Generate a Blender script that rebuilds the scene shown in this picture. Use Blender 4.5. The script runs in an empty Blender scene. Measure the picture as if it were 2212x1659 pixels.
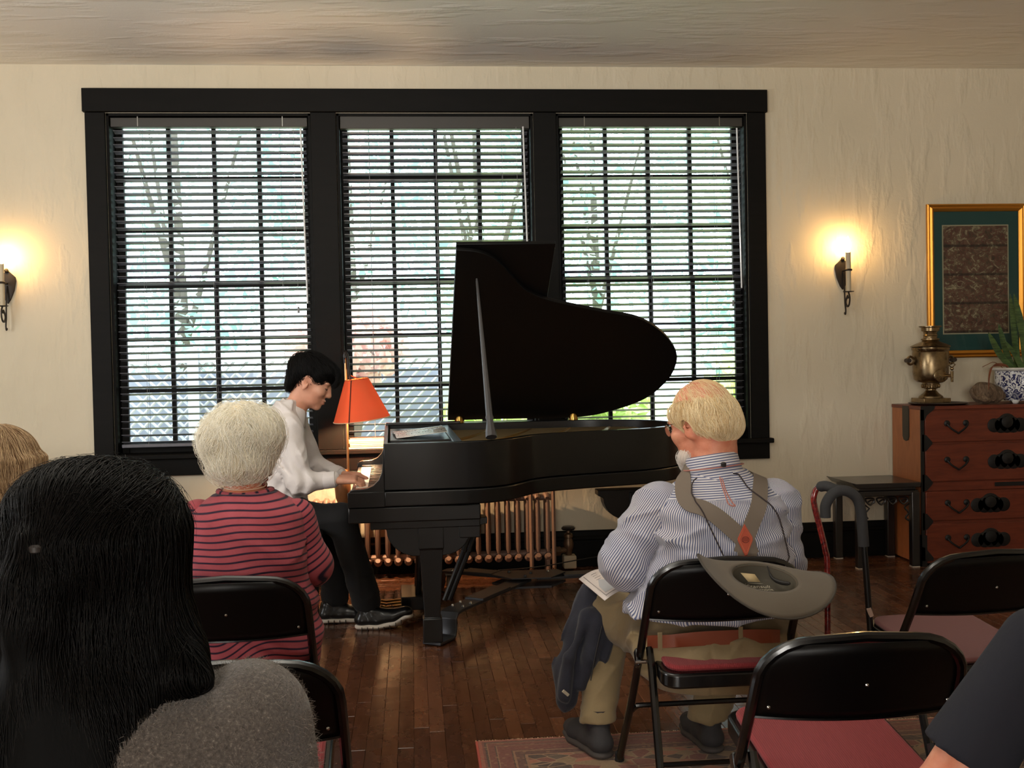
import bpy, bmesh, math, random
import numpy as np
from mathutils import Vector, Matrix

random.seed(11)
rng = np.random.default_rng(11)
SC = bpy.context.scene
COL = SC.collection
PI = math.pi

# ------------------------------------------------------------------ camera
CAM_H, FPX = 1.38, 2350.0
_p, _r, _y = 0.0251, -0.0197, 0.0906
_F = np.array([math.sin(_y) * math.cos(_p), math.cos(_y) * math.cos(_p), -math.sin(_p)])
_r0 = np.array([math.cos(_y), -math.sin(_y), 0.0])
_u0 = np.cross(_r0, _F)
_R = math.cos(_r) * _r0 + math.sin(_r) * _u0
_U = -math.sin(_r) * _r0 + math.cos(_r) * _u0
cam_data = bpy.data.cameras.new('camera')
cam_data.sensor_fit = 'HORIZONTAL'
cam_data.sensor_width = 36.0
cam_data.lens = 36.0 * FPX / 2212.0
cam_data.clip_start = 0.05
cam_data.clip_end = 300
cam = bpy.data.objects.new('camera', cam_data)
COL.objects.link(cam)
mw = Matrix.Identity(4)
for i in range(3):
    mw[i][0], mw[i][1], mw[i][2] = _R[i], _U[i], -_F[i]
mw[2][3] = CAM_H
cam.matrix_world = mw
SC.camera = cam

# ------------------------------------------------------------------ world, sun, area lights, exposure
SC.view_settings.view_transform = 'Standard'
SC.view_settings.look = 'None'
SC.view_settings.gamma = 1.0
SC.view_settings.use_curve_mapping = False
SC.view_settings.exposure = 0.0
SC.cycles.max_bounces = 8
SC.cycles.diffuse_bounces = 4
SC.cycles.glossy_bounces = 4
SC.cycles.transparent_max_bounces = 16
SC.cycles.transmission_bounces = 6
SC.cycles.caustics_reflective = False
SC.cycles.caustics_refractive = False
SC.cycles.sample_clamp_indirect = 6.0

world = bpy.data.worlds.new('world')
SC.world = world
world.use_nodes = True
_bg = world.node_tree.nodes['Background']
_bg.inputs[0].default_value = (0.74, 0.88, 1.0, 1)
_bg.inputs[1].default_value = 5.5


def light(name, kind, loc, energy, color, size=None, size_y=None, aim=None, radius=None):
    d = bpy.data.lights.new(name, kind)
    d.energy = energy
    d.color = color
    if kind == 'AREA':
        d.shape = 'RECTANGLE'
        d.size, d.size_y = size, size_y
    if radius is not None and kind != 'AREA':
        d.shadow_soft_size = radius
    o = bpy.data.objects.new(name, d)
    COL.objects.link(o)
    o.location = loc
    if aim is not None:
        o.rotation_euler = (Vector(aim) - Vector(loc)).to_track_quat('-Z', 'Y').to_euler()
    return o


_sun = bpy.data.lights.new('sun', 'SUN')
_sun.energy = 17.0
_sun.angle = 0.02
_sun.color = (1.0, 0.95, 0.86)
_so = bpy.data.objects.new('sun', _sun)
COL.objects.link(_so)
_so.rotation_euler = Vector((0.35, -0.55, -1.0)).to_track_quat('-Z', 'Y').to_euler()
# assumed fill: unseen area lights behind the audience and at left, no windows built
light('assumed_back_fill', 'AREA', (-1.8, -6.7, 2.0), 290, (1.0, 0.97, 0.91), 2.4, 1.9, (0.4, 5.0, 1.9))
light('assumed_left_fill', 'AREA', (-4.1, 3.4, 1.9), 74, (0.94, 0.97, 1.0), 1.8, 1.7, (0.0, 4.9, 2.5))
light('ceiling_fill', 'AREA', (-0.4, 2.5, 2.5), 62, (1.0, 0.97, 0.91), 0.6, 0.6, (-0.4, 3.0, 3.25))  # added fill: unseen upward area light to brighten the ceiling, no fixture of the room


def _ray(px, py):
    return _F + _R * ((px - 1106.0) / FPX) - _U * ((py - 829.5) / FPX)


def at(px, py, Y):
    d = _ray(px, py)
    t = Y / d[1]
    return np.array([d[0] * t, Y, CAM_H + d[2] * t])


def az(px, py, Z):
    d = _ray(px, py)
    t = (Z - CAM_H) / d[2]
    return np.array([d[0] * t, d[1] * t, Z])


def s2l(r, g, b):
    f = lambda c: (c / 255) / 12.92 if c <= 10 else ((c / 255 + 0.055) / 1.055) ** 2.4
    return (f(r), f(g), f(b), 1.0)


# ------------------------------------------------------------------ materials
MATS = {}


class NT:
    def __init__(s, name):
        s.m = bpy.data.materials.new(name)
        s.m.use_nodes = True
        s.t = s.m.node_tree
        s.b = s.t.nodes['Principled BSDF']
        s.out = s.t.nodes['Material Output']

    def n(s, typ, **kw):
        nd = s.t.nodes.new(typ)
        for k, v in kw.items():
            setattr(nd, k, v)
        return nd

    def l(s, a, b):
        s.t.links.new(a, b)

    def coord(s, scale=(1, 1, 1), kind='Object', rot=(0, 0, 0)):
        tc = s.n('ShaderNodeTexCoord')
        mp = s.n('ShaderNodeMapping')
        mp.inputs['Scale'].default_value = scale
        mp.inputs['Rotation'].default_value = rot
        s.l(tc.outputs[kind], mp.inputs[0])
        return mp.outputs[0]

    def wcoord(s, scale=(1, 1, 1)):
        g = s.n('ShaderNodeNewGeometry')
        mp = s.n('ShaderNodeMapping')
        mp.inputs['Scale'].default_value = scale
        s.l(g.outputs['Position'], mp.inputs[0])
        return mp.outputs[0]

    def noise(s, vec, scale, detail=4, rough=0.55, dist=0.0):
        nd = s.n('ShaderNodeTexNoise')
        nd.inputs['Scale'].default_value = scale
        nd.inputs['Detail'].default_value = detail
        nd.inputs['Roughness'].default_value = rough
        nd.inputs['Distortion'].default_value = dist
        if vec is not None:
            s.l(vec, nd.inputs['Vector'])
        return nd.outputs[0]

    def ramp(s, fac, stops, interp='LINEAR'):
        nd = s.n('ShaderNodeValToRGB')
        cr = nd.color_ramp
        cr.interpolation = interp
        while len(cr.elements) < len(stops):
            cr.elements.new(0.5)
        for e, (p, c) in zip(cr.elements, stops):
            e.position = p
            e.color = c
        s.l(fac, nd.inputs[0])
        return nd.outputs[0]

    def mix(s, fac, a, b, blend='MIX'):
        nd = s.n('ShaderNodeMix', data_type='RGBA', blend_type=blend)
        for sock, v in ((0, fac), (6, a), (7, b)):
            if hasattr(v, 'links'):
                s.l(v, nd.inputs[sock])
            elif sock == 0:
                nd.inputs[0].default_value = v
            else:
                nd.inputs[sock].default_value = v
        return nd.outputs[2]

    def math(s, op, a, b=None, c=None):
        nd = s.n('ShaderNodeMath', operation=op)
        for i, v in enumerate((a, b, c)):
            if v is None:
                continue
            if hasattr(v, 'links'):
                s.l(v, nd.inputs[i])
            else:
                nd.inputs[i].default_value = v
        return nd.outputs[0]

    def bump(s, h, strength=0.3, dist=0.01, prev=None):
        nd = s.n('ShaderNodeBump')
        nd.inputs['Strength'].default_value = strength
        nd.inputs['Distance'].default_value = dist
        s.l(h, nd.inputs['Height'])
        if prev is not None:
            s.l(prev, nd.inputs['Normal'])
        s.l(nd.outputs[0], s.b.inputs['Normal'])
        return nd.outputs[0]

    def set(s, **kw):
        names = dict(col='Base Color', rough='Roughness', metal='Metallic', spec='Specular IOR Level', coat='Coat Weight',
                     coatr='Coat Roughness', sheen='Sheen Weight', sss='Subsurface Weight', trans='Transmission Weight',
                     ecol='Emission Color', estr='Emission Strength', alpha='Alpha', ani='Anisotropic')
        for k, v in kw.items():
            i = s.b.inputs[names[k]]
            if hasattr(v, 'links'):
                s.l(v, i)
            else:
                i.default_value = v
        return s


def M(name, col, rough=0.5, metal=0.0, col2=None, nscale=8.0, stretch=(1, 1, 1), bump=0.0, bscale=60.0, bdist=0.002, **kw):
    if name in MATS:
        return MATS[name]
    t = NT(name)
    t.set(col=col, rough=rough, metal=metal, **kw)
    if col2 is not None:
        f = t.noise(t.coord(stretch), nscale, 6, 0.6)
        t.set(col=t.ramp(f, [(0.32, col), (0.68, col2)]))
    if bump:
        t.bump(t.noise(t.coord(stretch), bscale, 5, 0.6), bump, bdist)
    MATS[name] = t.m
    return t.m


def mat_plaster(name, a, b, streak):
    t = NT(name)
    v = t.wcoord()
    big = t.noise(v, 0.9, 5, 0.6)
    t.set(col=t.ramp(big, [(0.3, a), (0.7, b)]), rough=0.75, spec=0.3)
    n1 = t.noise(t.wcoord(streak), 7, 9, 0.62, 0.6)
    n2 = t.noise(v, 55, 6, 0.6)
    sp = t.noise(t.wcoord((streak[0] * 1.6, streak[1] * 1.6, streak[2])), 3.2, 3, 0.5)
    patch = t.ramp(sp, [(0.48, (0.15, 0.15, 0.15, 1)), (0.62, (1, 1, 1, 1))])
    h = t.math('MULTIPLY', t.math('ADD', n1, t.math('MULTIPLY', n2, 0.35)), patch)
    p = t.bump(h, 0.55, 0.012)
    t.bump(t.noise(v, 130, 3, 0.6), 0.14, 0.003, p)
    MATS[name] = t.m
    return t.m


def mat_attr_stripes(name, base, line, period, width, rough=0.85, bump=0.25, base2=None, sheen=0.1):
    """cloth with woven stripes that follow the float attribute 'st' of the garment"""
    t = NT(name)
    a = t.n('ShaderNodeAttribute', attribute_name='st')
    m = t.math('FRACT', t.math('MULTIPLY', a.outputs['Fac'], 1.0 / period))
    f = t.math('ABSOLUTE', t.math('SUBTRACT', m, 0.5))
    k = t.ramp(f, [(0.5 * (1 - width) - 0.06, (0, 0, 0, 1)), (0.5 * (1 - width) + 0.06, (1, 1, 1, 1))])
    bc = base
    if base2 is not None:
        bc = t.ramp(t.noise(t.coord(), 6, 4), [(0.35, base), (0.65, base2)])
    t.set(col=t.mix(k, bc, line), rough=rough, sheen=sheen, spec=0.2)
    p = t.bump(t.noise(t.coord(), 9, 6, 0.6, 0.8), bump, 0.02)
    t.bump(t.noise(t.coord(), 260, 3), 0.1, 0.001, p)
    MATS[name] = t.m
    return t.m


def mat_hair(name, a, b, rough=0.45, spec=0.35):
    t = NT(name)
    hi = t.n('ShaderNodeHairInfo')
    t.set(col=t.ramp(hi.outputs['Random'], [(0.0, a), (1.0, b)]), rough=rough, spec=spec)
    MATS[name] = t.m
    return t.m


black_lacquer = NT('black_lacquer')
black_lacquer.set(col=s2l(9, 9, 9), rough=0.32, spec=0.4, coat=0.25, coatr=0.12)
black_lacquer.bump(black_lacquer.noise(black_lacquer.coord(), 3, 2), 0.02, 0.01)
black_lacquer = black_lacquer.m
lid_black = M('lid_black', s2l(8, 7, 7), 0.5, spec=0.25)
trim_black = M('trim_black', s2l(15, 14, 12), 0.55, col2=s2l(20, 18, 16), nscale=4, spec=0.12, bump=0.15, bscale=30, stretch=(1, 1, 6))
blind_black = M('blind_black', s2l(104, 104, 112), 0.3, col2=s2l(116, 115, 122), nscale=3, stretch=(8, 1, 1))
headrail_brown = M('headrail_brown', s2l(58, 54, 48), 0.5)
cord_grey = M('cord_grey', s2l(150, 150, 150), 0.6)
wall_mat = mat_plaster('wall_plaster', s2l(218, 206, 180), s2l(226, 214, 190), (1.6, 1, 0.8))
ceil_mat = mat_plaster('ceiling_plaster', s2l(240, 236, 226), s2l(245, 241, 232), (0.45, 1.6, 1))
steel_black = M('chair_black_enamel', s2l(8, 7, 7), 0.25, spec=0.5, coat=0.25, coatr=0.08)
rubber = M('black_rubber', s2l(22, 22, 23), 0.7)
brass = M('brass', s2l(190, 150, 80), 0.25, 1.0)
chrome = M('chrome', s2l(190, 190, 188), 0.18, 1.0)
skin = NT('skin_light')
skin.set(col=skin.ramp(skin.noise(skin.coord(), 14, 4), [(0.35, s2l(214, 150, 122)), (0.7, s2l(226, 168, 140))]), rough=0.5, sss=0.06)
skin.bump(skin.noise(skin.coord(), 120, 3), 0.1, 0.002)
skin = skin.m
skin_man = NT('skin_ruddy')
skin_man.set(col=skin_man.ramp(skin_man.noise(skin_man.coord(), 22, 5), [(0.35, s2l(206, 122, 92)), (0.7, s2l(226, 156, 124))]), rough=0.5, sss=0.06)
skin_man.bump(skin_man.noise(skin_man.coord((1, 1, 3)), 60, 4), 0.25, 0.004)
skin_man = skin_man.m


# ------------------------------------------------------------------ object helpers
def sharp(me, ang=0.6):
    me.polygons.foreach_set('use_smooth', [True] * len(me.polygons))
    me.set_sharp_from_angle(angle=ang)


WORLDBUILT = {}


def link(o, parent=None):
    COL.objects.link(o)
    if parent is not None:
        o.parent = parent
        r = parent
        off = Vector((0, 0, 0))
        if parent.name in WORLDBUILT:
            off = WORLDBUILT[parent.name]
            if parent.type == 'EMPTY':
                o.matrix_parent_inverse = Matrix.Translation(-off)
            WORLDBUILT[o.name] = off
    return o


def tag(o, label=None, cat=None, group=None, kind=None):
    if label:
        o['label'] = label
    if cat:
        o['category'] = cat
    if group:
        o['group'] = group
    if kind:
        o['kind'] = kind
    return o


def thing(name, label, cat, loc=(0, 0, 0), rotz=0.0, group=None, world=False):
    """Empty at the thing's base. world=True: its parts are written in room coordinates"""
    o = bpy.data.objects.new(name, None)
    o.empty_display_size = 0.05
    COL.objects.link(o)
    o.location = [float(v) for v in loc]
    o.rotation_euler = (0, 0, rotz)
    if world:
        WORLDBUILT[o.name] = Vector([float(v) for v in loc])
    return tag(o, label, cat, group)


class MB:
    def __init__(s):
        s.v, s.f = [], []

    def add(s, vs, fs):
        b = len(s.v)
        s.v += [tuple(float(c) for c in v) for v in vs]
        s.f += [tuple(b + i for i in f) for f in fs]
        return s

    def box(s, c, d, R=None):
        hx, hy, hz = d[0] / 2, d[1] / 2, d[2] / 2
        P = [(sx * hx, sy * hy, sz * hz) for sz in (-1, 1) for sy in (-1, 1) for sx in (-1, 1)]
        if R is not None:
            P = [tuple(R @ Vector(p)) for p in P]
        return s.add([(c[0] + p[0], c[1] + p[1], c[2] + p[2]) for p in P],
                     [(0, 2, 3, 1), (4, 5, 7, 6), (0, 1, 5, 4), (2, 6, 7, 3), (0, 4, 6, 2), (1, 3, 7, 5)])

    def bx(s, x0, x1, y0, y1, z0, z1):
        return s.box(((x0 + x1) / 2, (y0 + y1) / 2, (z0 + z1) / 2), (x1 - x0, y1 - y0, z1 - z0))

    def tube(s, pts, r, seg=10, closed=False, flat=None, caps=True):
        """round (or flattened: flat=(scale along normal, reference normal)) tube along points"""
        P = [np.array(p, float) for p in pts]
        n = len(P)
        rr = r if hasattr(r, '__len__') else [r] * n
        T = []
        for i in range(n):
            a = P[(i - 1) % n] if (closed or i > 0) else P[i]
            b = P[(i + 1) % n] if (closed or i < n - 1) else P[i]
            d = b - a
            T.append(d / (np.linalg.norm(d) + 1e-12))
        ref = np.array(flat[1], float) if flat else np.array((0, 0, 1.0))
        if not flat and abs(T[0] @ ref) > 0.9:
            ref = np.array((1.0, 0, 0))
        N = ref - T[0] * (ref @ T[0])
        N /= np.linalg.norm(N) + 1e-12
        vs = []
        for i in range(n):
            if flat:
                N = ref - T[i] * (ref @ T[i])
            else:
                N = N - T[i] * (N @ T[i])
            N = N / (np.linalg.norm(N) + 1e-12)
            B = np.cross(T[i], N)
            fl = flat[0] if flat else 1.0
            for k in range(seg):
                a = 2 * PI * k / seg
                vs.append(P[i] + rr[i] * (math.cos(a) * N * fl + math.sin(a) * B))
        fs = []
        for i in range(n if closed else n - 1):
            j = (i + 1) % n
            for k in range(seg):
                l = (k + 1) % seg
                fs.append((i * seg + k, j * seg + k, j * seg + l, i * seg + l)[::-1])
        if caps and not closed:
            fs.append(tuple(range(seg)))
            fs.append(tuple(reversed(range((n - 1) * seg, n * seg))))
        return s.add(vs, fs)

    def cyl(s, a, b, r0, r1=None, seg=12):
        return s.tube([a, b], [r0, r0 if r1 is None else r1], seg)

    def lathe(s, c, prof, seg=24, axis='z', sx=1.0, sy=1.0):
        vs, fs = [], []
        for (r, h) in prof:
            for k in range(seg):
                a = 2 * PI * k / seg
                p = (r * math.cos(a) * sx, r * math.sin(a) * sy, h)
                if axis == 'y':
                    p = (p[0], h, p[1])
                elif axis == 'x':
                    p = (h, p[0], p[1])
                vs.append((c[0] + p[0], c[1] + p[1], c[2] + p[2]))
        m = len(prof)
        for i in range(m - 1):
            for k in range(seg):
                l = (k + 1) % seg
                fs.append((i * seg + k, i * seg + l, (i + 1) * seg + l, (i + 1) * seg + k))
        if prof[0][0] > 1e-6:
            fs.append(tuple(reversed(range(seg))))
        if prof[-1][0] > 1e-6:
            fs.append(tuple(range((m - 1) * seg, m * seg)))
        return s.add(vs, fs)

    def prism(s, poly, axis, a, b):
        """polygon (2D) extruded along axis from a to b; x: (y,z)  y: (x,z)  z: (x,y)"""
        def P(u, v, w):
            return {'x': (w, u, v), 'y': (u, w, v), 'z': (u, v, w)}[axis]
        n = len(poly)
        vs = [P(u, v, a) for u, v in poly] + [P(u, v, b) for u, v in poly]
        fs = [tuple(reversed(range(n))), tuple(range(n, 2 * n))]
        fs += [(i, (i + 1) % n, n + (i + 1) % n, n + i) for i in range(n)]
        return s.add(vs, fs)

    def ring_prism(s, outer, inner, z0, z1):
        n = len(outer)
        vs = [(x, y, z0) for x, y in outer] + [(x, y, z1) for x, y in outer] + [(x, y, z0) for x, y in inner] + [(x, y, z1) for x, y in inner]
        fs = []
        for i in range(n):
            j = (i + 1) % n
            fs += [(i, j, n + j, n + i), (2 * n + j, 2 * n + i, 3 * n + i, 3 * n + j), (n + i, n + j, 3 * n + j, 3 * n + i), (j, i, 2 * n + i, 2 * n + j)]
        return s.add(vs, fs)

    def ball(s, c, r, seg=14, rings=8, scale=(1, 1, 1)):
        prof = [(max(1e-7, r * math.sin(PI * i / rings)), -r * math.cos(PI * i / rings)) for i in range(rings + 1)]
        b = len(s.v)
        s.lathe((0, 0, 0), prof, seg)
        for i in range(b, len(s.v)):
            v = s.v[i]
            s.v[i] = (c[0] + v[0] * scale[0], c[1] + v[1] * scale[1], c[2] + v[2] * scale[2])
        return s

    def mesh(s, name, mat, ang=0.6, fix=True):
        me = bpy.data.meshes.new(name)
        me.from_pydata(s.v, [], s.f)
        if fix:
            bm = bmesh.new()
            bm.from_mesh(me)
            bmesh.ops.recalc_face_normals(bm, faces=bm.faces)
            bm.to_mesh(me)
            bm.free()
        for m in (mat if isinstance(mat, (list, tuple)) else [mat]):
            me.materials.append(m)
        sharp(me, ang)
        return me

    def build(s, name, mat, parent=None, bevel=0.0, ang=0.6, label=None, kind=None, seg=2):
        o = bpy.data.objects.new(name, s.mesh(name, mat, ang))
        link(o, parent)
        if bevel:
            b = o.modifiers.new('bevel', 'BEVEL')
            b.width = bevel
            b.segments = seg
            b.limit_method = 'ANGLE'
            b.angle_limit = 0.6
            b.harden_normals = False
        return tag(o, label=label, kind=kind)


def struct(o):
    o['kind'] = 'structure'
    return o


def share(src, name, parent, loc=(0, 0, 0), scale=None, rot=None):
    o = bpy.data.objects.new(name, src.data)
    link(o, parent)
    for m in src.modifiers:
        if m.type == 'BEVEL':
            b = o.modifiers.new('bevel', 'BEVEL')
            b.width, b.segments, b.limit_method, b.angle_limit = m.width, m.segments, m.limit_method, m.angle_limit
    o.location = loc
    if scale is not None:
        o.scale = scale
    if rot is not None:
        o.rotation_euler = rot
    return o


def dup(root, loc, rotz=None, label=None, cat=None, group=None):
    r = root.copy()
    COL.objects.link(r)
    r.location = loc
    if rotz is not None:
        r.rotation_euler = (0, 0, rotz)
    tag(r, label, cat, group)
    for ch in list(root.children):
        c = ch.copy()
        COL.objects.link(c)
        c.parent = r
        for g in ch.children:
            d = g.copy()
            COL.objects.link(d)
            d.parent = c
    return r


def catmull(pts, per=6, closed=False):
    P = [np.array(p, float) for p in pts]
    n = len(P)
    out = []
    for i in range(n if closed else n - 1):
        p0 = P[(i - 1) % n] if (closed or i > 0) else 2 * P[0] - P[1]
        p1, p2 = P[i], P[(i + 1) % n]
        p3 = P[(i + 2) % n] if (closed or i + 2 < n) else 2 * P[-1] - P[-2]
        for k in range(per):
            t = k / per
            out.append(0.5 * ((2 * p1) + (-p0 + p2) * t + (2 * p0 - 5 * p1 + 4 * p2 - p3) * t * t + (-p0 + 3 * p1 - 3 * p2 + p3) * t ** 3))
    if not closed:
        out.append(P[-1])
    return out

# ------------------------------------------------------------------ room shell
D = 7.03                      # plane of the window wall
RX0, RX1, RY0, CZ = -4.3, 5.4, -7.0, 3.25
WZ0, WZ1 = 0.785, 2.95        # window opening
OPEN = [(-1.875, -0.612), (-0.452, 0.808), (0.955, 2.222)]

w = MB()
xs = [RX0 - 0.2] + [v for o in OPEN for v in o] + [RX1 + 0.2]
w.bx(xs[0], xs[1], D, D + 0.2, 0, CZ)
w.bx(xs[2], xs[3], D, D + 0.2, WZ0, WZ1)
w.bx(xs[4], xs[5], D, D + 0.2, WZ0, WZ1)
w.bx(xs[6], xs[7], D, D + 0.2, 0, CZ)
w.bx(xs[1], xs[6], D, D + 0.2, 0, WZ0)
w.bx(xs[1], xs[6], D, D + 0.2, WZ1, CZ)
struct(w.build('wall_front', wall_mat))
struct(MB().bx(RX0 - 0.2, RX0, RY0, D, 0, CZ).build('wall_left', wall_mat))
struct(MB().bx(RX1, RX1 + 0.2, RY0, D, 0, CZ).build('wall_right', wall_mat))
struct(MB().bx(RX0 - 0.2, RX1 + 0.2, RY0 - 0.2, RY0, 0, CZ).build('wall_back', wall_mat))
struct(MB().bx(RX0 - 0.2, RX1 + 0.2, RY0 - 0.2, D + 0.2, CZ, CZ + 0.15).build('ceiling', ceil_mat))

# floor: dark strip planks (parts), parallel to the wall along its edge
floor_dark = M('floor_gap', s2l(20, 12, 9), 0.8)


def mat_planks():
    t = NT('floor_planks')
    a = t.n('ShaderNodeAttribute', attribute_name='rnd')
    wv = t.wcoord((26, 2.2, 26))
    off = t.n('ShaderNodeVectorMath', operation='ADD')
    t.l(wv, off.inputs[0])
    t.l(a.outputs['Color'], off.inputs[1])
    g = t.noise(off.outputs[0], 2.2, 7, 0.65, 0.9)
    base = t.ramp(a.outputs['Fac'], [(0.0, s2l(80, 48, 32)), (0.5, s2l(98, 61, 40)), (1.0, s2l(118, 76, 51))])
    gr = t.ramp(g, [(0.35, (0.55, 0.5, 0.46, 1)), (0.62, (1.05, 1.0, 1.0, 1))])
    t.set(col=t.mix(0.75, base, gr, 'MULTIPLY'), spec=0.45)
    rn = t.noise(t.wcoord(), 7, 5, 0.6)
    t.set(rough=t.ramp(rn, [(0.35, (0.2, 0.2, 0.2, 1)), (0.7, (0.36, 0.36, 0.36, 1))]), coat=0.25, coatr=0.14)
    t.bump(g, 0.06, 0.004)
    return t.m


plank_mat = mat_planks()
floor_o = struct(MB().bx(RX0 - 0.2, RX1 + 0.2, RY0 - 0.2, D, -0.12, -0.012).build('floor', floor_dark))
PW = 0.057
rows = []
BORDER = 6.515
for i in range(int((RX1 - RX0) / PW) + 1):
    x = RX0 + i * PW
    y = RY0 - random.random()
    while y < BORDER:
        L = random.uniform(0.45, 1.6)
        y1 = min(y + L, BORDER)
        if y1 - y > 0.02:
            rows.append((x, x + PW, max(y, RY0), y1))
        y = y1
for j in range(int((D - BORDER) / PW) + 1):
    y = BORDER + j * PW
    x = RX0 - random.random()
    while x < RX1:
        x1 = x + random.uniform(0.8, 2.2)
        rows.append((max(x, RX0), min(x1, RX1), y, min(y + PW, D)))
        x = x1
rows = [r for r in rows if r[1] - r[0] > 0.01 and r[3] - r[2] > 0.01]


def plank_geo(mb, r):
    x0, x1, y0, y1 = r
    g, c, dz = 0.0005, 0.0012, random.uniform(-0.0004, 0.0003)
    x0, x1, y0, y1 = x0 + g, x1 - g, y0 + g, y1 - g
    mb.add([(x0, y0, -0.012), (x1, y0, -0.012), (x1, y1, -0.012), (x0, y1, -0.012),
            (x0, y0, dz - c), (x1, y0, dz - c), (x1, y1, dz - c), (x0, y1, dz - c),
            (x0 + c, y0 + c, dz), (x1 - c, y0 + c, dz), (x1 - c, y1 - c, dz), (x0 + c, y1 - c, dz)],
           [(0, 1, 5, 4), (1, 2, 6, 5), (2, 3, 7, 6), (3, 0, 4, 7), (4, 5, 9, 8), (5, 6, 10, 9), (6, 7, 11, 10), (7, 4, 8, 11), (8, 9, 10, 11)])


def vis_score(r):
    cx, cy = (r[0] + r[1]) / 2, (r[2] + r[3]) / 2
    if cy < 3.2:
        return 0
    d = np.array([cx, cy, 0]) - np.array([0, 0, CAM_H])
    z = d @ _F
    px, py = 1106 + FPX * (d @ _R) / z, 829 - FPX * (d @ _U) / z
    if px < 600 or px > 2200 or py > 1700:
        return 0
    if cx > 0.2 and cy < 3.84:
        return 0
    return (r[1] - r[0]) * (r[3] - r[2]) / cy ** 3


rows.sort(key=vis_score, reverse=True)


def set_rnd(me, vals):
    a = me.attributes.new('rnd', 'FLOAT', 'FACE')
    a.data.foreach_set('value', vals)


for r in rows[:290]:
    mb = MB()
    plank_geo(mb, r)
    me = mb.mesh('plank', plank_mat, 0.3, fix=False)
    set_rnd(me, [random.random()] * 9)
    link(bpy.data.objects.new('plank', me), floor_o)
mb, vals = MB(), []
for r in rows[290:]:
    plank_geo(mb, r)
    vals += [random.random()] * 9
me = mb.mesh('far_planks', plank_mat, 0.3, fix=False)
set_rnd(me, vals)
o = bpy.data.objects.new('far_planks', me)
link(o, floor_o)
o['kind'] = 'stuff'

# baseboard with a cap moulding
b = MB()
b.prism([(D, 0.0), (D - 0.022, 0.0), (D - 0.022, 0.172), (D - 0.030, 0.178), (D - 0.030, 0.192), (D - 0.018, 0.2), (D - 0.012, 0.228), (D, 0.236)], 'x', RX0, RX1)
struct(b.build('baseboard_front', trim_black, bevel=0.002))
b = MB().bx(RX0, RX0 + 0.02, RY0, D, 0, 0.23)
struct(b.build('baseboard_left', trim_black))
b = MB().bx(RX1 - 0.02, RX1, RY0, D, 0, 0.23)
struct(b.build('baseboard_right', trim_black))

# window casing
XL, XR = -1.996, 2.342
struct(MB().bx(XL - 0.012, XR + 0.012, D - 0.038, D, 2.952, 3.097).build('trim_1', trim_black, bevel=0.003))
struct(MB().bx(XL, OPEN[0][0], D - 0.026, D, 0.81, 2.95).build('trim_2', trim_black, bevel=0.003))
struct(MB().bx(OPEN[0][1], OPEN[1][0], D - 0.026, D, 0.81, 2.95).build('trim_3', trim_black, bevel=0.003))
struct(MB().bx(OPEN[1][1], OPEN[2][0], D - 0.026, D, 0.81, 2.95).build('trim_4', trim_black, bevel=0.003))
struct(MB().bx(OPEN[2][1], XR, D - 0.026, D, 0.81, 2.95).build('trim_5', trim_black, bevel=0.003))
struct(MB().bx(XL - 0.022, XR + 0.022, D - 0.055, D + 0.13, 0.778, 0.81).build('trim_6', trim_black, bevel=0.006))
struct(MB().bx(XL, XR, D - 0.024, D, 0.673, 0.778).build('trim_7', trim_black, bevel=0.003))

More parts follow.
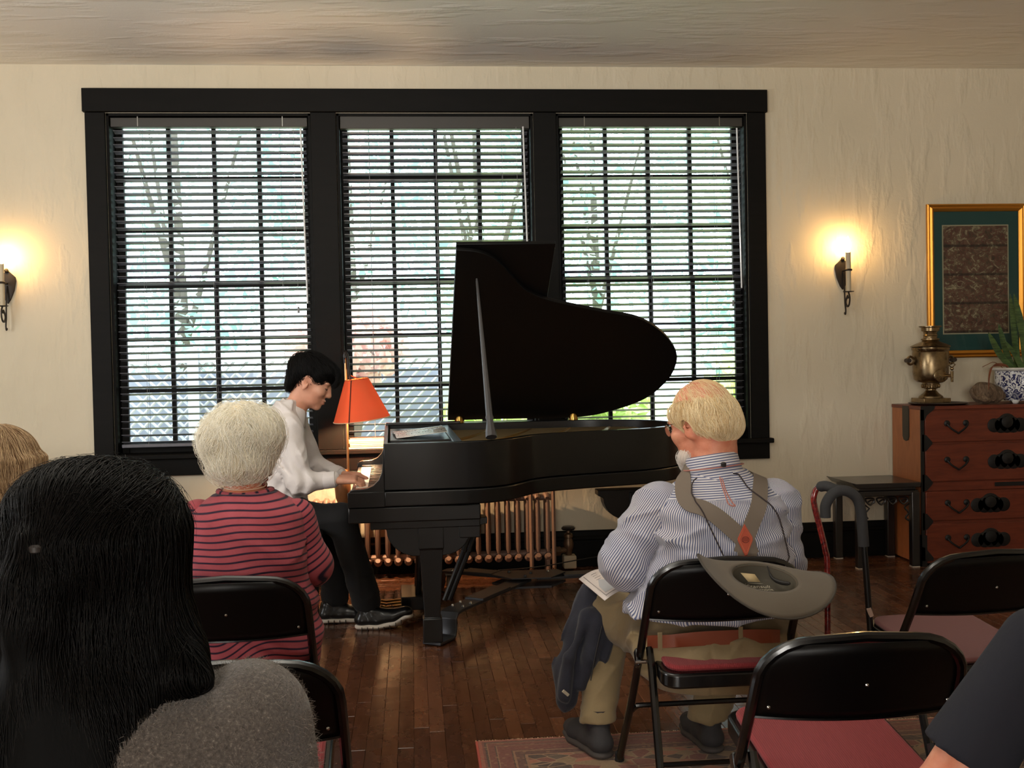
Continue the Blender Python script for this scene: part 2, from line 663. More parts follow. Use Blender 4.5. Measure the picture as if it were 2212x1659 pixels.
# windows: double hung, each sash four panes wide and three high
glass = NT('window_glass')
gl_t = glass.n('ShaderNodeBsdfTransparent')
gl_t.inputs[0].default_value = (0.96, 0.98, 0.97, 1)
gl_g = glass.n('ShaderNodeBsdfGlossy')
gl_g.inputs['Roughness'].default_value = 0.02
gl_f = glass.n('ShaderNodeFresnel')
gl_f.inputs[0].default_value = 1.3
gl_m = glass.n('ShaderNodeMixShader')
glass.l(gl_f.outputs[0], gl_m.inputs[0])
glass.l(gl_t.outputs[0], gl_m.inputs[1])
glass.l(gl_g.outputs[0], gl_m.inputs[2])
glass.l(gl_m.outputs[0], glass.out.inputs[0])
glass = glass.m
for n, (x0, x1) in enumerate(OPEN):
    win = struct(thing('window_%d' % (n + 1), None, None, ((x0 + x1) / 2, D, WZ0), world=True))
    j = MB()
    j.bx(x0, x0 + 0.018, D + 0.0, D + 0.2, WZ0, WZ1).bx(x1 - 0.018, x1, D, D + 0.2, WZ0, WZ1).bx(x0, x1, D, D + 0.2, WZ1 - 0.018, WZ1)
    j.build('jamb', trim_black, win, bevel=0.002)
    zm = (WZ0 + 0.03 + WZ1) / 2
    for up in (0, 1):
        ys = D + 0.135 if up else D + 0.098
        za, zb = (zm - 0.02, WZ1 - 0.018) if up else (WZ0 + 0.025, zm + 0.02)
        xa, xb = x0 + 0.018, x1 - 0.018
        f = MB()
        st, rl = 0.045, 0.04
        f.bx(xa, xa + st, ys, ys + 0.035, za, zb).bx(xb - st, xb, ys, ys + 0.035, za, zb)
        f.bx(xa + st, xb - st, ys, ys + 0.035, za, za + rl + (0.03 if not up else 0)).bx(xa + st, xb - st, ys, ys + 0.035, zb - rl, zb)
        sash = f.build('sash', trim_black, win, bevel=0.003)
        ga, gb, gc, gd = xa + st, xb - st, za + rl + (0.03 if not up else 0), zb - rl
        mu = MB()
        for i in range(1, 4):
            xx = ga + (gb - ga) * i / 4
            mu.bx(xx - 0.013, xx + 0.013, ys + 0.003, ys + 0.032, gc, gd)
        for i in range(1, 3):
            zz = gc + (gd - gc) * i / 3
            mu.bx(ga, gb, ys + 0.004, ys + 0.031, zz - 0.012, zz + 0.012)
        mu.build('muntin', trim_black, sash)
        for i in range(4):
            for k in range(3):
                px0, px1 = ga + (gb - ga) * i / 4, ga + (gb - ga) * (i + 1) / 4
                pz0, pz1 = gc + (gd - gc) * k / 3, gc + (gd - gc) * (k + 1) / 3
                MB().add([(px0, ys + 0.018, pz0), (px1, ys + 0.018, pz0), (px1, ys + 0.018, pz1), (px0, ys + 0.018, pz1)], [(0, 1, 2, 3)]).build('pane', glass, sash)

# venetian blinds: every slat a part
clear = M('wand_acrylic', (0.85, 0.87, 0.88, 1), 0.15, spec=0.7)
SL_P, SL_W, TILT = 0.0435, 0.050, math.radians(14)
blind_labels = ['dark venetian blind hanging in the window left of the pianist',
                'dark venetian blind hanging in the middle window behind red lamp and piano lid',
                'dark venetian blind hanging in the window nearest the wall sconce and framed picture']
for n, (x0, x1) in enumerate(OPEN):
    yb = D + 0.048
    xa, xb = x0 + 0.035, x1 - 0.035
    bl = thing('venetian_blind', blind_labels[n], 'blind', ((x0 + x1) / 2, yb, 0.83), world=True, group='window blinds')
    zt = 2.925 if n != 1 else 2.935
    MB().bx(xa - 0.012, xb + 0.012, yb - 0.034, yb + 0.03, zt - (0.058 if n != 1 else 0.08), zt).build('headrail', headrail_brown, bl, bevel=0.003)
    s0 = MB()
    seg = 6
    cs, sn = math.cos(TILT), math.sin(TILT)
    pr = []
    for k in range(seg + 1):
        u = (k / seg - 0.5) * SL_W
        hgt = 0.0032 * (1 - (2 * u / SL_W) ** 2)
        pr.append((u, hgt))
    poly = [(u * cs + h * sn, -u * sn + h * cs + 0.0012) for u, h in pr] + [(u * cs + h * sn, -u * sn + h * cs - 0.0012) for u, h in reversed(pr)]
    L = xb - xa
    s0.prism(poly, 'x', -L / 2, L / 2)
    zs = zt - (0.085 if n != 1 else 0.105)
    first = None
    k = 0
    zz = zs
    while zz > 0.862:
        if first is None:
            first = s0.build('slat', blind_black, bl)
            so = first
        else:
            so = share(first, 'slat', bl)
            so.matrix_parent_inverse = first.matrix_parent_inverse.copy()
        so.location = ((xa + xb) / 2, yb, zz)
        so.rotation_euler = (random.uniform(-0.03, 0.03), 0, 0)
        zz -= SL_P
    MB().bx(xa, xb, yb - 0.026, yb + 0.026, zz + 0.012, zz + 0.034).build('bottom_rail', blind_black, bl, bevel=0.004)
    for fx in (0.14, 0.5, 0.86):
        xx = xa + (xb - xa) * fx
        for yy in (yb - 0.0275, yb + 0.0275):
            MB().cyl((xx, yy, zz + 0.02), (xx, yy, zt - 0.05), 0.0011, seg=5).build('ladder_cord', cord_grey if yy < yb else blind_black, bl)
    MB().cyl((xb - 0.03, yb - 0.045, zt - 0.07), (xb - 0.012, yb - 0.045, zt - (1.18 if n == 0 else 1.12)), 0.0055, seg=8).build('tilt_wand', clear, bl)
    MB().cyl((xb - 0.075, yb - 0.04, zt - 0.07), (xb - 0.07, yb - 0.04, zt - 1.2), 0.0012, seg=5).cyl((xb - 0.07, yb - 0.04, zt - 1.2), (xb - 0.07, yb - 0.04, zt - 1.24), 0.006, 0.008, 8).build('lift_cord', cord_grey, bl)
    if n != 1:
        for fx in (0.13, 0.88):
            xx = xa + (xb - xa) * fx
            MB().bx(xx - 0.003, xx + 0.003, yb - 0.037, yb - 0.034, zt - 0.055, zt + 0.02).build('bracket_clip', chrome, bl)

# ------------------------------------------------------------------ outside: ground, fence, trees
ground_mat = M('garden_ground', s2l(150, 150, 120), 0.9, col2=s2l(120, 140, 90), nscale=2)
struct(MB().bx(-25, 25, D + 0.2, 45, -0.6, -0.5).build('ground', ground_mat))
lat = thing('lattice_fence', 'pale grey lattice fence outside, behind low left window panes', 'fence', (-1.6, 10.2, -0.5), world=True)
fmat = M('lattice_wood', s2l(176, 180, 190), 0.8)
mb = MB()
for i in range(34):
    x = -3.9 + i * 0.12
    for sgn in (-1, 1):
        mb.tube([(x, 10.2 + 0.006 * sgn, -0.4), (x + sgn * 1.8, 10.2 + 0.006 * sgn, 1.4)], 0.012, 4)
o = mb.build('lattice_strips', fmat, lat, kind='stuff')
MB().bx(-4.2, 0.4, 10.17, 10.23, 1.38, 1.46).build('top_rail', fmat, lat)
for x in (-4.1, -2.0, 0.3):
    MB().bx(x - 0.05, x + 0.05, 10.15, 10.25, -0.5, 1.5).build('post', fmat, lat)
MB().bx(-4.3, 0.4, 10.4, 10.46, -0.5, 1.3).build('backing_panel', M('fence_panel', s2l(150, 156, 172), 0.85), lat)


def mat_leaf(name, a, b):
    t = NT(name)
    oi = t.n('ShaderNodeNewGeometry')
    c = t.ramp(oi.outputs['Random Per Island'], [(0, a), (1, b)])
    df = t.n('ShaderNodeBsdfDiffuse')
    tr = t.n('ShaderNodeBsdfTranslucent')
    mx = t.n('ShaderNodeMixShader')
    mx.inputs[0].default_value = 0.5
    t.l(c, df.inputs[0])
    t.l(c, tr.inputs[0])
    t.l(df.outputs[0], mx.inputs[1])
    t.l(tr.outputs[0], mx.inputs[2])
    t.l(mx.outputs[0], t.out.inputs[0])
    return t.m


leafs = [mat_leaf('leaf_blue_green', s2l(150, 188, 176), s2l(216, 234, 232)), mat_leaf('leaf_yellow_green', s2l(180, 204, 128), s2l(232, 240, 196)),
         mat_leaf('leaf_pink', s2l(226, 190, 190), s2l(240, 222, 214))]
bark = M('bark', s2l(110, 100, 92), 0.9)


def tree(name, label, x, y, zc, rad, n, lm, group=None, trunk=True):
    t = thing(name, label, 'tree' if trunk else 'shrub', (x, y, -0.5), group=group)
    u = rng.normal(size=(n, 3))
    u /= np.linalg.norm(u, axis=1)[:, None]
    rr = rng.uniform(0.45, 1.0, n) ** 0.6
    P = u * rr[:, None] * np.array(rad) + np.array([0, 0, zc + 0.5])
    a = rng.normal(size=(n, 3)); a /= np.linalg.norm(a, axis=1)[:, None]
    bq = np.cross(a, rng.normal(size=(n, 3))); bq /= np.linalg.norm(bq, axis=1)[:, None]
    s = rng.uniform(0.05, 0.11, n)[:, None]
    V = np.stack([P - a * s, P + bq * s * 0.5, P + a * s, P - bq * s * 0.5], 1).reshape(-1, 3)
    me = bpy.data.meshes.new('foliage')
    me.from_pydata(V.tolist(), [], [(4 * i, 4 * i + 1, 4 * i + 2, 4 * i + 3) for i in range(n)])
    me.materials.append(lm)
    link(bpy.data.objects.new('foliage', me), t)
    t.children[0]['kind'] = 'stuff'
    mb = MB()
    top = zc + 0.5
    mb.tube([(0, 0, 0), (0.05, 0.02, top * 0.5), (0.0, 0, top + rad[2] * 0.4)], [0.09, 0.07, 0.03], 8)
    for k in range(3):
        an = k * 2.1
        mb.tube([(0.02, 0, top * (0.5 + 0.08 * k)), (math.cos(an) * rad[0] * 0.5, math.sin(an) * rad[1] * 0.5, top + rad[2] * 0.3)], [0.04, 0.015], 6)
    mb.build('trunk', bark, t)


for x, y, zc, rd, lb in ((-2.5, 12.0, 3.3, 1.5, 'leafy blue-green tree outside the window left of the pianist'), (0.75, 12.3, 3.6, 1.5, 'leafy blue-green tree outside the middle window'), (4.0, 12.0, 3.2, 1.5, 'leafy blue-green tree outside the window nearest the picture'),
                     (-4.6, 16.0, 4.2, 1.6, 'far blue-green tree showing at the left window edge'), (-0.9, 16.2, 4.4, 1.7, 'far blue-green tree between the left and middle windows'), (2.7, 16.0, 4.2, 1.7, 'far blue-green tree between the middle and last windows'), (6.3, 16.0, 4.0, 1.7, 'far blue-green tree beyond the last window, nearest the sconce')):
    tree('garden_tree', lb, x, y, zc, (rd, 1.3, 2.3), 2600, leafs[0], 'trees outside the windows')
tree('garden_shrub', 'yellow-green shrub outside, low behind the window nearest the sconce', 3.35, 9.2, 0.75, (1.0, 0.7, 0.8), 2600, leafs[1], 'shrubs outside the windows', False)
tree('garden_shrub', 'yellow-green shrub outside, behind the red lamp and piano lid', 1.15, 9.2, 0.7, (0.95, 0.7, 0.75), 2600, leafs[1], 'shrubs outside the windows', False)
tree('garden_shrub', 'pale pink flowering shrub outside, seen over the red lamp', -0.55, 9.2, 1.5, (0.5, 0.4, 0.35), 800, leafs[2], 'shrubs outside the windows', False)

# ------------------------------------------------------------------ grand piano (local: x along its length from the keys, y away from us)
PX, PY, PR = -0.315, 5.10, 0.02
piano = thing('grand_piano', 'black grand piano with raised lid by the windows', 'piano', (PX, PY, 0), PR)


def pl(px, py, v):
    """picture point at piano depth v -> piano-local point"""
    w_ = at(px, py, PY + v)
    return np.array([w_[0] - PX + v * PR, v, w_[2]])


PW_, RZ0, RZ1 = 1.5, 0.765, 0.985
OUT = [(.17, 0), (.36, 0), (.55, 0), (.66, .018), (.74, .065), (.80, .135), (.86, .225), (.93, .315), (1.04, .385), (1.20, .445), (1.38, .5), (1.57, .56), (1.73, .69), (1.84, .86),
       (1.865, 1.0), (1.84, 1.15), (1.745, 1.318), (1.58, 1.43), (1.36, 1.5), (.9, 1.5), (.5, 1.5), (.17, 1.5)]
dense = catmull(OUT[2:20], 5)
OUTD = [np.array(p) for p in OUT[:2]] + dense + [np.array(p) for p in OUT[20:]]


def inset(poly, d):
    n = len(poly)
    out = []
    for i in range(n):
        a, b = poly[(i - 1) % n], poly[(i + 1) % n]
        t = b - a
        t = t / (np.linalg.norm(t) + 1e-9)
        out.append(poly[i] + np.array([-t[1], t[0]]) * d)
    return out


INN = inset(OUTD, 0.042)
INN[0] = np.array([.19, .045]); INN[-1] = np.array([.19, 1.455])
MB().ring_prism([tuple(p) for p in OUTD], [tuple(p) for p in INN], RZ0, RZ1).build('rim', black_lacquer, piano, bevel=0.004)
LOW = inset(OUTD, -0.008)
LOW[0] = np.array([.17, -.008]); LOW[-1] = np.array([.17, 1.508])
MB().prism([tuple(p) for p in LOW], 'z', 0.69, RZ0 - 0.004).build('lower_rim', black_lacquer, piano, bevel=0.006)
# key bed, key slip, cheeks
MB().bx(0.0, 0.62, 0, 1.5, 0.615, 0.688).build('key_bed', black_lacquer, piano, bevel=0.006)
MB().bx(0.006, 0.03, 0.05, 1.45, 0.688, 0.738).build('key_slip', black_lacquer, piano, bevel=0.003)
arm = [(.0, .69), (.0, .742)] + [(.03 - .03 * math.cos(a), .742 + .032 * math.sin(a)) for a in (0.5, 1.0, 1.57)] + [(.06, .775), (.09, .778), (.12, .79), (.145, .815), (.16, .85), (.166, .9), (.17, RZ1), (.171, .69)]
for v in (0, 1.444):
    MB().bx(.0, .172, -.008 if v < 1 else 1.5, 0 if v < 1 else 1.508, .69, RZ0 - .004).prism(arm, 'y', v, v + .056).build('arm', black_lacquer, piano, bevel=0.004)
ivory = M('key_ivory', s2l(238, 232, 216), 0.25, spec=0.5)
ebony = M('key_ebony', s2l(16, 15, 15), 0.3)
MB().bx(.025, .18, .05, 1.45, .69, .705).build('key_frame', M('key_frame_wood', s2l(120, 90, 60), 0.6), piano)
for v0 in (.048, 1.395):
    MB().bx(.028, .18, v0, v0 + .057, .69, .752).build('key_block', black_lacquer, piano, bevel=0.006)
wk = MB().bx(0, .15, -.0113, .0113, .706, .744).bx(-.004, .0, -.0113, .0113, .738, .744)
k0 = None
for i in range(52):
    v = 1.385 - 0.0236 * (i + 0.5) * 1.048
    if k0 is None:
        k0 = wk.build('white_key', ivory, piano, bevel=0.0012)
        ko = k0
    else:
        ko = share(k0, 'white_key', piano)
    ko.location = (.031, v, -0.004 if i in (33, 36) else 0)
b0 = None
for i in range(51):
    if i % 7 in (1, 4):
        continue
    v = 1.385 - 0.0236 * (i + 1.0) * 1.048
    if b0 is None:
        b0 = MB().prism([(.055, .744), (.058, .756), (.15, .758), (.15, .744)], 'y', -.0052, .0052).build('black_key', ebony, piano, bevel=0.0012)
        bo = b0
    else:
        bo = share(b0, 'black_key', piano)
    bo.location = (.031, v, 0)
MB().prism([(.182, .735), (.178, .75), (.178, .80), (.195, .90), (.215, .90), (.215, .735)], 'y', .05, 1.45).build('fallboard', black_lacquer, piano, bevel=0.004)
# soundboard, iron plate, strings
gold = M('piano_plate_gold', s2l(196, 150, 82), 0.35, 0.7, bump=0.1, bscale=30)
plate_in = [tuple(p) for p in inset(OUTD, 0.05)]
MB().prism(plate_in, 'z', 0.86, 0.885).build('soundboard', M('spruce', s2l(205, 150, 80), 0.45, col2=s2l(185, 125, 62), nscale=3, stretch=(1, 20, 1)), piano)
pm = MB()
for u in (.62, .86, 1.1, 1.34):
    pm.tube([(u - .25, .12 + max(0, (u - .7)) * .6, .925), (u, .75, .935), (u + .18, 1.38, .925)], [.02, .02, .02], 8, flat=(1.2, (0, 0, 1)))
pm.bx(.45, .56, .06, 1.44, .905, .935)
pm.build('iron_plate', gold, piano, bevel=0.004)
sm = MB()
for i in range(90):
    v = .1 + i * .0148
    u1 = 0.62 + 1.05 * min(1, max(0.0, (v - 0.04) / 1.0)) ** 0.8
    sm.cyl((.5, v, .945), (min(u1, 1.7), min(1.42, v + .12), .942), .0011, seg=4)
so = sm.build('strings', M('string_steel', s2l(200, 175, 130), 0.3, 0.9), piano, kind='stuff')
# music desk folded flat, its front shelf
desk_w = M('desk_ebonised', s2l(22, 20, 19), 0.25, spec=0.6)
MB().bx(.20, .50, .30, 1.20, .965, .977).build('music_desk', desk_w, piano, bevel=0.003)
MB().bx(.175, .62, 1.40, 1.455, .985, 1.0).build('desk_slide', desk_w, piano, bevel=0.003)
MB().bx(.50, .545, .03, 1.44, .955, .982).build('lid_rest_bar', M('bar_grey', s2l(120, 130, 140), 0.25, 0.4), piano, bevel=0.004)
tuning = MB().bx(.175, .27, .05, .28, .94, .966)
tuning.build('pin_block', M('walnut_block', s2l(120, 84, 56), 0.5), piano, bevel=0.003)
# lid: main leaf raised on its far hinge, front leaf folded back on it
TH, HY, HZ = math.radians(37.6), 1.50, 1.0
RL = Matrix.Rotation(-TH, 4, 'X')
LFR = .55
main = [p for p in OUTD if p[0] >= LFR - 1e-6]
poly = [(p[0], p[1] - HY) for p in main]
poly = [(LFR, -HY)] + [q for q in poly if q[0] > LFR + .01] + [(LFR, 0)]
lid = MB().prism(poly, 'z', 0.0, 0.022).build('lid', lid_black, piano, bevel=0.003)
lid.location = (0, HY, HZ)
lid.rotation_euler = (-TH, 0, 0)
fl = MB().bx(LFR, LFR + .50, -HY - .012, 0, .026, .046).build('front_lid_leaf', lid_black, piano, bevel=0.003)
fl.location = (0, HY, HZ)
fl.rotation_euler = (-TH, 0, 0)
for u in (.62, 1.32):
    h = MB().lathe((u, HY - .01, HZ + .015), [(0.0, -.03), (.03, -.03), (.03, .0), (.018, .02), (.012, .03), (.016, .036), (.0, .045)], 12)
    h.build('hinge', brass, piano)
# prop stick with a turned foot, standing on the near rim
pb = pl(1062, 945, .03)
pt = np.array([.62, .18, 0.0])
sl = HY - .25
ptop = np.array([pl(1036, 600, .30)[0], HY - (1.30) * math.cos(TH), HZ + 1.30 * math.sin(TH) - .01])
st = MB()
d = ptop - pb
prof = [(0, .028), (.03, .026), (.07, .02), (.10, .016), (.115, .021), (.13, .017), (.5, .012), (.98, .0065), (1, .0045)]
st.tube([pb + d * t for t, r_ in prof], [r_ for t, r_ in prof], 8, flat=(1.0, (1, 0, 0)))
st.build('lid_prop', M('prop_satin', s2l(74, 72, 72), 0.35), piano)
# legs with shouldered brackets
def leg(name, u, v, z1=.615):
    lm = MB()
    def sq(z, h, h2=None):
        return [(u - h, v - (h2 or h), z), (u + h, v - (h2 or h), z), (u + h, v + (h2 or h), z), (u - h, v + (h2 or h), z)]
    zs = [(.022, .046), (.135, .046), (.14, .038), (.15, .038), (.47, .056), (.475, .06), (.60, .06)]
    vs, fs = [], []
    for z, h in zs:
        vs += sq(z, h)
    for i in range(len(zs) - 1):
        for k in range(4):
            fs.append((4 * i + k, 4 * i + (k + 1) % 4, 4 * i + 4 + (k + 1) % 4, 4 * i + 4 + k))
    fs += [(3, 2, 1, 0), tuple(range(4 * len(zs) - 4, 4 * len(zs)))]
    lm.add(vs, fs)
    lo = lm.build(name, black_lacquer, piano, bevel=0.003)
    c = MB()
    arc = [(u - .24, z1), (u - .24, z1 - .03)] + [(u - .06 - .15 * math.cos(a) ** 1.0, z1 - .045 - .13 * math.sin(a)) for a in np.linspace(0, PI / 2, 8)] + \
          [(u + .06 + .13 * math.cos(a), z1 - .045 - .13 * math.sin(a)) for a in np.linspace(PI / 2, 0, 8)] + [(u + .27, z1 - .03), (u + .27, z1)]
    c.prism(arc, 'y', v - .05, v + .05)
    c.build('leg_bracket', black_lacquer, lo, bevel=0.003)
    return lo


leg('leg', .385, .115)
leg('leg', .385, 1.40)
leg('leg', 1.60, .98)
# beam under the key bed and pedal lyre
MB().bx(.10, .62, .05, 1.45, .575, .617).build('underframe', black_lacquer, piano, bevel=0.004)
ly = MB()
for v in (.66, .86):
    ly.cyl((.33, v, .13), (.36, v, .58), .016, .02, 10)
ly.bx(.24, .40, .60, .92, .06, .13)
ly.bx(.28, .40, .62, .90, .555, .58)
lyre = ly.build('pedal_lyre', black_lacquer, piano, bevel=0.004)
for v in (.69, .76, .83):
    MB().prism([(.13, .062), (.16, .052), (.25, .062), (.25, .074), (.16, .068), (.13, .074)], 'y', v - .013, v + .013).build('pedal', brass, lyre, bevel=0.003)
for v in (.60, .72):
    a_, b_ = pl(960 + (v - .6) * 90, 1298, v - .1), pl(1026 + (v - .6) * 90, 1128, v)
    MB().cyl(a_, b_, .013, .013, 8).cyl(a_ + (b_ - a_) * .62, a_ + (b_ - a_) * .66, .018, .018, 8).build('lyre_brace', black_lacquer, lyre)
MB().bx(.52, .62, .06, .10, .52, .58).build('knee_block', black_lacquer, piano, bevel=0.004)

# sheet music and small box on the piano
paper = NT('sheet_music_paper')
pc = paper.coord((1, 1, 1))
sep = paper.n('ShaderNodeSeparateXYZ')
paper.l(pc, sep.inputs[0])
yy = paper.math('FRACT', paper.math('MULTIPLY', sep.outputs[1], 26.0))
ln = paper.ramp(yy, [(0.0, (0, 0, 0, 1)), (0.52, (0, 0, 0, 1)), (0.56, (1, 1, 1, 1)), (0.96, (1, 1, 1, 1)), (1.0, (0, 0, 0, 1))])
nz = paper.noise(paper.coord((90, 45, 1)), 1.6, 3, 0.7)
nk = paper.ramp(nz, [(0.52, (0, 0, 0, 1)), (0.56, (1, 1, 1, 1))])
paper.set(col=paper.mix(paper.math('MULTIPLY', ln, nk), s2l(240, 238, 230), s2l(60, 60, 70)), rough=0.22, spec=0.7)
paper = paper.m
sheet = thing('sheet_music', 'open sheet music lying on the flat piano music desk', 'sheet music', (PX + .34, PY + .62, .9785), PR)
for sgn in (-1, 1):
    mb = MB()
    n = 7
    vs, fs = [], []
    for i in range(n):
        t = i / (n - 1)
        x = sgn * .01
        hh = .016 * math.sin(PI * min(1, t * 1.3 + .08)) * (1 - t * .6)
        for x in (-.13, .13):
            vs.append((x, sgn * t * .225, hh + .001))
    for i in range(n - 1):
        fs.append((2 * i, 2 * i + 1, 2 * i + 3, 2 * i + 2))
    o = mb.add(vs, fs).build('page', paper, sheet)
    so = o.modifiers.new('s', 'SOLIDIFY')
    so.thickness = 0.0015
tilt_sheet = sheet
sheet.rotation_euler = (0.0, -0.10, PR + 0.05)
sheet.location.z = .993

# ------------------------------------------------------------------ piano dolly: three arms, each on a castor
dol = thing('piano_dolly', 'grey steel three-armed piano dolly with castors under the grand piano', 'dolly', (.6, 6.1, 0), world=True)
dsteel = M('dolly_steel', s2l(66, 66, 68), 0.4, 0.45)
C0 = np.array([.62, 6.10])
ends = [np.array([.145, 5.335]), np.array([.135, 6.42]), np.array([1.20, 6.13])]
legsxy = [np.array([PX + .385 - .115 * PR, PY + .115]), np.array([PX + .385 - 1.4 * PR, PY + 1.40]), np.array([PX + 1.60 - .98 * PR, PY + .98])]
za = .128
for k, e in enumerate(ends):
    dv = e - C0
    L = np.linalg.norm(dv)
    dv /= L
    nv = np.array([-dv[1], dv[0]])
    a = MB()
    hw = .05
    def P(s_, t_, z):
        q = C0 + dv * s_ + nv * t_
        return (q[0], q[1], z)
    lz = legsxy[k]
    ld = lz - e
    ld /= np.linalg.norm(ld)
    # flat bar, then the Z-bend down to the plate under the piano leg
    path = [(0.05, za), (L - .06, za), (L - .02, za - .006), (L, za - .03), (L, .045), (L + .012, .018), (L + .03, .013), (L + .16, .013)]
    vs, fs = [], []
    for i, (s_, z) in enumerate(path):
        i0, i1 = max(0, i - 1), min(len(path) - 1, i + 1)
        tx, tz = path[i1][0] - path[i0][0], path[i1][1] - path[i0][1]
        ll = math.hypot(tx, tz)
        nx, nz_ = -tz / ll * .007, tx / ll * .007
        vs += [P(s_ - nx, -hw, z - nz_), P(s_ - nx, hw, z - nz_), P(s_ + nx, hw, z + nz_), P(s_ + nx, -hw, z + nz_)]
    for i in range(len(path) - 1):
        for q in range(4):
            fs.append((4 * i + q, 4 * i + (q + 1) % 4, 4 * i + 4 + (q + 1) % 4, 4 * i + 4 + q))
    fs += [(3, 2, 1, 0), tuple(range(4 * len(path) - 4, 4 * len(path)))]
    ao = a.add(vs, fs).build('arm', dsteel, dol, bevel=0.002)
    MB().add([P(L * .35, -hw - .004, za + .002), P(L * .70, -hw - .004, za + .002), P(L * .70, hw + .004, za + .002), P(L * .35, hw + .004, za + .002),
              P(L * .35, -hw - .004, za + .016), P(L * .70, -hw - .004, za + .016), P(L * .70, hw + .004, za + .016), P(L * .35, hw + .004, za + .016)],
             [(3, 2, 1, 0), (4, 5, 6, 7), (0, 1, 5, 4), (1, 2, 6, 5), (2, 3, 7, 6), (3, 0, 4, 7)]).build('arm_sleeve', dsteel, dol, bevel=0.003)
    for s_, t_ in ((L - .10, -.03), (L - .10, .03), (L - .18, -.03), (L - .18, .03)):
        q = P(s_, t_, za)
        MB().lathe(q, [(.008, .004), (.008, .013), (.005, .018), (0, .018)], 8).build('bolt', chrome, ao)
    # castor
    cw = P(L - .07, .0 if k else -.02, 0)
    ca = MB()
    cz = .05
    ca.box((cw[0] - .0, cw[1], .112), (.06, .06, .012))
    for sx in (-.022, .022):
        ca.prism([(cw[1] - .02, cz - .012), (cw[1] + .012, cz - .012), (cw[1] + .03, .106), (cw[1] - .03, .106)], 'x', cw[0] + sx - .002, cw[0] + sx + .002)
    co = ca.build('castor', M('castor_zinc', s2l(150, 146, 136), 0.35, 0.8), dol, bevel=0.001)
    MB().lathe((cw[0], cw[1], cz), [(0, -.016), (.03, -.016), (.046, -.018), (.05, -.012), (.05, .012), (.046, .018), (.03, .016), (0, .016)], 24, axis='x').build('wheel', M('castor_rubber', s2l(132, 126, 116), 0.55), co)
cp = MB()
hexa = [(C0[0] - .20, C0[1] + .02), (C0[0] - .10, C0[1] - .125), (C0[0] + .12, C0[1] - .125), (C0[0] + .22, C0[1] + .02), (C0[0] + .18, C0[1] + .1), (C0[0] - .14, C0[1] + .11)]
cp.prism(hexa, 'z', za + .017, za + .023)
cp.prism([(x, y - .01) for x, y in hexa], 'z', za - .034, za - .022)
cpo = cp.build('center_plate', dsteel, dol, bevel=0.001)
for dx, dy in ((-.10, .05), (.02, .0), (.12, .03), (-.02, -.08)):
    MB().lathe((C0[0] + dx, C0[1] + dy, za + .023), [(.009, 0), (.009, .006), (.006, .011), (0, .011)], 8).build('bolt', dsteel if dx < .1 else chrome, cpo)

# ------------------------------------------------------------------ radiator, its shelf, valve, cord
rad_m = M('radiator_paint', s2l(158, 128, 112), 0.45, 0.15, col2=s2l(146, 116, 100), nscale=10, bump=0.2, bscale=40)
rd = thing('radiator', 'tan cast-iron column radiator under the windows behind the piano', 'radiator', (.18, 6.88, 0), world=True)
SP = .0635
x = .835
i = 0
first = None
while x > -.72:
    if first is None:
        mb = MB()
        for yv in (6.875, 6.915, 6.955):
            mb.tube([(0, yv, .13), (0, yv, .16), (0, yv, .45), (0, yv, .475)], [.010, .017, .017, .010], 10, flat=(1.2, (0, 1, 0)))
        mb.tube([(0, 6.85, .115), (0, 6.87, .10), (0, 6.955, .10), (0, 6.975, .115)], [.016, .026, .026, .016], 10)
        mb.tube([(0, 6.855, .475), (0, 6.87, .485), (0, 6.955, .485), (0, 6.975, .475)], [.014, .022, .022, .014], 10)
        mb.cyl((-SP / 2, 6.915, .12), (SP / 2, 6.915, .12), .022, seg=10).cyl((-SP / 2, 6.915, .475), (SP / 2, 6.915, .475), .02, seg=10)
        if True:
            first = mb.build('section', rad_m, rd)
            so = first
    else:
        so = share(first, 'section', rd)
        so.matrix_parent_inverse = first.matrix_parent_inverse.copy()
    so.location = (x, 0, 0)
    x -= SP
xl_ = x + SP
for xx in (.835, xl_):
    for yv in (6.875, 6.955):
        MB().tube([(xx, yv, .10), (xx, yv - .006, .05), (xx, yv - .01, .0)], [.016, .012, .018], 8).build('foot', rad_m, rd)
sh = thing('small_stand', 'small tan stand on slim brass-tipped legs before right radiator end', 'stand', (.8, 6.77, 0), world=True)
MB().bx(.70, .88, 6.745, 6.825, .648, .664).build('shelf_top', rad_m, sh, bevel=0.003)
for xx in (.862, .72):
    lo = MB().tube([(xx, 6.785, .035), (xx, 6.785, .65)], [.013, .013], 4).build('leg', rad_m, sh)
    MB().lathe((xx, 6.785, 0), [(.012, 0), (.013, .012), (.010, .04), (.013, .045)], 10).build('foot_tip', brass, lo)
vl = thing('radiator_valve', 'old brown brass radiator valve with black wheel handle by the baseboard', 'valve', (.975, 6.93, .1), world=True)
vb = M('valve_bronze', s2l(112, 88, 66), 0.4, 0.6)
MB().lathe((.975, 6.93, .10), [(.02, -.005), (.024, .02), (.032, .045), (.034, .07), (.026, .095), (.024, .105), (.03, .11), (.028, .13), (.012, .14), (.009, .17), (0, .17)], 14).build('body', vb, vl)
MB().cyl((.852, 6.90, .12), (.955, 6.925, .13), .02, seg=12).lathe((.905, 6.915, .125), [(.02, -.018), (.032, -.014), (.032, .014), (.02, .018)], 6, axis='x').build('union_nut', vb, vl)
MB().lathe((.975, 6.93, .265), [(.012, -.01), (.04, -.008), (.046, .004), (.036, .014), (.01, .016), (0, .016)], 10).build('handwheel', M('bakelite', s2l(30, 28, 26), 0.4), vl)
bk = MB().bx(.937, 1.02, 6.885, 6.975, .012, .095).build('white_block', M('white_block', s2l(206, 190, 160), 0.8, bump=0.3), None, bevel=0.008)
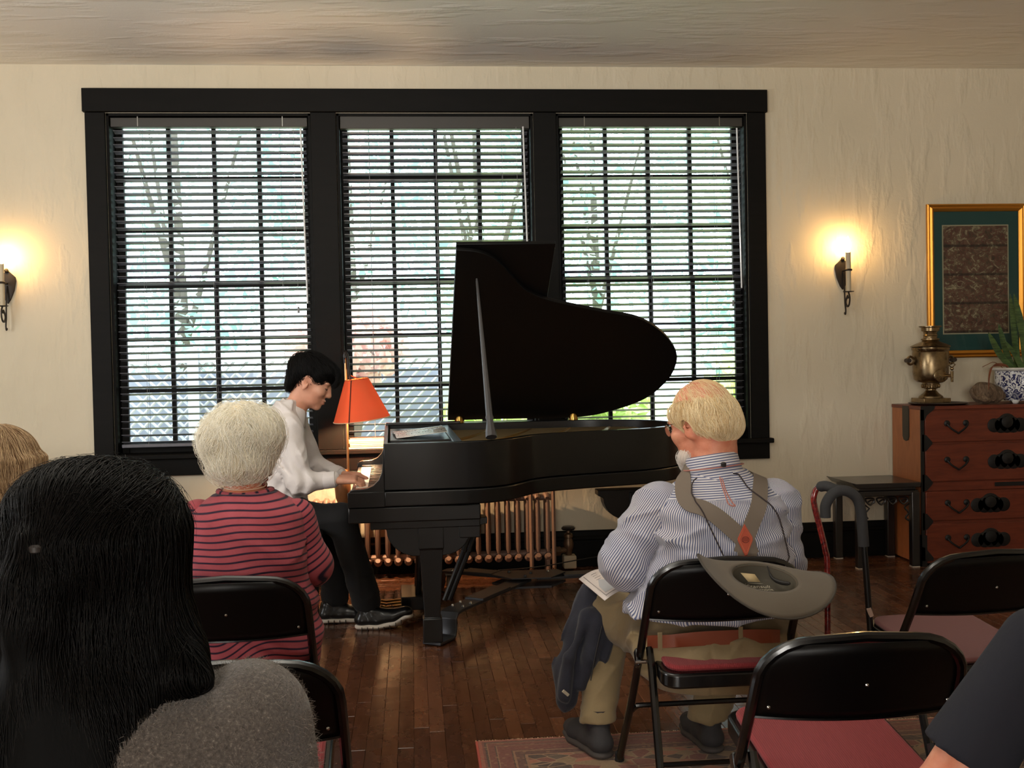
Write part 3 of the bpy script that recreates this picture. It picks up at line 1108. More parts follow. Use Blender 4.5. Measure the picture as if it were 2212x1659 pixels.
tag(bk, 'small off-white block standing under the radiator valve', 'block')
pc_ = [az(1080, 1232, .008), az(1150, 1228, .008), az(1200, 1222, .03), az(1260, 1213, .06), az(1330, 1200, .1), az(1420, 1180, .12)]
pts = catmull([at(1075, 1232, 6.80), at(1130, 1228, 6.78), at(1180, 1222, 6.75), at(1240, 1211, 6.74), at(1300, 1201, 6.8), at(1360, 1192, 6.9), at(1460, 1170, 6.99)], 6)
pts = [np.array([p[0], p[1], max(p[2], .006)]) for p in pts]
tag(MB().tube(pts, .0035, 6).build('power_cord', rubber), 'thin black power cord running past the radiator valve', 'cord')

# ------------------------------------------------------------------ floor lamp with a red shade
LX, LY = -.408, 6.70
lamp = thing('floor_lamp', 'brass floor lamp with lit red-orange cone shade behind the pianist', 'lamp', (LX, LY, 0), world=True)
lbrass = M('lamp_brass', s2l(206, 146, 96), 0.3, 0.9)
tip = at(760, 775, LY)
MB().lathe((LX, LY, 0), [(.12, 0), (.125, .012), (.10, .022), (.03, .035), (.012, .06), (0, .06)], 24).build('base', lbrass, lamp)
MB().tube([(LX, LY, .03), (LX, LY, 1.40)], .0075, 8).build('pole', lbrass, lamp)
hook = MB()
hook.tube(catmull([(LX - .002, LY, 1.36), (LX - .004, LY, 1.41), (LX + .004, LY, 1.425), (LX + .014, LY, 1.40), (LX + .018, LY, 1.33), (LX + .03, LY - .02, 1.24)], 5), .008, 8)
hook.lathe((LX, LY, 1.38), [(.006, 0), (.012, .01), (.006, .03), (.01, .05), (0, .06)], 10)
hook.build('swing_arm', M('dark_bronze', s2l(46, 40, 36), 0.4, 0.6), lamp)
shade_m = NT('red_shade')
d1 = shade_m.n('ShaderNodeBsdfDiffuse')
d2 = shade_m.n('ShaderNodeBsdfTranslucent')
mx = shade_m.n('ShaderNodeMixShader')
d1.inputs[0].default_value = s2l(232, 104, 70)
d2.inputs[0].default_value = s2l(255, 190, 160)
mx.inputs[0].default_value = 0.10
for a_, b_ in ((d1.outputs[0], mx.inputs[1]), (d2.outputs[0], mx.inputs[2]), (mx.outputs[0], shade_m.out.inputs[0])):
    shade_m.l(a_, b_)
S_c = at(776, 862, LY - .02)
shade = thing_s = MB()
seg = 28
rt, rb, hh = .072, .172, .245
vs, fs = [], []
for (rr, z) in ((rt, hh / 2), (rb, -hh / 2), (rb - .003, -hh / 2), (rt - .003, hh / 2)):
    for k in range(seg):
        a = 2 * PI * k / seg
        vs.append((rr * math.cos(a), rr * math.sin(a), z))
for i in range(3):
    for k in range(seg):
        l_ = (k + 1) % seg
        fs.append((i * seg + k, i * seg + l_, (i + 1) * seg + l_, (i + 1) * seg + k))
Rs = Matrix.Rotation(math.radians(-6), 3, 'Y') @ Matrix.Rotation(math.radians(3), 3, 'X')
vs = [tuple(np.array(Rs @ Vector(v)) + S_c) for v in vs]
so = shade.add(vs, fs).build('lamp_shade', shade_m.m, lamp)
def sp(a, t, e=.001):
    rr = rt + (rb - rt) * t + e
    return np.array(Rs @ Vector((rr * math.cos(a), rr * math.sin(a), hh / 2 - hh * t))) + S_c
sa = math.radians(246)
MB().tube([sp(sa, t) for t in np.linspace(0, 1, 6)], .0035, 6).build('shade_seam', M('seam_dark', s2l(96, 40, 30), 0.7), so)
MB().tube([sp(a, 1.0) for a in np.linspace(0, 2 * PI, 29)[:-1]], .003, 5, closed=True).build('shade_trim', M('shade_trim', s2l(240, 205, 170), 0.7), so)
MB().tube([sp(a, 0.0, -.001) for a in np.linspace(0, 2 * PI, 29)[:-1]], .002, 5, closed=True).tube([sp(0, 0), S_c + np.array([0, 0, hh / 2])], .002, 5).tube([sp(PI, 0), S_c + np.array([0, 0, hh / 2])], .002, 5).tube([S_c + np.array([0, 0, hh / 2]), (LX + .02, LY - .01, 1.29)], .003, 5).build('shade_ring', lbrass, so)
bulb_m = NT('bulb_glow')
bulb_m.set(col=(1, 1, 1, 1), ecol=(1.0, 0.58, 0.20, 1), estr=170.0)
bulb_m = bulb_m.m
lamp_bulb_m = NT('lamp_bulb_glow')
lamp_bulb_m.set(col=(1, 1, 1, 1), ecol=(1.0, 0.66, 0.36, 1), estr=8.0)
lamp_bulb_m = lamp_bulb_m.m
MB().ball(S_c + np.array([0, 0, .04]), .026, 12, 8).build('bulb', lamp_bulb_m, lamp)
light('lamp_bulb_light', 'POINT', S_c + np.array([0, 0, -.065]), 62, (1.0, 0.64, 0.34), radius=.025)

# ------------------------------------------------------------------ wall sconces
iron = M('wrought_iron', s2l(46, 40, 36), 0.5, 0.4, bump=0.2)
candle = M('candle_sleeve', s2l(206, 190, 160), 0.6)


def sconce(x, zt, label):
    s = thing('wall_sconce', label, 'sconce', (x, D, zt - .43), world=True, group='candle wall sconces')
    yc = D - .105
    zc = zt
    sh_ = [(-.0, .10), (.02, .085), (.055, .055), (.058, .03), (.045, -.03), (.02, -.085), (0, -.11), (-.02, -.085), (-.045, -.03), (-.058, .03), (-.055, .055), (-.02, .085)]
    MB().prism([(x - .0 + a * .9, zc - .13 + b_) for a, b_ in sh_], 'y', D - .012, D).ball((x, D - .018, zc - .035), .014, 10, 6).build('back_plate', iron, s, bevel=0.003)
    MB().tube([(x, yc, zc - .255), (x, yc, zc)], [.0165, .0165], 14).build('candle', candle, s)
    a = MB()
    a.tube(catmull([(x, D - .012, zc - .13), (x, D - .03, zc - .19), (x, D - .04, zc - .27), (x, D - .045, zc - .33), (x, D - .055, zc - .375), (x, D - .05, zc - .40), (x, D - .035, zc - .395)], 5), .008, 6, flat=(.6, (1, 0, 0)))
    a.tube(catmull([(x, yc, zc - .262), (x, yc - .02, zc - .30), (x, yc - .005, zc - .345), (x, yc + .03, zc - .35), (x, yc + .045, zc - .32), (x, yc + .02, zc - .285), (x, yc + .005, zc - .30)], 5), .008, 6, flat=(.6, (1, 0, 0)))
    a.tube([(x, yc + .02, zc - .115), (x, D - .01, zc - .115)], .006, 6)
    a.tube([(x + .019 * math.cos(t), yc + .019 * math.sin(t), zc - .115) for t in np.linspace(0, 2 * PI, 17)[:-1]], .0075, 5, closed=True)
    a.lathe((x, yc, zc - .262), [(.012, 0), (.034, .003), (.036, .007), (.015, .006)], 14)
    a.build('scroll_arm', iron, s)
    MB().lathe((x, yc, zc), [(.011, 0), (.012, .012), (.019, .03), (.021, .05), (.013, .08), (.004, .10), (0, .104)], 14).build('bulb', bulb_m, s)
    return s


sc1 = at(1832, 545, D - .105)
sconce(sc1[0], sc1[2], 'lit candle wall sconce between the window and the framed picture')
sc2 = at(2, 570, D - .105)
sconce(sc2[0], sc2[2], 'lit candle wall sconce beside the left window casing, cut by frame')

# ------------------------------------------------------------------ framed picture
pic = thing('framed_picture', 'gold-framed picture with green mat and brown collage hanging over chest', 'picture', (3.78, D, 1.31), world=True)
fx0, fx1, fz0, fz1 = at(2003, 775, D)[0], at(2212, 440, D)[0] + .0, at(2003, 774, D)[2], at(2003, 442, D)[2]
gold_f = M('frame_gold', s2l(214, 150, 62), 0.32, 0.85, bump=0.15, bscale=40)
fw = .05
prof = [(0, 0), (0, .022), (.008, .028), (.018, .022), (.03, .03), (.042, .022), (fw, .012), (fw, 0)]
fm = MB()
cor = [(fx0, fz0, 1, 1), (fx1, fz0, -1, 1), (fx1, fz1, -1, -1), (fx0, fz1, 1, -1)]
vs, fs = [], []
for (cx, cz, sx, sz) in cor:
    vs += [(cx + sx * a, D - b_, cz + sz * a) for a, b_ in prof]
m_ = len(prof)
for i in range(4):
    for k in range(m_):
        fs.append((i * m_ + k, i * m_ + (k + 1) % m_, ((i + 1) % 4) * m_ + (k + 1) % m_, ((i + 1) % 4) * m_ + k))
fm.add(vs, fs).build('frame', gold_f, pic, ang=0.4)
ix0, ix1, iz0, iz1 = at(2038, 720, D)[0], at(2176, 720, D)[0], at(2038, 720, D)[2], at(2038, 489, D)[2]
MB().bx(fx0 + fw - .004, fx1 - fw + .004, D - .008, D - .004, fz0 + fw - .004, fz1 - fw + .004).build('mat_board', M('mat_teal', s2l(38, 78, 74), 0.8), pic)
MB().bx(ix0 - .008, ix1 + .008, D - .0095, D - .008, iz0 - .008, iz1 + .008).build('mat_lip', M('mat_lip', s2l(180, 170, 140), 0.7), pic)
art = NT('picture_print')
v = art.wcoord((1, 1, 1))
vo = art.n('ShaderNodeTexVoronoi')
vo.inputs['Scale'].default_value = 30
art.l(art.wcoord((1.2, 0, 1)), vo.inputs['Vector'])
sepx = art.n('ShaderNodeSeparateXYZ')
art.l(v, sepx.inputs[0])
cells = art.ramp(art.noise(art.wcoord((1, 0, 1.3)), 17, 9, 0.78, 1.6), [(0.34, s2l(26, 20, 17)), (0.44, s2l(84, 66, 48)), (0.49, s2l(112, 40, 36)), (0.54, s2l(92, 80, 60)), (0.6, s2l(176, 158, 124)), (0.7, s2l(222, 210, 184))])
cells = art.mix(0.2, cells, art.ramp(vo.outputs['Color'], [(0, s2l(40, 30, 24)), (1, s2l(170, 150, 118))]))
bands = art.ramp(art.math('FRACT', art.math('MULTIPLY', art.math('SUBTRACT', sepx.outputs[2], iz0), 5.2)), [(0.0, (0.25, 0.25, 0.25, 1)), (0.07, (0.3, 0.3, 0.3, 1)), (0.1, (1, 1, 1, 1)), (1, (1, 1, 1, 1))])
art.set(col=art.mix(0.9, cells, bands, 'MULTIPLY'), rough=0.6)
MB().bx(ix0, ix1, D - .0105, D - .0095, iz0, iz1).build('print', art.m, pic)
MB().add([(fx0 + fw - .004, D - .014, fz0 + fw - .004), (fx1 - fw + .004, D - .014, fz0 + fw - .004), (fx1 - fw + .004, D - .014, fz1 - fw + .004), (fx0 + fw - .004, D - .014, fz1 - fw + .004)], [(0, 1, 2, 3)]).build('glazing', glass, pic)

# ------------------------------------------------------------------ red-brown drawer chest with black ironwork
TY = 6.585
c0 = at(1993, 1225, TY)
tz = at(1998, 878, TY)[2]
TX0, TX1, TYB = c0[0], c0[0] + 1.15, 7.0
tn = thing('drawer_chest', 'red-brown wooden drawer chest with black iron fittings under the picture', 'chest', (TX0 + .55, 6.8, 0), world=True)
tw = NT('tansu_wood')
gw = tw.noise(tw.wcoord((1.2, 3, 9)), 5, 6, 0.6, 0.6)
tw.set(col=tw.ramp(gw, [(0.3, s2l(92, 40, 26)), (0.7, s2l(118, 54, 34))]), rough=0.38, spec=0.4)
tw = tw.m
tside = NT('tansu_side_wood')
gw = tside.noise(tside.wcoord((3, 3, .8)), 6, 6, 0.6, 0.8)
tside.set(col=tside.ramp(gw, [(0.3, s2l(150, 88, 52)), (0.7, s2l(172, 108, 66))]), rough=0.45)
tside = tside.m
tiron = M('tansu_iron', s2l(24, 22, 21), 0.5, 0.3, bump=0.15)
zs = [tz - at(2000, 888, TY)[2]]
rowz = [(at(2000, 957, TY)[2], at(2000, 888, TY)[2]), (at(2000, 1042, TY)[2], at(2000, 960, TY)[2]), (at(2000, 1127, TY)[2], at(2000, 1062, TY)[2]), (at(2000, 1208, TY)[2], at(2000, 1132, TY)[2])]
MB().bx(TX0, TX0 + .02, TY + .0, TYB, 0.01, tz - .02).build('side_panel', tside, tn, bevel=0.003)
MB().bx(TX1 - .02, TX1, TY, TYB, 0.01, tz - .02).build('side_panel', tside, tn, bevel=0.003)
MB().bx(TX0 - .004, TX1 + .004, TY - .004, TYB, tz - .022, tz).build('top_board', tw, tn, bevel=0.003)
fr = MB().bx(TX0 + .02, TX1 - .02, TY + .012, TYB - .02, .02, tz - .022)
for z0, z1 in rowz:
    pass
fr.build('carcass', tw, tn)
MB().bx(TX0 + .021, TX1 - .021, TY + .002, TY + .014, rowz[2][1] + .002, rowz[1][0] - .004).build('dividing_rail', tw, tn, bevel=0.002)
for k, (z0, z1) in enumerate(rowz):
    dr = MB().bx(TX0 + .024, TX1 - .024, TY - .002, TY + .02, z0 + .003, z1 - .002).build('drawer', tw, tn, bevel=0.004)
    zc = (z0 + z1) / 2
    for hx in (.23, .92):
        x_ = TX0 + hx
        hp = [(x_ - .062, TY - .008, zc + .022), (x_ - .066, TY - .02, zc + .012), (x_ - .045, TY - .026, zc - .012), (x_ - .012, TY - .03, zc - .034), (x_, TY - .03, zc - .042), (x_ + .012, TY - .03, zc - .034), (x_ + .045, TY - .026, zc - .012), (x_ + .066, TY - .02, zc + .012), (x_ + .062, TY - .008, zc + .022)]
        hm = MB().tube(catmull(hp, 3), .006, 6)
        for sx in (-.062, .062):
            hm.lathe((x_ + sx, TY - .006, zc + .02), [(.02, .004), (.02, 0), (.012, -.004), (0, -.006)], 10, axis='y')
        hm.build('handle', tiron, dr)
    lx = TX0 + (.565 if k < 2 else .45)
    lk = MB()
    for dx, r_ in ((0, .062), (-.085, .045), (.085, .045), (-.04, .05), (.04, .05)):
        lk.lathe((lx + dx, TY - .004, zc + (.012 if dx == 0 else 0)), [(r_, .003), (r_, -.002), (r_ * .9, -.004), (0, -.004)], 20, axis='y')
    lk.lathe((lx, TY - .006, zc + .02), [(.04, 0), (.036, -.006), (.02, -.010), (0, -.011)], 18, axis='y')
    lk.build('lock_plate', tiron, dr)
ir = MB()
cor_z = [(rowz[0][1] + .012, -1), (rowz[0][0] + .0, 0), (rowz[1][0] - .004, 0), (rowz[2][0] + .0, 0), (rowz[3][0] + .01, 1)]
for z, sgn in cor_z:
    tri = [(TX0 + .002, z - .055), (TX0 + .03, z - .05), (TX0 + .07, z - .005), (TX0 + .07, z + .005), (TX0 + .03, z + .05), (TX0 + .002, z + .055)]
    if sgn == -1:
        tri = [(TX0 - .004, z + .02), (TX0 - .004, z - .07), (TX0 + .02, z - .07), (TX0 + .035, z - .04), (TX0 + .085, z), (TX0 + .09, z + .02)]
    if sgn == 1:
        tri = [(TX0 - .004, z - .02), (TX0 - .004, z + .07), (TX0 + .02, z + .06), (TX0 + .07, z), (TX0 + .07, z - .02)]
    ir.prism(tri, 'y', TY - .006, TY - .002)
ir.bx(TX0 - .004, TX0 + .016, TY - .006, TY + .006, .012, tz - .02)
ir.bx(TX0 - .004, TX0 + .03, TY - .005, TY + .05, 0.0, .2)
ir.build('corner_iron', tiron, tn)
MB().bx(TX0 + .48, TX0 + .75, TY - .005, TY - .001, rowz[1][0] - .038, rowz[1][0] - .012).build('hasp_bar', tiron, tn, bevel=0.003)
ym = (TY + TYB) / 2 + .0
st = MB().prism([(ym - .045, tz - .004), (ym + .045, tz - .004), (ym + .045, tz - .20), (ym + .03, tz - .225), (ym, tz - .232), (ym - .03, tz - .225), (ym - .045, tz - .20)], 'x', TX0 - .006, TX0)
st.build('side_strap', M('strap_iron', s2l(62, 58, 50), 0.5, 0.4), tn)

# samovar on a tray
SX, SY = at(2011, 872, 6.78)[0], 6.78
k_ = 6.9 / FPX
zb = tz + .014
sam = thing('samovar', 'tarnished brass samovar standing on a dark tray on the chest', 'samovar', (SX, SY, zb), world=True)
sbr = NT('samovar_brass')
sbr.set(col=sbr.ramp(sbr.noise(sbr.wcoord(), 18, 5), [(0.35, s2l(122, 104, 78)), (0.7, s2l(160, 138, 104))]), metal=1.0, rough=sbr.ramp(sbr.noise(sbr.wcoord(), 9, 5), [(0.3, (0.2, 0.2, 0.2, 1)), (0.7, (0.42, 0.42, 0.42, 1))]))
sbr = sbr.m
MB().bx(SX - .09, SX + .09, SY - .09, SY + .09, zb, zb + .03).lathe((SX, SY, zb + .03), [(.078, 0), (.074, .012), (.05, .03), (.033, .05), (.033, .06)], 28).build('foot', sbr, sam, bevel=0.002)
MB().lathe((SX, SY, zb + .09), [(.04, 0), (.052, .008), (.05, .02), (.055, .04), (.085, .045), (.103, .062), (.112, .10), (.113, .235), (.11, .24), (.118, .255), (.118, .266), (.108, .27)], 32).build('body', sbr, sam)
MB().lathe((SX, SY, zb + .36), [(.122, 0), (.124, .006), (.10, .018), (.06, .034), (.05, .042), (.057, .048), (.057, .054), (.04, .058)], 32).build('lid', sbr, sam)
MB().lathe((SX, SY, zb + .418), [(.044, 0), (.042, .01), (.046, .016), (.041, .026), (.045, .04), (.056, .046), (.057, .066), (.07, .072), (.07, .078), (.05, .076), (.05, .05), (0, .05)], 28).build('crown', sbr, sam)
rb_ = MB()
for i in range(18):
    a = 2 * PI * i / 18
    rb_.ball((SX + .052 * math.cos(a), SY + .052 * math.sin(a), zb + .108), .009, 6, 4, (1, 1, 1.6))
rb_.build('neck_beading', sbr, sam)
for sg in (-1, 1):
    h = MB().tube(catmull([(SX + sg * .112, SY, zb + .285), (SX + sg * .135, SY, zb + .30), (SX + sg * .155, SY, zb + .285), (SX + sg * .155, SY, zb + .262), (SX + sg * .135, SY, zb + .25), (SX + sg * .112, SY, zb + .262)], 4), .008, 8)
    ho = h.build('handle', sbr, sam)
    MB().cyl((SX + sg * .153, SY - .025, zb + .275), (SX + sg * .153, SY + .025, zb + .275), .014, seg=10).build('grip', M('grip_wood', s2l(50, 38, 30), 0.5), ho)
tp = MB()
tx, ty, tzv = SX + .05, SY - .105, zb + .175
tp.cyl((SX + .03, SY - .06, tzv), (tx + .01, ty - .05, tzv), .014, .010, 10)
tp.cyl((tx + .012, ty - .055, tzv + .03), (tx + .012, ty - .055, tzv - .04), .011, .008, 10)
tp.ball((tx + .012, ty - .055, tzv + .045), .012, 8, 6).tube([(tx - .01, ty - .055, tzv + .07), (tx + .012, ty - .055, tzv + .085), (tx + .034, ty - .055, tzv + .07), (tx + .012, ty - .055, tzv + .05)], .005, 6, closed=True)
tp.lathe((SX + .01, SY - .113, tzv), [(.045, 0), (.04, -.006), (.02, -.01), (0, -.012)], 16, axis='y')
tp.build('tap', sbr, sam)
tr = tag(MB().lathe((at(2027, 872, SY - .02)[0], SY - .02, tz), [(0, .002), (.155, .002), (.182, .014), (.186, .013), (.16, 0), (0, 0)], 36).build('tray', M('tray_dark', s2l(58, 40, 34), 0.35, 0.4)), 'round dark metal tray under the samovar on the chest', 'tray')

# dry curled husk

# planter with snake plant
PXc, PYc = at(2206, 868, 6.72)[0], 6.72
pot_m = NT('blue_white_china')
vv = pot_m.wcoord((1, 1, 1))
vo = pot_m.n('ShaderNodeTexVoronoi', feature='DISTANCE_TO_EDGE')
vo.inputs['Scale'].default_value = 26
wn = pot_m.n('ShaderNodeVectorMath', operation='ADD')
nz2 = pot_m.n('ShaderNodeTexNoise')
nz2.inputs['Scale'].default_value = 22
pot_m.l(vv, nz2.inputs['Vector'])
sc_ = pot_m.n('ShaderNodeVectorMath', operation='SCALE')
sc_.inputs['Scale'].default_value = 0.09
pot_m.l(nz2.outputs['Color'], sc_.inputs[0])
pot_m.l(vv, wn.inputs[0])
pot_m.l(sc_.outputs[0], wn.inputs[1])
pot_m.l(wn.outputs[0], vo.inputs['Vector'])
leaf_f = pot_m.ramp(vo.outputs['Distance'], [(0.0, (1, 1, 1, 1)), (0.11, (1, 1, 1, 1)), (0.15, (0, 0, 0, 1)), (0.3, (0, 0, 0, 1)), (0.36, (1, 1, 1, 1))])
vo2 = pot_m.n('ShaderNodeTexVoronoi')
vo2.inputs['Scale'].default_value = 9
pot_m.l(vv, vo2.inputs['Vector'])
fl = pot_m.ramp(vo2.outputs['Distance'], [(0.0, (1, 1, 1, 1)), (0.1, (1, 1, 1, 1)), (0.16, (0, 0, 0, 1)), (0.34, (0, 0, 0, 1)), (0.4, (1, 1, 1, 1))])
pot_m.set(col=pot_m.mix(pot_m.mix(0.6, leaf_f, fl, 'MULTIPLY'), s2l(38, 42, 88), s2l(222, 222, 220)), rough=0.15, spec=0.6, coat=0.3)
pot_m = pot_m.m
china = M('china_white', s2l(226, 224, 218), 0.15, spec=0.6)
pot = thing('flower_pot', 'blue and white china flower pot on the chest', 'pot', (PXc, PYc, tz), world=True)
MB().lathe((PXc, PYc, tz + .018), [(.0, 0), (.10, 0), (.125, .02), (.15, .06), (.158, .11), (.158, .205), (.15, .205), (.148, .11), (0, .10)], 36).build('bowl', pot_m, pot)
MB().lathe((PXc, PYc, tz + .214), [(.15, 0), (.158, -.006), (.186, .006), (.188, .014), (.18, .018), (.15, .012)], 36).build('rim', china, pot)
for a in (-2.45, -.7, 1.6):
    MB().ball((PXc + .098 * math.cos(a), PYc + .098 * math.sin(a), tz + .014), .022, 10, 6, (1, 1, .75)).build('foot', china, pot)
soil = MB().lathe((PXc, PYc, tz + .19), [(0, .012), (.07, .01), (.148, .0), (.148, -.03), (0, -.03)], 24)
sp_ = thing('snake_plant', 'green snake plant with upright pointed leaves in the china pot', 'plant', (PXc, PYc, tz + .2), world=True)
soil.build('soil', M('soil', s2l(50, 40, 32), 0.95, bump=0.5, bscale=60), sp_)
lf = NT('snake_leaf')
lz_ = lf.noise(lf.wcoord((2, 2, 14)), 5, 4, 0.6, 1.0)
lf.set(col=lf.ramp(lz_, [(0.35, s2l(44, 66, 38)), (0.65, s2l(92, 116, 62))]), rough=0.4)
lf = lf.m
lf2 = M('dead_leaf', s2l(120, 66, 40), 0.6)


def blade(px, py, y0, bx, by, w, mat, bend=0.0):
    a = np.array([bx, by, tz + .19])
    b_ = at(px, py, y0)
    m1 = (a + b_) / 2 + np.array([bend, 0, 0])
    pts = catmull([a, a + (m1 - a) * .55, m1, b_ - (b_ - m1) * .3, b_], 3)
    n = len(pts)
    vs, fs = [], []
    for i, p in enumerate(pts):
        t = i / (n - 1)
        ww = w * (1.0 - .2 * t) * (1 - max(0, (t - .55) / .45) ** 1.6) + .001
        vs += [p + np.array([-ww, -.25 * ww, 0]), p + np.array([0, .28 * ww + .004, 0]), p + np.array([ww, -.2 * ww, 0]), p + np.array([0, .28 * ww - .004, 0])]
    for i in range(n - 1):
        for k in range(4):
            fs.append((4 * i + k, 4 * i + 4 + k, 4 * i + 4 + (k + 1) % 4, 4 * i + (k + 1) % 4))
    fs.append((0, 1, 2, 3))
    return MB().add(vs, fs).build('leaf', mat, sp_, ang=0.9)


for (px, py, y0, dx, dy, w_, bd) in ((2135, 718, 6.62, -.07, -.05, .028, -.02), (2157, 700, 6.74, -.03, .03, .024, -.01), (2182, 635, 6.76, -.01, .02, .024, 0), (2190, 634, 6.66, .03, -.03, .03, .01),
                                     (2224, 718, 6.68, .06, -.02, .026, 0), (2240, 650, 6.75, .08, .03, .026, .01), (2170, 735, 6.62, -.01, -.06, .022, .01)):
    blade(px, py, y0, PXc + dx, PYc + dy, w_, lf, bd)
dl = catmull([(PXc - .10, PYc - .06, tz + .2), (PXc - .155, PYc - .1, tz + .245), at(2146, 790, 6.58), at(2137, 812, 6.58), at(2136, 842, 6.58)], 4)
MB().tube(dl, [.004 + .008 * math.sin(PI * i / (len(dl) - 1)) for i in range(len(dl))], 6, flat=(.3, (1, 0, 0))).build('dead_leaf', lf2, sp_)
MB().tube(catmull([(PXc - .10, PYc - .02, tz + .2), at(2150, 783, 6.6), at(2132, 788, 6.6), at(2122, 793, 6.6)], 4), .0022, 5).build('dry_tip', lf2, sp_)

# ------------------------------------------------------------------ carved black side table next to the chest
tb = thing('side_table', 'carved black wooden side table left of the drawer chest', 'table', (2.95, 6.8, 0), world=True)
bw = M('table_black', s2l(30, 26, 25), 0.3, coat=0.3, coatr=0.12)
A = at(1850, 1046, 6.57)
ZT = A[2]
tx0, tx1, ty0, ty1 = A[0], TX0 - .012, 6.57, 7.0
MB().prism([(tx0 - .03, ZT + .008), (tx0, ZT), (tx1, ZT), (tx1, ZT - .03), (tx0 + .01, ZT - .03), (tx0 - .01, ZT - .012)], 'y', ty0, ty1).build('table_top', bw, tb, bevel=0.004)
MB().bx(tx0 + .03, tx1 - .02, ty0 + .03, ty1 - .03, ZT - .05, ZT - .03).build('waist', bw, tb, bevel=0.003)
MB().bx(tx0 + .015, tx1 - .008, ty0 + .015, ty1 - .015, ZT - .085, ZT - .05).build('apron', bw, tb, bevel=0.006)
for (lx, ly) in ((tx0 + .035, ty0 + .035), (tx1 - .03, ty0 + .035), (tx0 + .035, ty1 - .035), (tx1 - .03, ty1 - .035)):
    lo = MB().prism([(lx - .026, ly - .026), (lx + .026, ly - .026), (lx + .026, ly + .026), (lx - .026, ly + .026)], 'z', .006, ZT - .06).build('leg', bw, tb, bevel=0.006)
    MB().bx(lx - .024, lx + .024, ly - .024, ly + .024, 0, .007).build('glide', M('glide_pale', s2l(190, 180, 165), 0.4), lo)
fret = MB()
zf = ZT - .085
yv = ty0 + .03
w_ = tx1 - tx0 - .13
x0_ = tx0 + .065
for i in range(4):
    xa = x0_ + w_ * i / 4
    xb = xa + w_ / 4
    loop = [(xa + .008, yv, zf - .012), (xb - .02, yv, zf - .012), (xb - .012, yv, zf - .03), (xb - .03, yv, zf - .05), (xa + .03, yv, zf - .05), (xa + .012, yv, zf - .032)]
    fret.tube(catmull(loop, 3, True), .006, 5, closed=True)
    fret.tube(catmull([(xa + .02, yv, zf - .035), (xa + .045, yv, zf - .022), (xa + .065, yv, zf - .035), (xa + .05, yv, zf - .045)], 3), .005, 5)
fret.tube([(x0_, yv, zf - .052), (x0_ + .03, yv, zf - .075), (x0_, yv, zf - .11), (x0_ + .02, yv, zf - .14)], .006, 5)
fret.tube(catmull([(x0_ + w_, yv, zf - .05), (x0_ + w_ - .03, yv, zf - .075), (x0_ + w_ - .005, yv, zf - .11), (x0_ + w_ - .025, yv, zf - .14), (x0_ + w_, yv, zf - .16)], 3), .006, 5)
fret.build('fretwork', bw, tb)

# ------------------------------------------------------------------ low bench table and patterned sofa on the left
zt_ = .545
p0, p1 = az(330, 1078, zt_), az(330, 1104, zt_)
bn = thing('low_console', 'low brown wooden console under left window behind striped-top woman', 'table', (-1.7, (p0[1] + p1[1]) / 2, 0), world=True)
cw_ = M('console_wood', s2l(98, 78, 68), 0.32, col2=s2l(82, 62, 52), nscale=4, stretch=(1, 12, 12))
MB().bx(-2.3, -.86, p1[1], 6.62, zt_ - .035, zt_).build('table_top', cw_, bn, bevel=0.006)
MB().bx(-2.25, -.9, p1[1] + .05, 6.58, zt_ - .12, zt_ - .035).build('apron', M('console_dark', s2l(44, 34, 30), 0.4), bn)
for xx in (-2.25, -.92):
    for y_ in (p1[1] + .06, 6.56):
        MB().prism([(xx - .03, y_ - .03), (xx + .03, y_ - .03), (xx + .03, y_ + .03), (xx - .03, y_ + .03)], 'z', 0, zt_ - .04).build('leg', cw_, bn, bevel=0.004)
sofa_m = NT('sofa_tapestry')
vo = sofa_m.n('ShaderNodeTexVoronoi')
vo.inputs['Scale'].default_value = 3.2
sofa_m.l(sofa_m.wcoord((1, 1, 1.6)), vo.inputs['Vector'])
cc = sofa_m.n('ShaderNodeSeparateColor')
sofa_m.l(vo.outputs['Color'], cc.inputs[0])
pat = sofa_m.ramp(cc.outputs[0], [(0, s2l(168, 84, 64)), (0.34, s2l(176, 96, 74)), (0.35, s2l(190, 152, 72)), (0.6, s2l(196, 160, 84)), (0.61, s2l(178, 150, 116)), (1, s2l(186, 158, 124))], 'LINEAR')
sofa_m.set(col=sofa_m.mix(0.4, pat, sofa_m.ramp(sofa_m.noise(sofa_m.wcoord(), 40, 5), [(0.35, s2l(110, 80, 50)), (0.65, s2l(214, 186, 140))])), rough=0.9)
sofa_m.bump(sofa_m.noise(sofa_m.wcoord(), 160, 3), 0.3, 0.003)
sofa_m = sofa_m.m
so_ = thing('sofa', 'sofa in red and gold tapestry cloth behind the blonde person', 'sofa', (-2.6, 5.75, 0), world=True)
sr = at(264, 1000, 5.62)
ztop = at(215, 993, 5.62)[2]
xr = sr[0]
MB().tube(catmull([(-3.7, 5.62, ztop - .10), (-3.2, 5.62, ztop - .075), (xr - .35, 5.62, ztop - .07), (xr - .12, 5.62, ztop - .075), (xr - .05, 5.62, ztop - .10)], 4), [.05] + [.07] * 15 + [.05], 12).bx(-3.72, xr - .03, 5.56, 5.68, .25, ztop - .07).build('backrest', sofa_m, so_, bevel=0.02)
MB().bx(-3.7, xr + .0, 5.05, 5.62, .16, .42).build('seat', sofa_m, so_, bevel=0.05, seg=3)
MB().bx(xr - .05, xr + .035, 5.05, 5.66, .12, ztop - .11).build('armrest', sofa_m, so_, bevel=0.035, seg=3)
for xx in (-3.6, xr - .05):
    for y_ in (5.12, 5.6):
        MB().cyl((xx, y_, 0), (xx, y_, .17), .02, .028, 10).build('leg', cw_, so_)
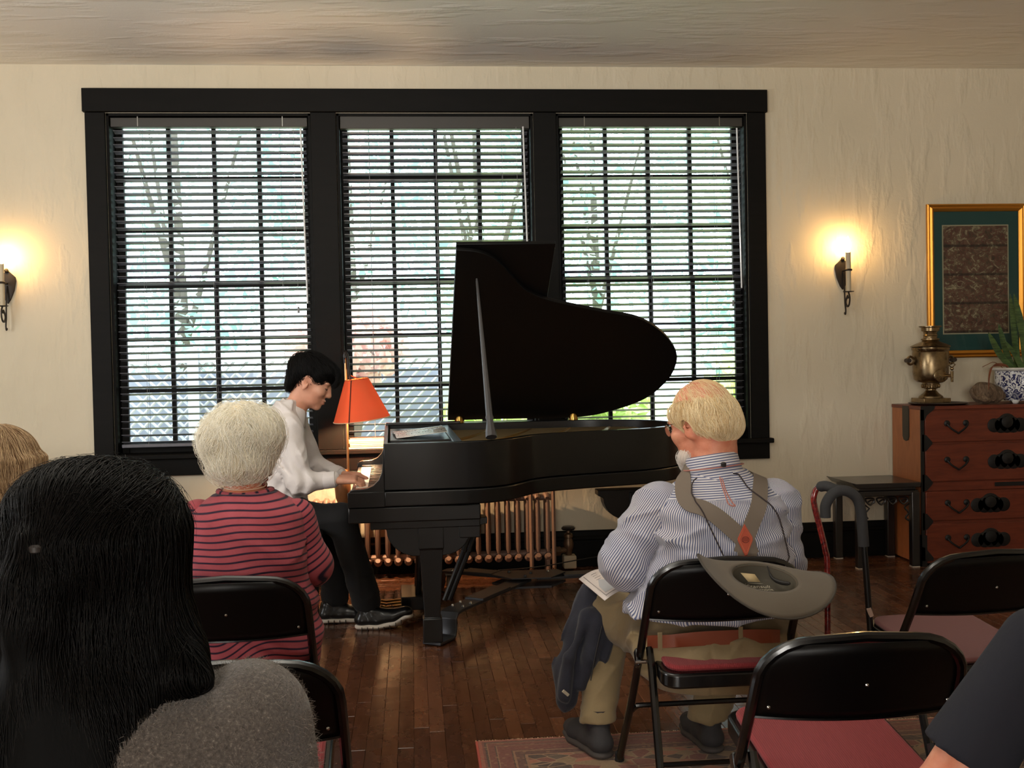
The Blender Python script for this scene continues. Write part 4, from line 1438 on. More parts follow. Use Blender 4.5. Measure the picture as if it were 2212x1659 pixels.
# books on the window sill
bk = [('green', (96, 110, 88)), ('red', (168, 76, 58)), ('tan', (198, 160, 110)), ('ochre', (206, 152, 70)), ('cream', (214, 196, 150)), ('brown', (120, 84, 60))]
zb_ = .8105
for i, (nm, c_) in enumerate(bk):
    th = (.014, .009, .012, .010, .016, .008)[i]
    x0_ = at(755, 970, 7.0)[0] + random.uniform(-.005, .006)
    x1_ = x0_ + .29
    root = thing('music_book', '%s-covered music book, number %s from bottom in the stack on the sill' % (nm, ('one', 'two', 'three', 'four', 'five', 'six')[i]), 'book', ((x0_ + x1_) / 2, 7.05, zb_), world=True, group='music books stacked on the sill')
    y0_, y1_ = 6.985, 7.065
    cov = M('book_cover_' + nm, s2l(*c_), 0.55)
    MB().bx(x0_, x1_, y0_, y1_, zb_, zb_ + .0018).bx(x0_, x1_, y0_, y1_, zb_ + th - .0018, zb_ + th).bx(x0_, x0_ + .002, y0_, y1_, zb_, zb_ + th).build('cover', cov, root)
    MB().bx(x0_ + .003, x1_ - .004, y0_ + .002, y1_ - .002, zb_ + .0019, zb_ + th - .0019).build('pages', M('book_pages', s2l(232, 216, 180), 0.8), root)
    zb_ += th + .0004

# wooden post-like urn between lamp and keyboard, and the piano bench
ur = at(741, 1072, 6.7)
un = thing('wooden_stand', 'turned brown wooden stand beside lamp pole behind the keyboard', 'stand', (ur[0], 6.7, 0), world=True)
uw = M('stand_wood', s2l(150, 100, 60), 0.4, col2=s2l(120, 78, 46), nscale=6, stretch=(4, 4, 1))
MB().lathe((ur[0], 6.7, 0), [(.11, 0), (.11, .02), (.05, .05), (.03, .12), (.03, .38), (.045, .44), (.03, .47), (.03, .50)], 20).build('post', uw, un)
MB().lathe((ur[0], 6.7, .50), [(.03, 0), (.045, .04), (.05, .10), (.046, .17), (.03, .21), (0, .21)], 20).build('urn', uw, un)
bench = thing('piano_bench', 'black padded piano bench under the pianist', 'bench', (-.66, 5.74, 0))
MB().bx(-.19, .19, -.40, .40, .45, .53).build('seat', M('bench_leather', s2l(26, 24, 24), 0.45), bench, bevel=0.025, seg=3)
MB().bx(-.17, .17, -.37, .37, .38, .45).build('apron', black_lacquer, bench, bevel=0.004)
for sx in (-.15, .15):
    for sy in (-.35, .35):
        MB().tube([(sx, sy, 0), (sx, sy, .40)], [.02, .03], 4).build('leg', black_lacquer, bench)

# ------------------------------------------------------------------ Persian rug
rg = MB()
q0, q1 = az(1030, 1601, .008), az(1850, 1567, .008)
RXa, RXb = q0[0], q0[0] + 2.75
RYb, RYa = q0[1], q0[1] - 2.0
rug_c = np.array([(RXa + RXb) / 2, (RYa + RYb) / 2, 0])
ru = NT('persian_rug')
cd = ru.coord()
sep = ru.n('ShaderNodeSeparateXYZ')
ru.l(cd, sep.inputs[0])
hx, hy = (RXb - RXa) / 2, (RYb - RYa) / 2
dx_ = ru.math('SUBTRACT', hx, ru.math('ABSOLUTE', sep.outputs[0]))
dy_ = ru.math('SUBTRACT', hy, ru.math('ABSOLUTE', sep.outputs[1]))
dist = ru.math('MINIMUM', dx_, dy_)
dn = ru.math('ADD', dist, ru.math('MULTIPLY', ru.math('SUBTRACT', ru.noise(ru.coord((90, 90, 1)), 1.0, 2), 0.5), 0.006))
RED, DRED, TAN, NAVY, ROSE = s2l(104, 36, 30), s2l(72, 25, 22), s2l(146, 106, 74), s2l(17, 13, 16), s2l(150, 74, 56)
bands = ru.ramp(dn, [(0, ROSE), (0.012, RED), (0.02, NAVY), (0.03, TAN), (0.034, RED), (0.055, NAVY), (0.06, TAN), (0.066, RED), (0.11, NAVY), (0.116, TAN), (0.122, DRED), (0.15, NAVY), (0.156, TAN), (0.166, DRED)], 'CONSTANT')
vo = ru.n('ShaderNodeTexVoronoi')
vo.inputs['Scale'].default_value = 15
ru.l(ru.coord((1, 1.6, 1)), vo.inputs['Vector'])
fc = ru.n('ShaderNodeSeparateColor')
ru.l(vo.outputs['Color'], fc.inputs[0])
field = ru.ramp(fc.outputs[0], [(0, NAVY), (0.42, s2l(66, 60, 52)), (0.5, s2l(112, 46, 38)), (0.68, s2l(164, 96, 70)), (0.84, s2l(140, 116, 82))], 'CONSTANT')
ve = ru.n('ShaderNodeTexVoronoi', feature='DISTANCE_TO_EDGE')
ve.inputs['Scale'].default_value = 15
ru.l(ru.coord((1, 1.6, 1)), ve.inputs['Vector'])
field = ru.mix(ru.ramp(ve.outputs['Distance'], [(0.0, (1, 1, 1, 1)), (0.03, (1, 1, 1, 1)), (0.05, (0, 0, 0, 1))]), field, s2l(150, 122, 90))
vm = ru.n('ShaderNodeTexVoronoi')
vm.inputs['Scale'].default_value = 34
ru.l(ru.coord(), vm.inputs['Vector'])
mot = ru.ramp(vm.outputs['Distance'], [(0.0, (1, 1, 1, 1)), (0.2, (1, 1, 1, 1)), (0.28, (0, 0, 0, 1))])
bands = ru.mix(ru.math('MULTIPLY', mot, 0.65), bands, TAN)
allc = ru.mix(ru.math('GREATER_THAN', dist, 0.166), bands, field)
allc = ru.mix(0.22, allc, ru.ramp(ru.noise(ru.coord((60, 220, 1)), 1.0, 4, 0.7), [(0.3, s2l(70, 40, 36)), (0.7, s2l(214, 170, 140))]))
ru.set(col=allc, rough=0.95, sheen=0.2)
ru.bump(ru.noise(ru.coord((220, 300, 1)), 1.0, 3), 0.5, 0.004)
rug = thing('persian_rug', 'red and navy Persian rug under the chairs', 'rug', rug_c)
pile = MB().bx(-hx, hx, -hy, hy, .001, .009).build('pile', ru.m, rug, bevel=0.003)
pe = MB()
x = -hx
while x < hx:
    pe.tube([(x, hy - .002, .006), (x + random.uniform(-.003, .003), hy + random.uniform(.006, .013), .004)], .0028, 4)
    x += .006
pe.build('fringe', M('fringe_cream', s2l(222, 196, 160), 0.9), rug, kind='stuff')
MB().bx(-hx - .006, -hx + .004, -hy, hy, .001, .0095).build('selvedge', M('selvedge_red', s2l(176, 84, 70), 0.95), rug, bevel=0.003)

# ------------------------------------------------------------------ folding chairs
seat_red = NT('seat_red_cloth')
wv = seat_red.n('ShaderNodeTexWave')
wv.inputs['Scale'].default_value = 60
wv.inputs['Distortion'].default_value = 0.5
seat_red.l(seat_red.coord((1, .25, 1)), wv.inputs['Vector'])
seat_red.set(col=seat_red.mix(0.25, s2l(136, 40, 44), seat_red.ramp(wv.outputs['Fac'], [(0.2, s2l(96, 24, 30)), (0.8, s2l(160, 60, 60))])), rough=0.9, sheen=0.1)
seat_red.bump(wv.outputs['Fac'], 0.3, 0.002)
seat_red = seat_red.m
seat_mauve = M('seat_mauve_cloth', s2l(126, 80, 80), 0.9, sheen=0.15, bump=0.3, bscale=200)


panel_black = M('chair_panel_enamel', s2l(6, 5, 5), 0.4, spec=0.25)


def make_chair(label, group):
    t = thing('folding_chair', label, 'chair', group=group)
    hw = .232
    fr = []
    path = [(-hw - .018, .255, .012), (-hw - .010, .10, .23), (-hw - .004, -.035, .43), (-hw, -.125, .585), (-hw + .004, -.16, .66)]
    arc = []
    for a in np.linspace(0, PI / 2, 7):
        arc.append((-hw + .004 + .115 * (1 - math.cos(a)), -.16 - .03 * math.sin(a), .66 + .09 * math.sin(a)))
    left = path + arc[1:]
    right = [(-x, y, z) for x, y, z in reversed(left)]
    pts = left + [(0, -.195, .757)] + right
    MB().tube(pts, .0125, 10, flat=(1.0, (0, 1, 0))).build('frame', steel_black, t)
    # back panel: pressed sheet curved between the uprights
    vs, fs = [], []
    nx, nz = 18, 8
    for k in range(nz + 1):
        tz_ = k / nz
        for i in range(nx + 1):
            s = -1 + 2 * i / nx
            z = .572 + tz_ * .172
            half = hw - .004
            if z > .66:
                q = min(1.0, (z - .66) / .09)
                half = hw - .004 - .115 * (1 - math.sqrt(max(0, 1 - q * q)))
            y = -.12 - (z - .572) * .42 - .028 * (1 - s * s)
            zz = z - .006 * (1 - s * s) * (1 - tz_) + (.006 * (1 - s * s) if k == nz else 0)
            vs.append((s * half, y, zz))
    for k in range(nz):
        for i in range(nx):
            a = k * (nx + 1) + i
            fs.append((a, a + 1, a + nx + 2, a + nx + 1))
    bp = MB().add(vs, fs).build('backrest', panel_black, t, ang=1.2)
    so = bp.modifiers.new('s', 'SOLIDIFY')
    so.thickness = .004
    so.offset = 0
    MB().tube([(vs[i][0], vs[i][1] - .001, vs[i][2]) for i in range(nx + 1)], .0045, 6).build('backrest_hem', steel_black, bp)
    for rx in (-.2, 0.0, .2):
        s = rx / hw
        MB().lathe((rx, -.15 - .028 * (1 - s * s) - (.02 if rx == 0 else -.008), .655 if rx == 0 else .60), [(.0, -.006), (.004, -.004), (.005, 0)], 8, axis='y').build('rivet', chrome, bp)
    # seat pan
    def outline(hw_, y0, y1, r):
        o_ = []
        for (cx, cy, a0) in ((hw_ - r, y1 - r * .5, 0), (-hw_ + r, y1 - r * .5, PI / 2), (-hw_ + r, y0 + r, PI), (hw_ - r, y0 + r, 1.5 * PI)):
            for a in np.linspace(a0, a0 + PI / 2, 5):
                o_.append((cx + r * math.cos(a), cy + r * math.sin(a)))
        return o_
    def slope(vs_):
        return [(x, y, z + (y + .18) * .11) for x, y, z in vs_]
    p = MB().prism(outline(.195, -.185, .225, .05), 'z', .372, .418)
    p.v = slope(p.v)
    p.build('seat', steel_black, t, bevel=.008, seg=3)
    q = MB().prism(outline(.178, -.165, .21, .05), 'z', .416, .434)
    q.v = slope(q.v)
    q.build('seat_pad', seat_red, t, bevel=.012, seg=3)
    # rear legs
    for sx in (-1, 1):
        lo = MB().tube([(sx * .209, -.055, .468), (sx * .209, -.09, .40), (sx * .213, -.235, .02)], [.0115, .0125, .0125], 8).build('rear_leg', steel_black, t)
        MB().tube([(sx * .213, -.231, .03), (sx * .213, -.241, 0)], .016, 10).build('rubber_foot', rubber, lo)
        MB().tube([(sx * (hw + .018), .252, .03), (sx * (hw + .018), .262, 0)], .016, 10).build('rubber_foot', rubber, t)
        MB().box((sx * .243, -.03, .428), (.012, .035, .055), Matrix.Rotation(-.6, 3, 'X')).build('hinge_plate', steel_black, t, bevel=.004)
        MB().cyl((sx * .20, -.06, .425), (sx * .255, -.06, .425), .006, seg=8).build('pivot_bolt', chrome, t)
    MB().tube(catmull([(-.24, .11, .215), (-.22, .10, .235), (-.18, .095, .24), (.18, .095, .24), (.22, .10, .235), (.24, .11, .215)], 4), .009, 8).build('front_stretcher', steel_black, t)
    MB().tube([(-.212, -.185, .15), (.212, -.185, .15)], .008, 8).build('rear_stretcher', steel_black, t)
    return t


CH = dict(man=(.916, 3.335), woman=(-.553, 3.365), c=(.955, 2.43), d=(1.70, 3.285), e=(-.40, 2.46))
ch0 = make_chair('black steel folding chair under the man in suspenders', 'folding chairs')
ch0.location = (CH['man'][0], CH['man'][1], .009)
dup(ch0, (CH['woman'][0], CH['woman'][1], 0), .02, 'black steel folding chair under the woman in the striped top')
chc = dup(ch0, (CH['c'][0], CH['c'][1], .009), -.02, 'empty black folding chair with red seat, nearest the man in suspenders')
chd = dup(ch0, (CH['d'][0], CH['d'][1], .009), .10, 'empty black folding chair with faded mauve seat, facing the drawer chest')
for c in chd.children:
    if c.name.startswith('seat_pad'):
        c.data = c.data.copy()
        c.data.materials[0] = seat_mauve
dup(ch0, (CH['e'][0], CH['e'][1], 0), .03, 'black folding chair just ahead of the woman with long black hair')
dup(ch0, (-1.24, 3.42, 0), .02, 'black folding chair under the blonde person by the sofa')
dup(ch0, (-.56, 1.62, 0), .02, 'black folding chair under the woman with long black hair')
dup(ch0, (1.00, 1.56, 0), .02, 'black folding chair under the person in the navy shirt')

# ------------------------------------------------------------------ two walking canes
foam = M('foam_grip', s2l(52, 52, 54), 0.85, bump=0.15, bscale=300)
cane_b = thing('walking_cane', 'black walking cane with curved foam crook handle', 'cane', (1.2, 3.5, 0), world=True)
YC = 3.45
def cp_(px, py, y=YC): return at(px, py, y)
crook = catmull([cp_(1783, 1118), cp_(1784, 1090), cp_(1800, 1066), cp_(1826, 1060), cp_(1850, 1075), cp_(1860, 1105), cp_(1863, 1140), cp_(1866, 1180)], 5)
co = MB().tube(crook, .0175, 12).build('crook_handle', foam, cane_b)
bot = cp_(1884, 1400)
dirv = (bot - cp_(1868, 1180)); dirv /= np.linalg.norm(dirv)
foot = cp_(1868, 1180) + dirv * ((cp_(1868, 1180)[2] - .03) / -dirv[2])
MB().cyl(cp_(1866, 1175), foot, .0105, .0105, 12).build('shaft', M('cane_black', s2l(18, 17, 17), 0.35), cane_b)
MB().tube([foot + np.array([0, 0, .03]), foot - np.array([0, 0, .02])], [.013, .018], 12).build('ferrule', rubber, cane_b)
q_ = cp_(1878, 1320)
MB().tube([q_ + np.array([-.006, -.0085, .012]), q_ + np.array([.004, -.0085, -.016])], .008, 8, flat=(.5, (0, 1, 0))).build('tag_sticker', M('sticker', s2l(226, 196, 180), 0.5), cane_b)
cane_b.location = (foot[0], foot[1], 0); 
WORLDBUILT[cane_b.name] = Vector((foot[0], foot[1], 0))
for c_ in cane_b.children:
    c_.matrix_parent_inverse = Matrix.Translation((-foot[0], -foot[1], 0))
YD = 3.62
cane_r = thing('walking_cane', 'dark red offset walking cane with black straight grip', 'cane', (1.15, YD, 0), world=True)
def cr(px, py, y=YD): return at(px, py, y)
redw = NT('cane_red_lacquer')
redw.set(col=redw.ramp(redw.noise(redw.wcoord(), 45, 5, 0.7, 1.0), [(0.35, s2l(56, 12, 14)), (0.55, s2l(134, 36, 34)), (0.75, s2l(176, 74, 56))]), rough=0.2, coat=0.6, coatr=0.06)
redw = redw.m
ft = cr(1787, 1420)
b0_ = cr(1787, 1225)
foot2 = np.array([ft[0], YD, .03])
MB().tube(catmull([foot2, (b0_ + foot2) / 2, b0_, cr(1783, 1190), cr(1770, 1135), cr(1760, 1095), cr(1758, 1072), cr(1766, 1054), cr(1782, 1049, YD - .01)], 5), .0105, 12).build('shaft', redw, cane_r)
MB().tube(catmull([cr(1768, 1052), cr(1785, 1050, YD - .03), cr(1800, 1056, YD - .06), cr(1818, 1060, YD - .09)], 4), [.013] + [.018] * 11 + [.014], 12).build('grip', foam, cane_r)
MB().tube([foot2 + np.array([0, 0, .03]), foot2 - np.array([0, 0, .02])], [.013, .018], 12).build('ferrule', rubber, cane_r)
zl = cr(1787, 1280)
MB().tube([(zl[0], YD, zl[2] + .012), (zl[0], YD, zl[2] - .012)], .0112, 12).build('band', M('cane_band', s2l(200, 190, 165), 0.5), cane_r)
WORLDBUILT[cane_r.name] = Vector((foot2[0], YD, 0))
cane_r.location = (foot2[0], YD, 0)
for c_ in cane_r.children:
    c_.matrix_parent_inverse = Matrix.Translation((-foot2[0], -YD, 0))

# ------------------------------------------------------------------ implicit surfaces for bodies, clothes and soft things
def nrm(v):
    v = np.asarray(v, float)
    return v / (np.linalg.norm(v) + 1e-12)


class SDF:
    def __init__(s):
        s.p = []

    def _add(s, f, lo, hi, k, op):
        s.p.append((f, np.array(lo, float), np.array(hi, float), k, op))
        return s

    def rc(s, a, b, ra, rb, k=.02, op='u', flat=None):
        """round cone; flat=(axis, factor) squeezes it along an axis"""
        a, b = np.asarray(a, float), np.asarray(b, float)
        ba = b - a
        l2 = ba @ ba + 1e-12
        ax = nrm(flat[0]) if flat else None

        def f(P):
            pa = P - a
            t = np.clip(pa @ ba / l2, 0, 1)
            q = pa - t[:, None] * ba
            if ax is not None:
                q = q + (q @ ax)[:, None] * ax * (1 / flat[1] - 1)
            return np.sqrt((q * q).sum(1)) - (ra + (rb - ra) * t)
        r = max(ra, rb)
        return s._add(f, np.minimum(a, b) - r, np.maximum(a, b) + r, k, op)

    def chain(s, pts, rs, k=.02, op='u', flat=None):
        for i in range(len(pts) - 1):
            s.rc(pts[i], pts[i + 1], rs[i], rs[i + 1], k, op, flat)
        return s

    def el(s, c, r, axes=None, k=.02, op='u'):
        c = np.asarray(c, float)
        r = np.asarray(r, float)
        A = np.eye(3) if axes is None else np.array([nrm(a) for a in axes])

        def f(P):
            q = (P - c) @ A.T
            k0 = np.sqrt(((q / r) ** 2).sum(1))
            k1 = np.sqrt(((q / r ** 2) ** 2).sum(1)) + 1e-9
            return k0 * (k0 - 1) / k1
        ext = np.abs(A.T) @ r
        return s._add(f, c - ext, c + ext, k, op)

    def stack(s, rows, k=.02, op='u', n=2.3):
        """upright body of elliptical slices: rows of (z, cx, cy, rx, ry), bottom to top"""
        R = np.array(rows, float)
        z = R[:, 0]
        zz = np.linspace(z[0], z[-1], 60)
        def sm(col):
            y = np.interp(zz, z, R[:, col])
            ker = np.array([1, 2, 3, 2, 1.0]); ker /= ker.sum()
            return np.convolve(np.pad(y, 2, 'edge'), ker, 'valid')
        cx, cy, rx, ry = (sm(i) for i in (1, 2, 3, 4))

        def f(P):
            pz = np.clip(P[:, 2], z[0], z[-1])
            ax, ay = np.interp(pz, zz, rx), np.interp(pz, zz, ry)
            q = (np.abs((P[:, 0] - np.interp(pz, zz, cx)) / ax) ** n + np.abs((P[:, 1] - np.interp(pz, zz, cy)) / ay) ** n) ** (1 / n)
            d = (q - 1) * np.minimum(ax, ay) * 0.85
            dz = np.abs(P[:, 2] - pz)
            return np.where(dz > 0, np.sqrt(np.maximum(d, 0) ** 2 + dz ** 2) + np.minimum(d, 0) * 0, d) - .004
        lo = (np.min(R[:, 1] - R[:, 3]), np.min(R[:, 2] - R[:, 4]), z[0])
        hi = (np.max(R[:, 1] + R[:, 3]), np.max(R[:, 2] + R[:, 4]), z[-1])
        return s._add(f, np.array(lo) - .01, np.array(hi) + .01, k, op)

    def cut(s, p, n):
        """keep only the side the normal points away from"""
        p, n = np.asarray(p, float), nrm(n)
        return s._add(lambda P: (P - p) @ n, (-9,) * 3, (9,) * 3, 0, 'i')

    def plus(s, other):
        s.p += other.p
        return s

    @staticmethod
    def mixd(d, v, k, op):
        if op == 'i':
            return np.maximum(d, v)
        if op == 's':
            v = -v
            if k <= 0:
                return np.maximum(d, v)
            h = np.maximum(k - np.abs(d - v), 0) / k
            return np.maximum(d, v) + h * h * k * .25
        if k <= 0:
            return np.minimum(d, v)
        h = np.maximum(k - np.abs(d - v), 0) / k
        return np.minimum(d, v) - h * h * k * .25

    def ev(s, P):
        d = np.full(len(P), .3)
        for f, lo, hi, k, op in s.p:
            d = s.mixd(d, f(P), k, op)
        return d

    def grad(s, P, e=.004):
        g = np.stack([s.ev(P + np.eye(3)[i] * e) - s.ev(P - np.eye(3)[i] * e) for i in range(3)], 1)
        return g / (np.linalg.norm(g, axis=1)[:, None] + 1e-9)

    def surf(s, h=.006, disp=None, off=0.0):
        U = [q for q in s.p if q[4] == 'u']
        lo = np.min([q[1] for q in U], 0) - .03 - abs(off)
        hi = np.max([q[2] for q in U], 0) + .03 + abs(off)
        n = np.ceil((hi - lo) / h).astype(int) + 1
        ax = [lo[i] + np.arange(n[i]) * h for i in range(3)]
        Dg = np.full(n, .3, np.float32)
        for f, a, b, k, op in s.p:
            m = k + 3 * h + .012
            i0 = np.clip(np.floor((a - m - lo) / h).astype(int), 0, n - 1)
            i1 = np.clip(np.ceil((b + m - lo) / h).astype(int) + 1, 1, n)
            if (i1 <= i0).any():
                continue
            sl = tuple(slice(i0[i], i1[i]) for i in range(3))
            if op in 'is':
                sub = Dg[sl]
            G = np.stack(np.meshgrid(*[ax[i][i0[i]:i1[i]] for i in range(3)], indexing='ij'), -1).reshape(-1, 3)
            Dg[sl] = s.mixd(Dg[sl].ravel(), f(G), k, op).reshape(Dg[sl].shape)
        Dg -= off
        if disp is not None:
            ix = np.argwhere(np.abs(Dg) < .035)
            P = lo + ix * h
            Dg[tuple(ix.T)] += disp(P)
        return nets(Dg, lo, h)


def nets(Dg, lo, h):
    S = Dg < 0
    c = sum(S[i:S.shape[0] - 1 + i, j:S.shape[1] - 1 + j, k:S.shape[2] - 1 + k].astype(np.int8) for i in (0, 1) for j in (0, 1) for k in (0, 1))
    act = (c > 0) & (c < 8)
    I = np.argwhere(act)
    idx = np.full(act.shape, -1, np.int64)
    idx[act] = np.arange(len(I))
    corner = {}
    for o in [(i, j, k) for i in (0, 1) for j in (0, 1) for k in (0, 1)]:
        q = I + np.array(o)
        corner[o] = Dg[q[:, 0], q[:, 1], q[:, 2]].astype(float)
    acc = np.zeros((len(I), 3))
    cnt = np.zeros(len(I))
    for o in corner:
        for a in range(3):
            if o[a] == 0:
                o2 = list(o); o2[a] = 1; o2 = tuple(o2)
                va, vb = corner[o], corner[o2]
                m = (va < 0) != (vb < 0)
                t = np.where(m, va / np.where(m, va - vb, 1), 0)
                p = np.array(o, float)[None, :].repeat(len(I), 0)
                p[:, a] += t
                acc[m] += p[m]
                cnt[m] += 1
    V = lo + (I + acc / cnt[:, None]) * h
    quads = []
    for a in range(3):
        b_, c_ = [(1, 2), (2, 0), (0, 1)][a]
        sl0 = [slice(None)] * 3; sl1 = [slice(None)] * 3
        sl0[a] = slice(0, -1); sl1[a] = slice(1, None)
        A, B = S[tuple(sl0)], S[tuple(sl1)]
        E_ = np.argwhere(A != B)
        ok = (E_[:, b_] > 0) & (E_[:, c_] > 0) & (E_[:, b_] < act.shape[b_]) & (E_[:, c_] < act.shape[c_])
        E_ = E_[ok]
        fl = A[E_[:, 0], E_[:, 1], E_[:, 2]]
        def ID(db, dc):
            q = E_.copy(); q[:, b_] += db; q[:, c_] += dc
            return idx[q[:, 0], q[:, 1], q[:, 2]]
        Q = np.stack([ID(-1, -1), ID(0, -1), ID(0, 0), ID(-1, 0)], 1)
        Q[~fl] = Q[~fl][:, ::-1]
        quads.append(Q)
    return V, np.concatenate(quads)


def smooth_mesh(V, Q, it):
    for _ in range(it):
        acc = np.zeros_like(V); cnt = np.zeros(len(V))
        for a, b in ((0, 1), (1, 2), (2, 3), (3, 0)):
            np.add.at(acc, Q[:, a], V[Q[:, b]]); np.add.at(cnt, Q[:, a], 1)
            np.add.at(acc, Q[:, b], V[Q[:, a]]); np.add.at(cnt, Q[:, b], 1)
        V = V * .5 + .5 * acc / np.maximum(cnt, 1)[:, None]
    return V


def sdf_obj(name, sdf, mat, parent, h=.006, disp=None, st=None, smooth=1, off=0.0, origin=None, kind=None, label=None):
    V, Q = sdf.surf(h, disp, off)
    V = smooth_mesh(V, Q, smooth)
    if origin is not None:
        V = V - np.asarray(origin)
    me = bpy.data.meshes.new(name)
    me.vertices.add(len(V)); me.vertices.foreach_set('co', V.astype(np.float32).ravel())
    me.loops.add(Q.size); me.loops.foreach_set('vertex_index', Q.astype(np.int32).ravel())
    me.polygons.add(len(Q)); me.polygons.foreach_set('loop_start', np.arange(0, Q.size, 4, dtype=np.int32))
    me.polygons.foreach_set('use_smooth', np.ones(len(Q), bool))
    me.update(calc_edges=True)
    me.materials.append(mat)
    if st is not None:
        a = me.attributes.new('st', 'FLOAT', 'POINT')
        a.data.foreach_set('value', st(V + (np.asarray(origin) if origin is not None else 0)).astype(np.float32))
    o = bpy.data.objects.new(name, me)
    link(o, parent)
    return tag(o, label=label, kind=kind)


def folds(amp, freq, seed, stretch=(1, 1, 1), n=7):
    r = np.random.default_rng(seed)
    W = r.normal(size=(n, 3)) * freq * np.array(stretch)
    ph = r.uniform(0, 6.28, n)
    W2 = r.normal(size=(n, 3)) * freq * .5
    def f(P):
        d = np.zeros(len(P))
        for i in range(n):
            d += np.sin(P @ W[i] + ph[i] + 1.3 * np.sin(P @ W2[i] + ph[i] * 2))
        return d * amp / math.sqrt(n)
    return f


def ridges(amp, freq, seed, dirs, warp=.5, n=3):
    """sharp-crested cloth creases running across the given directions"""
    r = np.random.default_rng(seed)
    D = [nrm(np.asarray(dirs[i % len(dirs)], float) + r.normal(size=3) * .25) * freq * r.uniform(.7, 1.4) for i in range(n)]
    ph = r.uniform(0, 6.28, n)
    W = r.normal(size=(n, 3)) * freq * .35
    M_ = r.normal(size=(n, 3)) * freq * .28
    def f(P):
        d = np.zeros(len(P))
        for i in range(n):
            s_ = np.abs(np.sin(.5 * (P @ D[i]) + ph[i] + warp * 2 * np.sin(P @ W[i] + ph[i])))
            m = .5 + .5 * np.sin(P @ M_[i] + ph[i] * 3)
            d += m * ((1 - s_) ** 3)
        return -d * amp + amp * .25
    return f


def hair(name, strands, mat, parent, radius=.0005, off=None):
    N, n, _ = strands.shape
    hc = bpy.data.hair_curves.new(name)
    hc.add_curves([n] * N)
    hc.attributes['position'].data.foreach_set('vector', strands.astype(np.float32).ravel())
    ra = hc.attributes.get('radius') or hc.attributes.new('radius', 'FLOAT', 'POINT')
    ra.data.foreach_set('value', np.tile(radius * np.linspace(1.0, .45, n), N).astype(np.float32))
    hc.materials.append(mat)
    o = bpy.data.objects.new(name, hc)
    link(o, parent)
    o['kind'] = 'stuff'
    return o


def trace(sdf, roots, flow, steps, step, r, off=(0.0, .006), jit=.25, stick=1.0):
    N = len(roots)
    P = roots.copy()
    offs = r.uniform(off[0], off[1], N)
    jv = r.normal(size=(N, 3)) * jit
    out = []
    for i in range(steps):
        n = sdf.grad(P)
        P = P - ((sdf.ev(P) - offs) * stick)[:, None] * n
        out.append(P.copy())
        d = flow(P, i) + jv + r.normal(size=(N, 3)) * jit * .35
        d = d - (d * n).sum(1)[:, None] * n * stick
        d /= np.linalg.norm(d, axis=1)[:, None] + 1e-9
        P = P + d * step
    return np.stack(out, 1)


def sample_surface(sdf, N, r, keep=None, h=.012):
    V, Q = sdf.surf(h)
    a = V[Q]
    out = []
    while sum(len(o) for o in out) < N:
        f = r.integers(0, len(Q), N)
        u, v = r.random((N, 1)), r.random((N, 1))
        p = (a[f, 0] * (1 - u) + a[f, 1] * u) * (1 - v) + (a[f, 3] * (1 - u) + a[f, 2] * u) * v
        if keep is not None:
            p = p[keep(p)]
        out.append(p)
    return np.concatenate(out)[:N]


def head_sdf(S, c, fwd, up, k=1.0, ears=True, k_ear=1.0, lip=1.0):
    """adult head round point c (middle of the head); returns a frame function"""
    f, u = nrm(fwd), np.asarray(up, float)
    u = nrm(u - f * (u @ f))
    s_ = np.cross(f, u)
    c = np.asarray(c, float)
    A = (f, s_, u)
    X = lambda a, b, d: c + k * (a * f + b * s_ + d * u)
    S.el(X(-.012, 0, .03), np.array((.098, .077, .092)) * k, A, .03)
    S.el(X(.035, 0, -.03), np.array((.06, .062, .075)) * k, A, .04)
    S.el(X(.04, 0, -.08), np.array((.045, .046, .034)) * k, A, .03)
    S.el(X(.072, 0, -.102), np.array((.02, .022, .018)) * k, A, .02)
    S.rc(X(.088, 0, .012), X(.1075, 0, -.034), .009 * k, .0112 * k, .014)
    for sg in (-1, 1):
        S.el(X(.099, sg * .011, -.037), np.array((.011, .009, .008)) * k, A, .008)
        S.el(X(.078, sg * .031, .018), np.array((.016, .024, .009)) * k, A, .012)
        S.el(X(.062, sg * .042, -.03), np.array((.026, .024, .022)) * k, A, .02)
        S.el(X(.100, sg * .032, -.001), np.array((.014, .017, .010)) * k, A, .012, 's')
        S.el(X(.077, sg * .031, -.002), np.array((.0125, .014, .0115)) * k, A, .003)
        if ears:
            S.el(X(-.012, sg * .079, -.012), np.array((.019, .007, .031)) * k * k_ear, (f + .25 * u, s_ - .35 * sg * f, u), .008)
            S.el(X(-.008, sg * .083, -.006), np.array((.010, .006, .017)) * k * k_ear, (f, s_, u), .005, 's')
            S.el(X(-.006, sg * .078, -.042), np.array((.009, .006, .010)) * k * k_ear, (f, s_, u), .006)
    S.el(X(.092, 0, -.064), np.array((.012, .022, .0065)) * k, A, .006)
    S.el(X(.091, 0, -.076), np.array((.012, .019, .0075)) * k, A, .006)
    S.el(X(.106, 0, -.070), np.array((.010, .024, .0015)) * k, A, .003, 's')
    return X


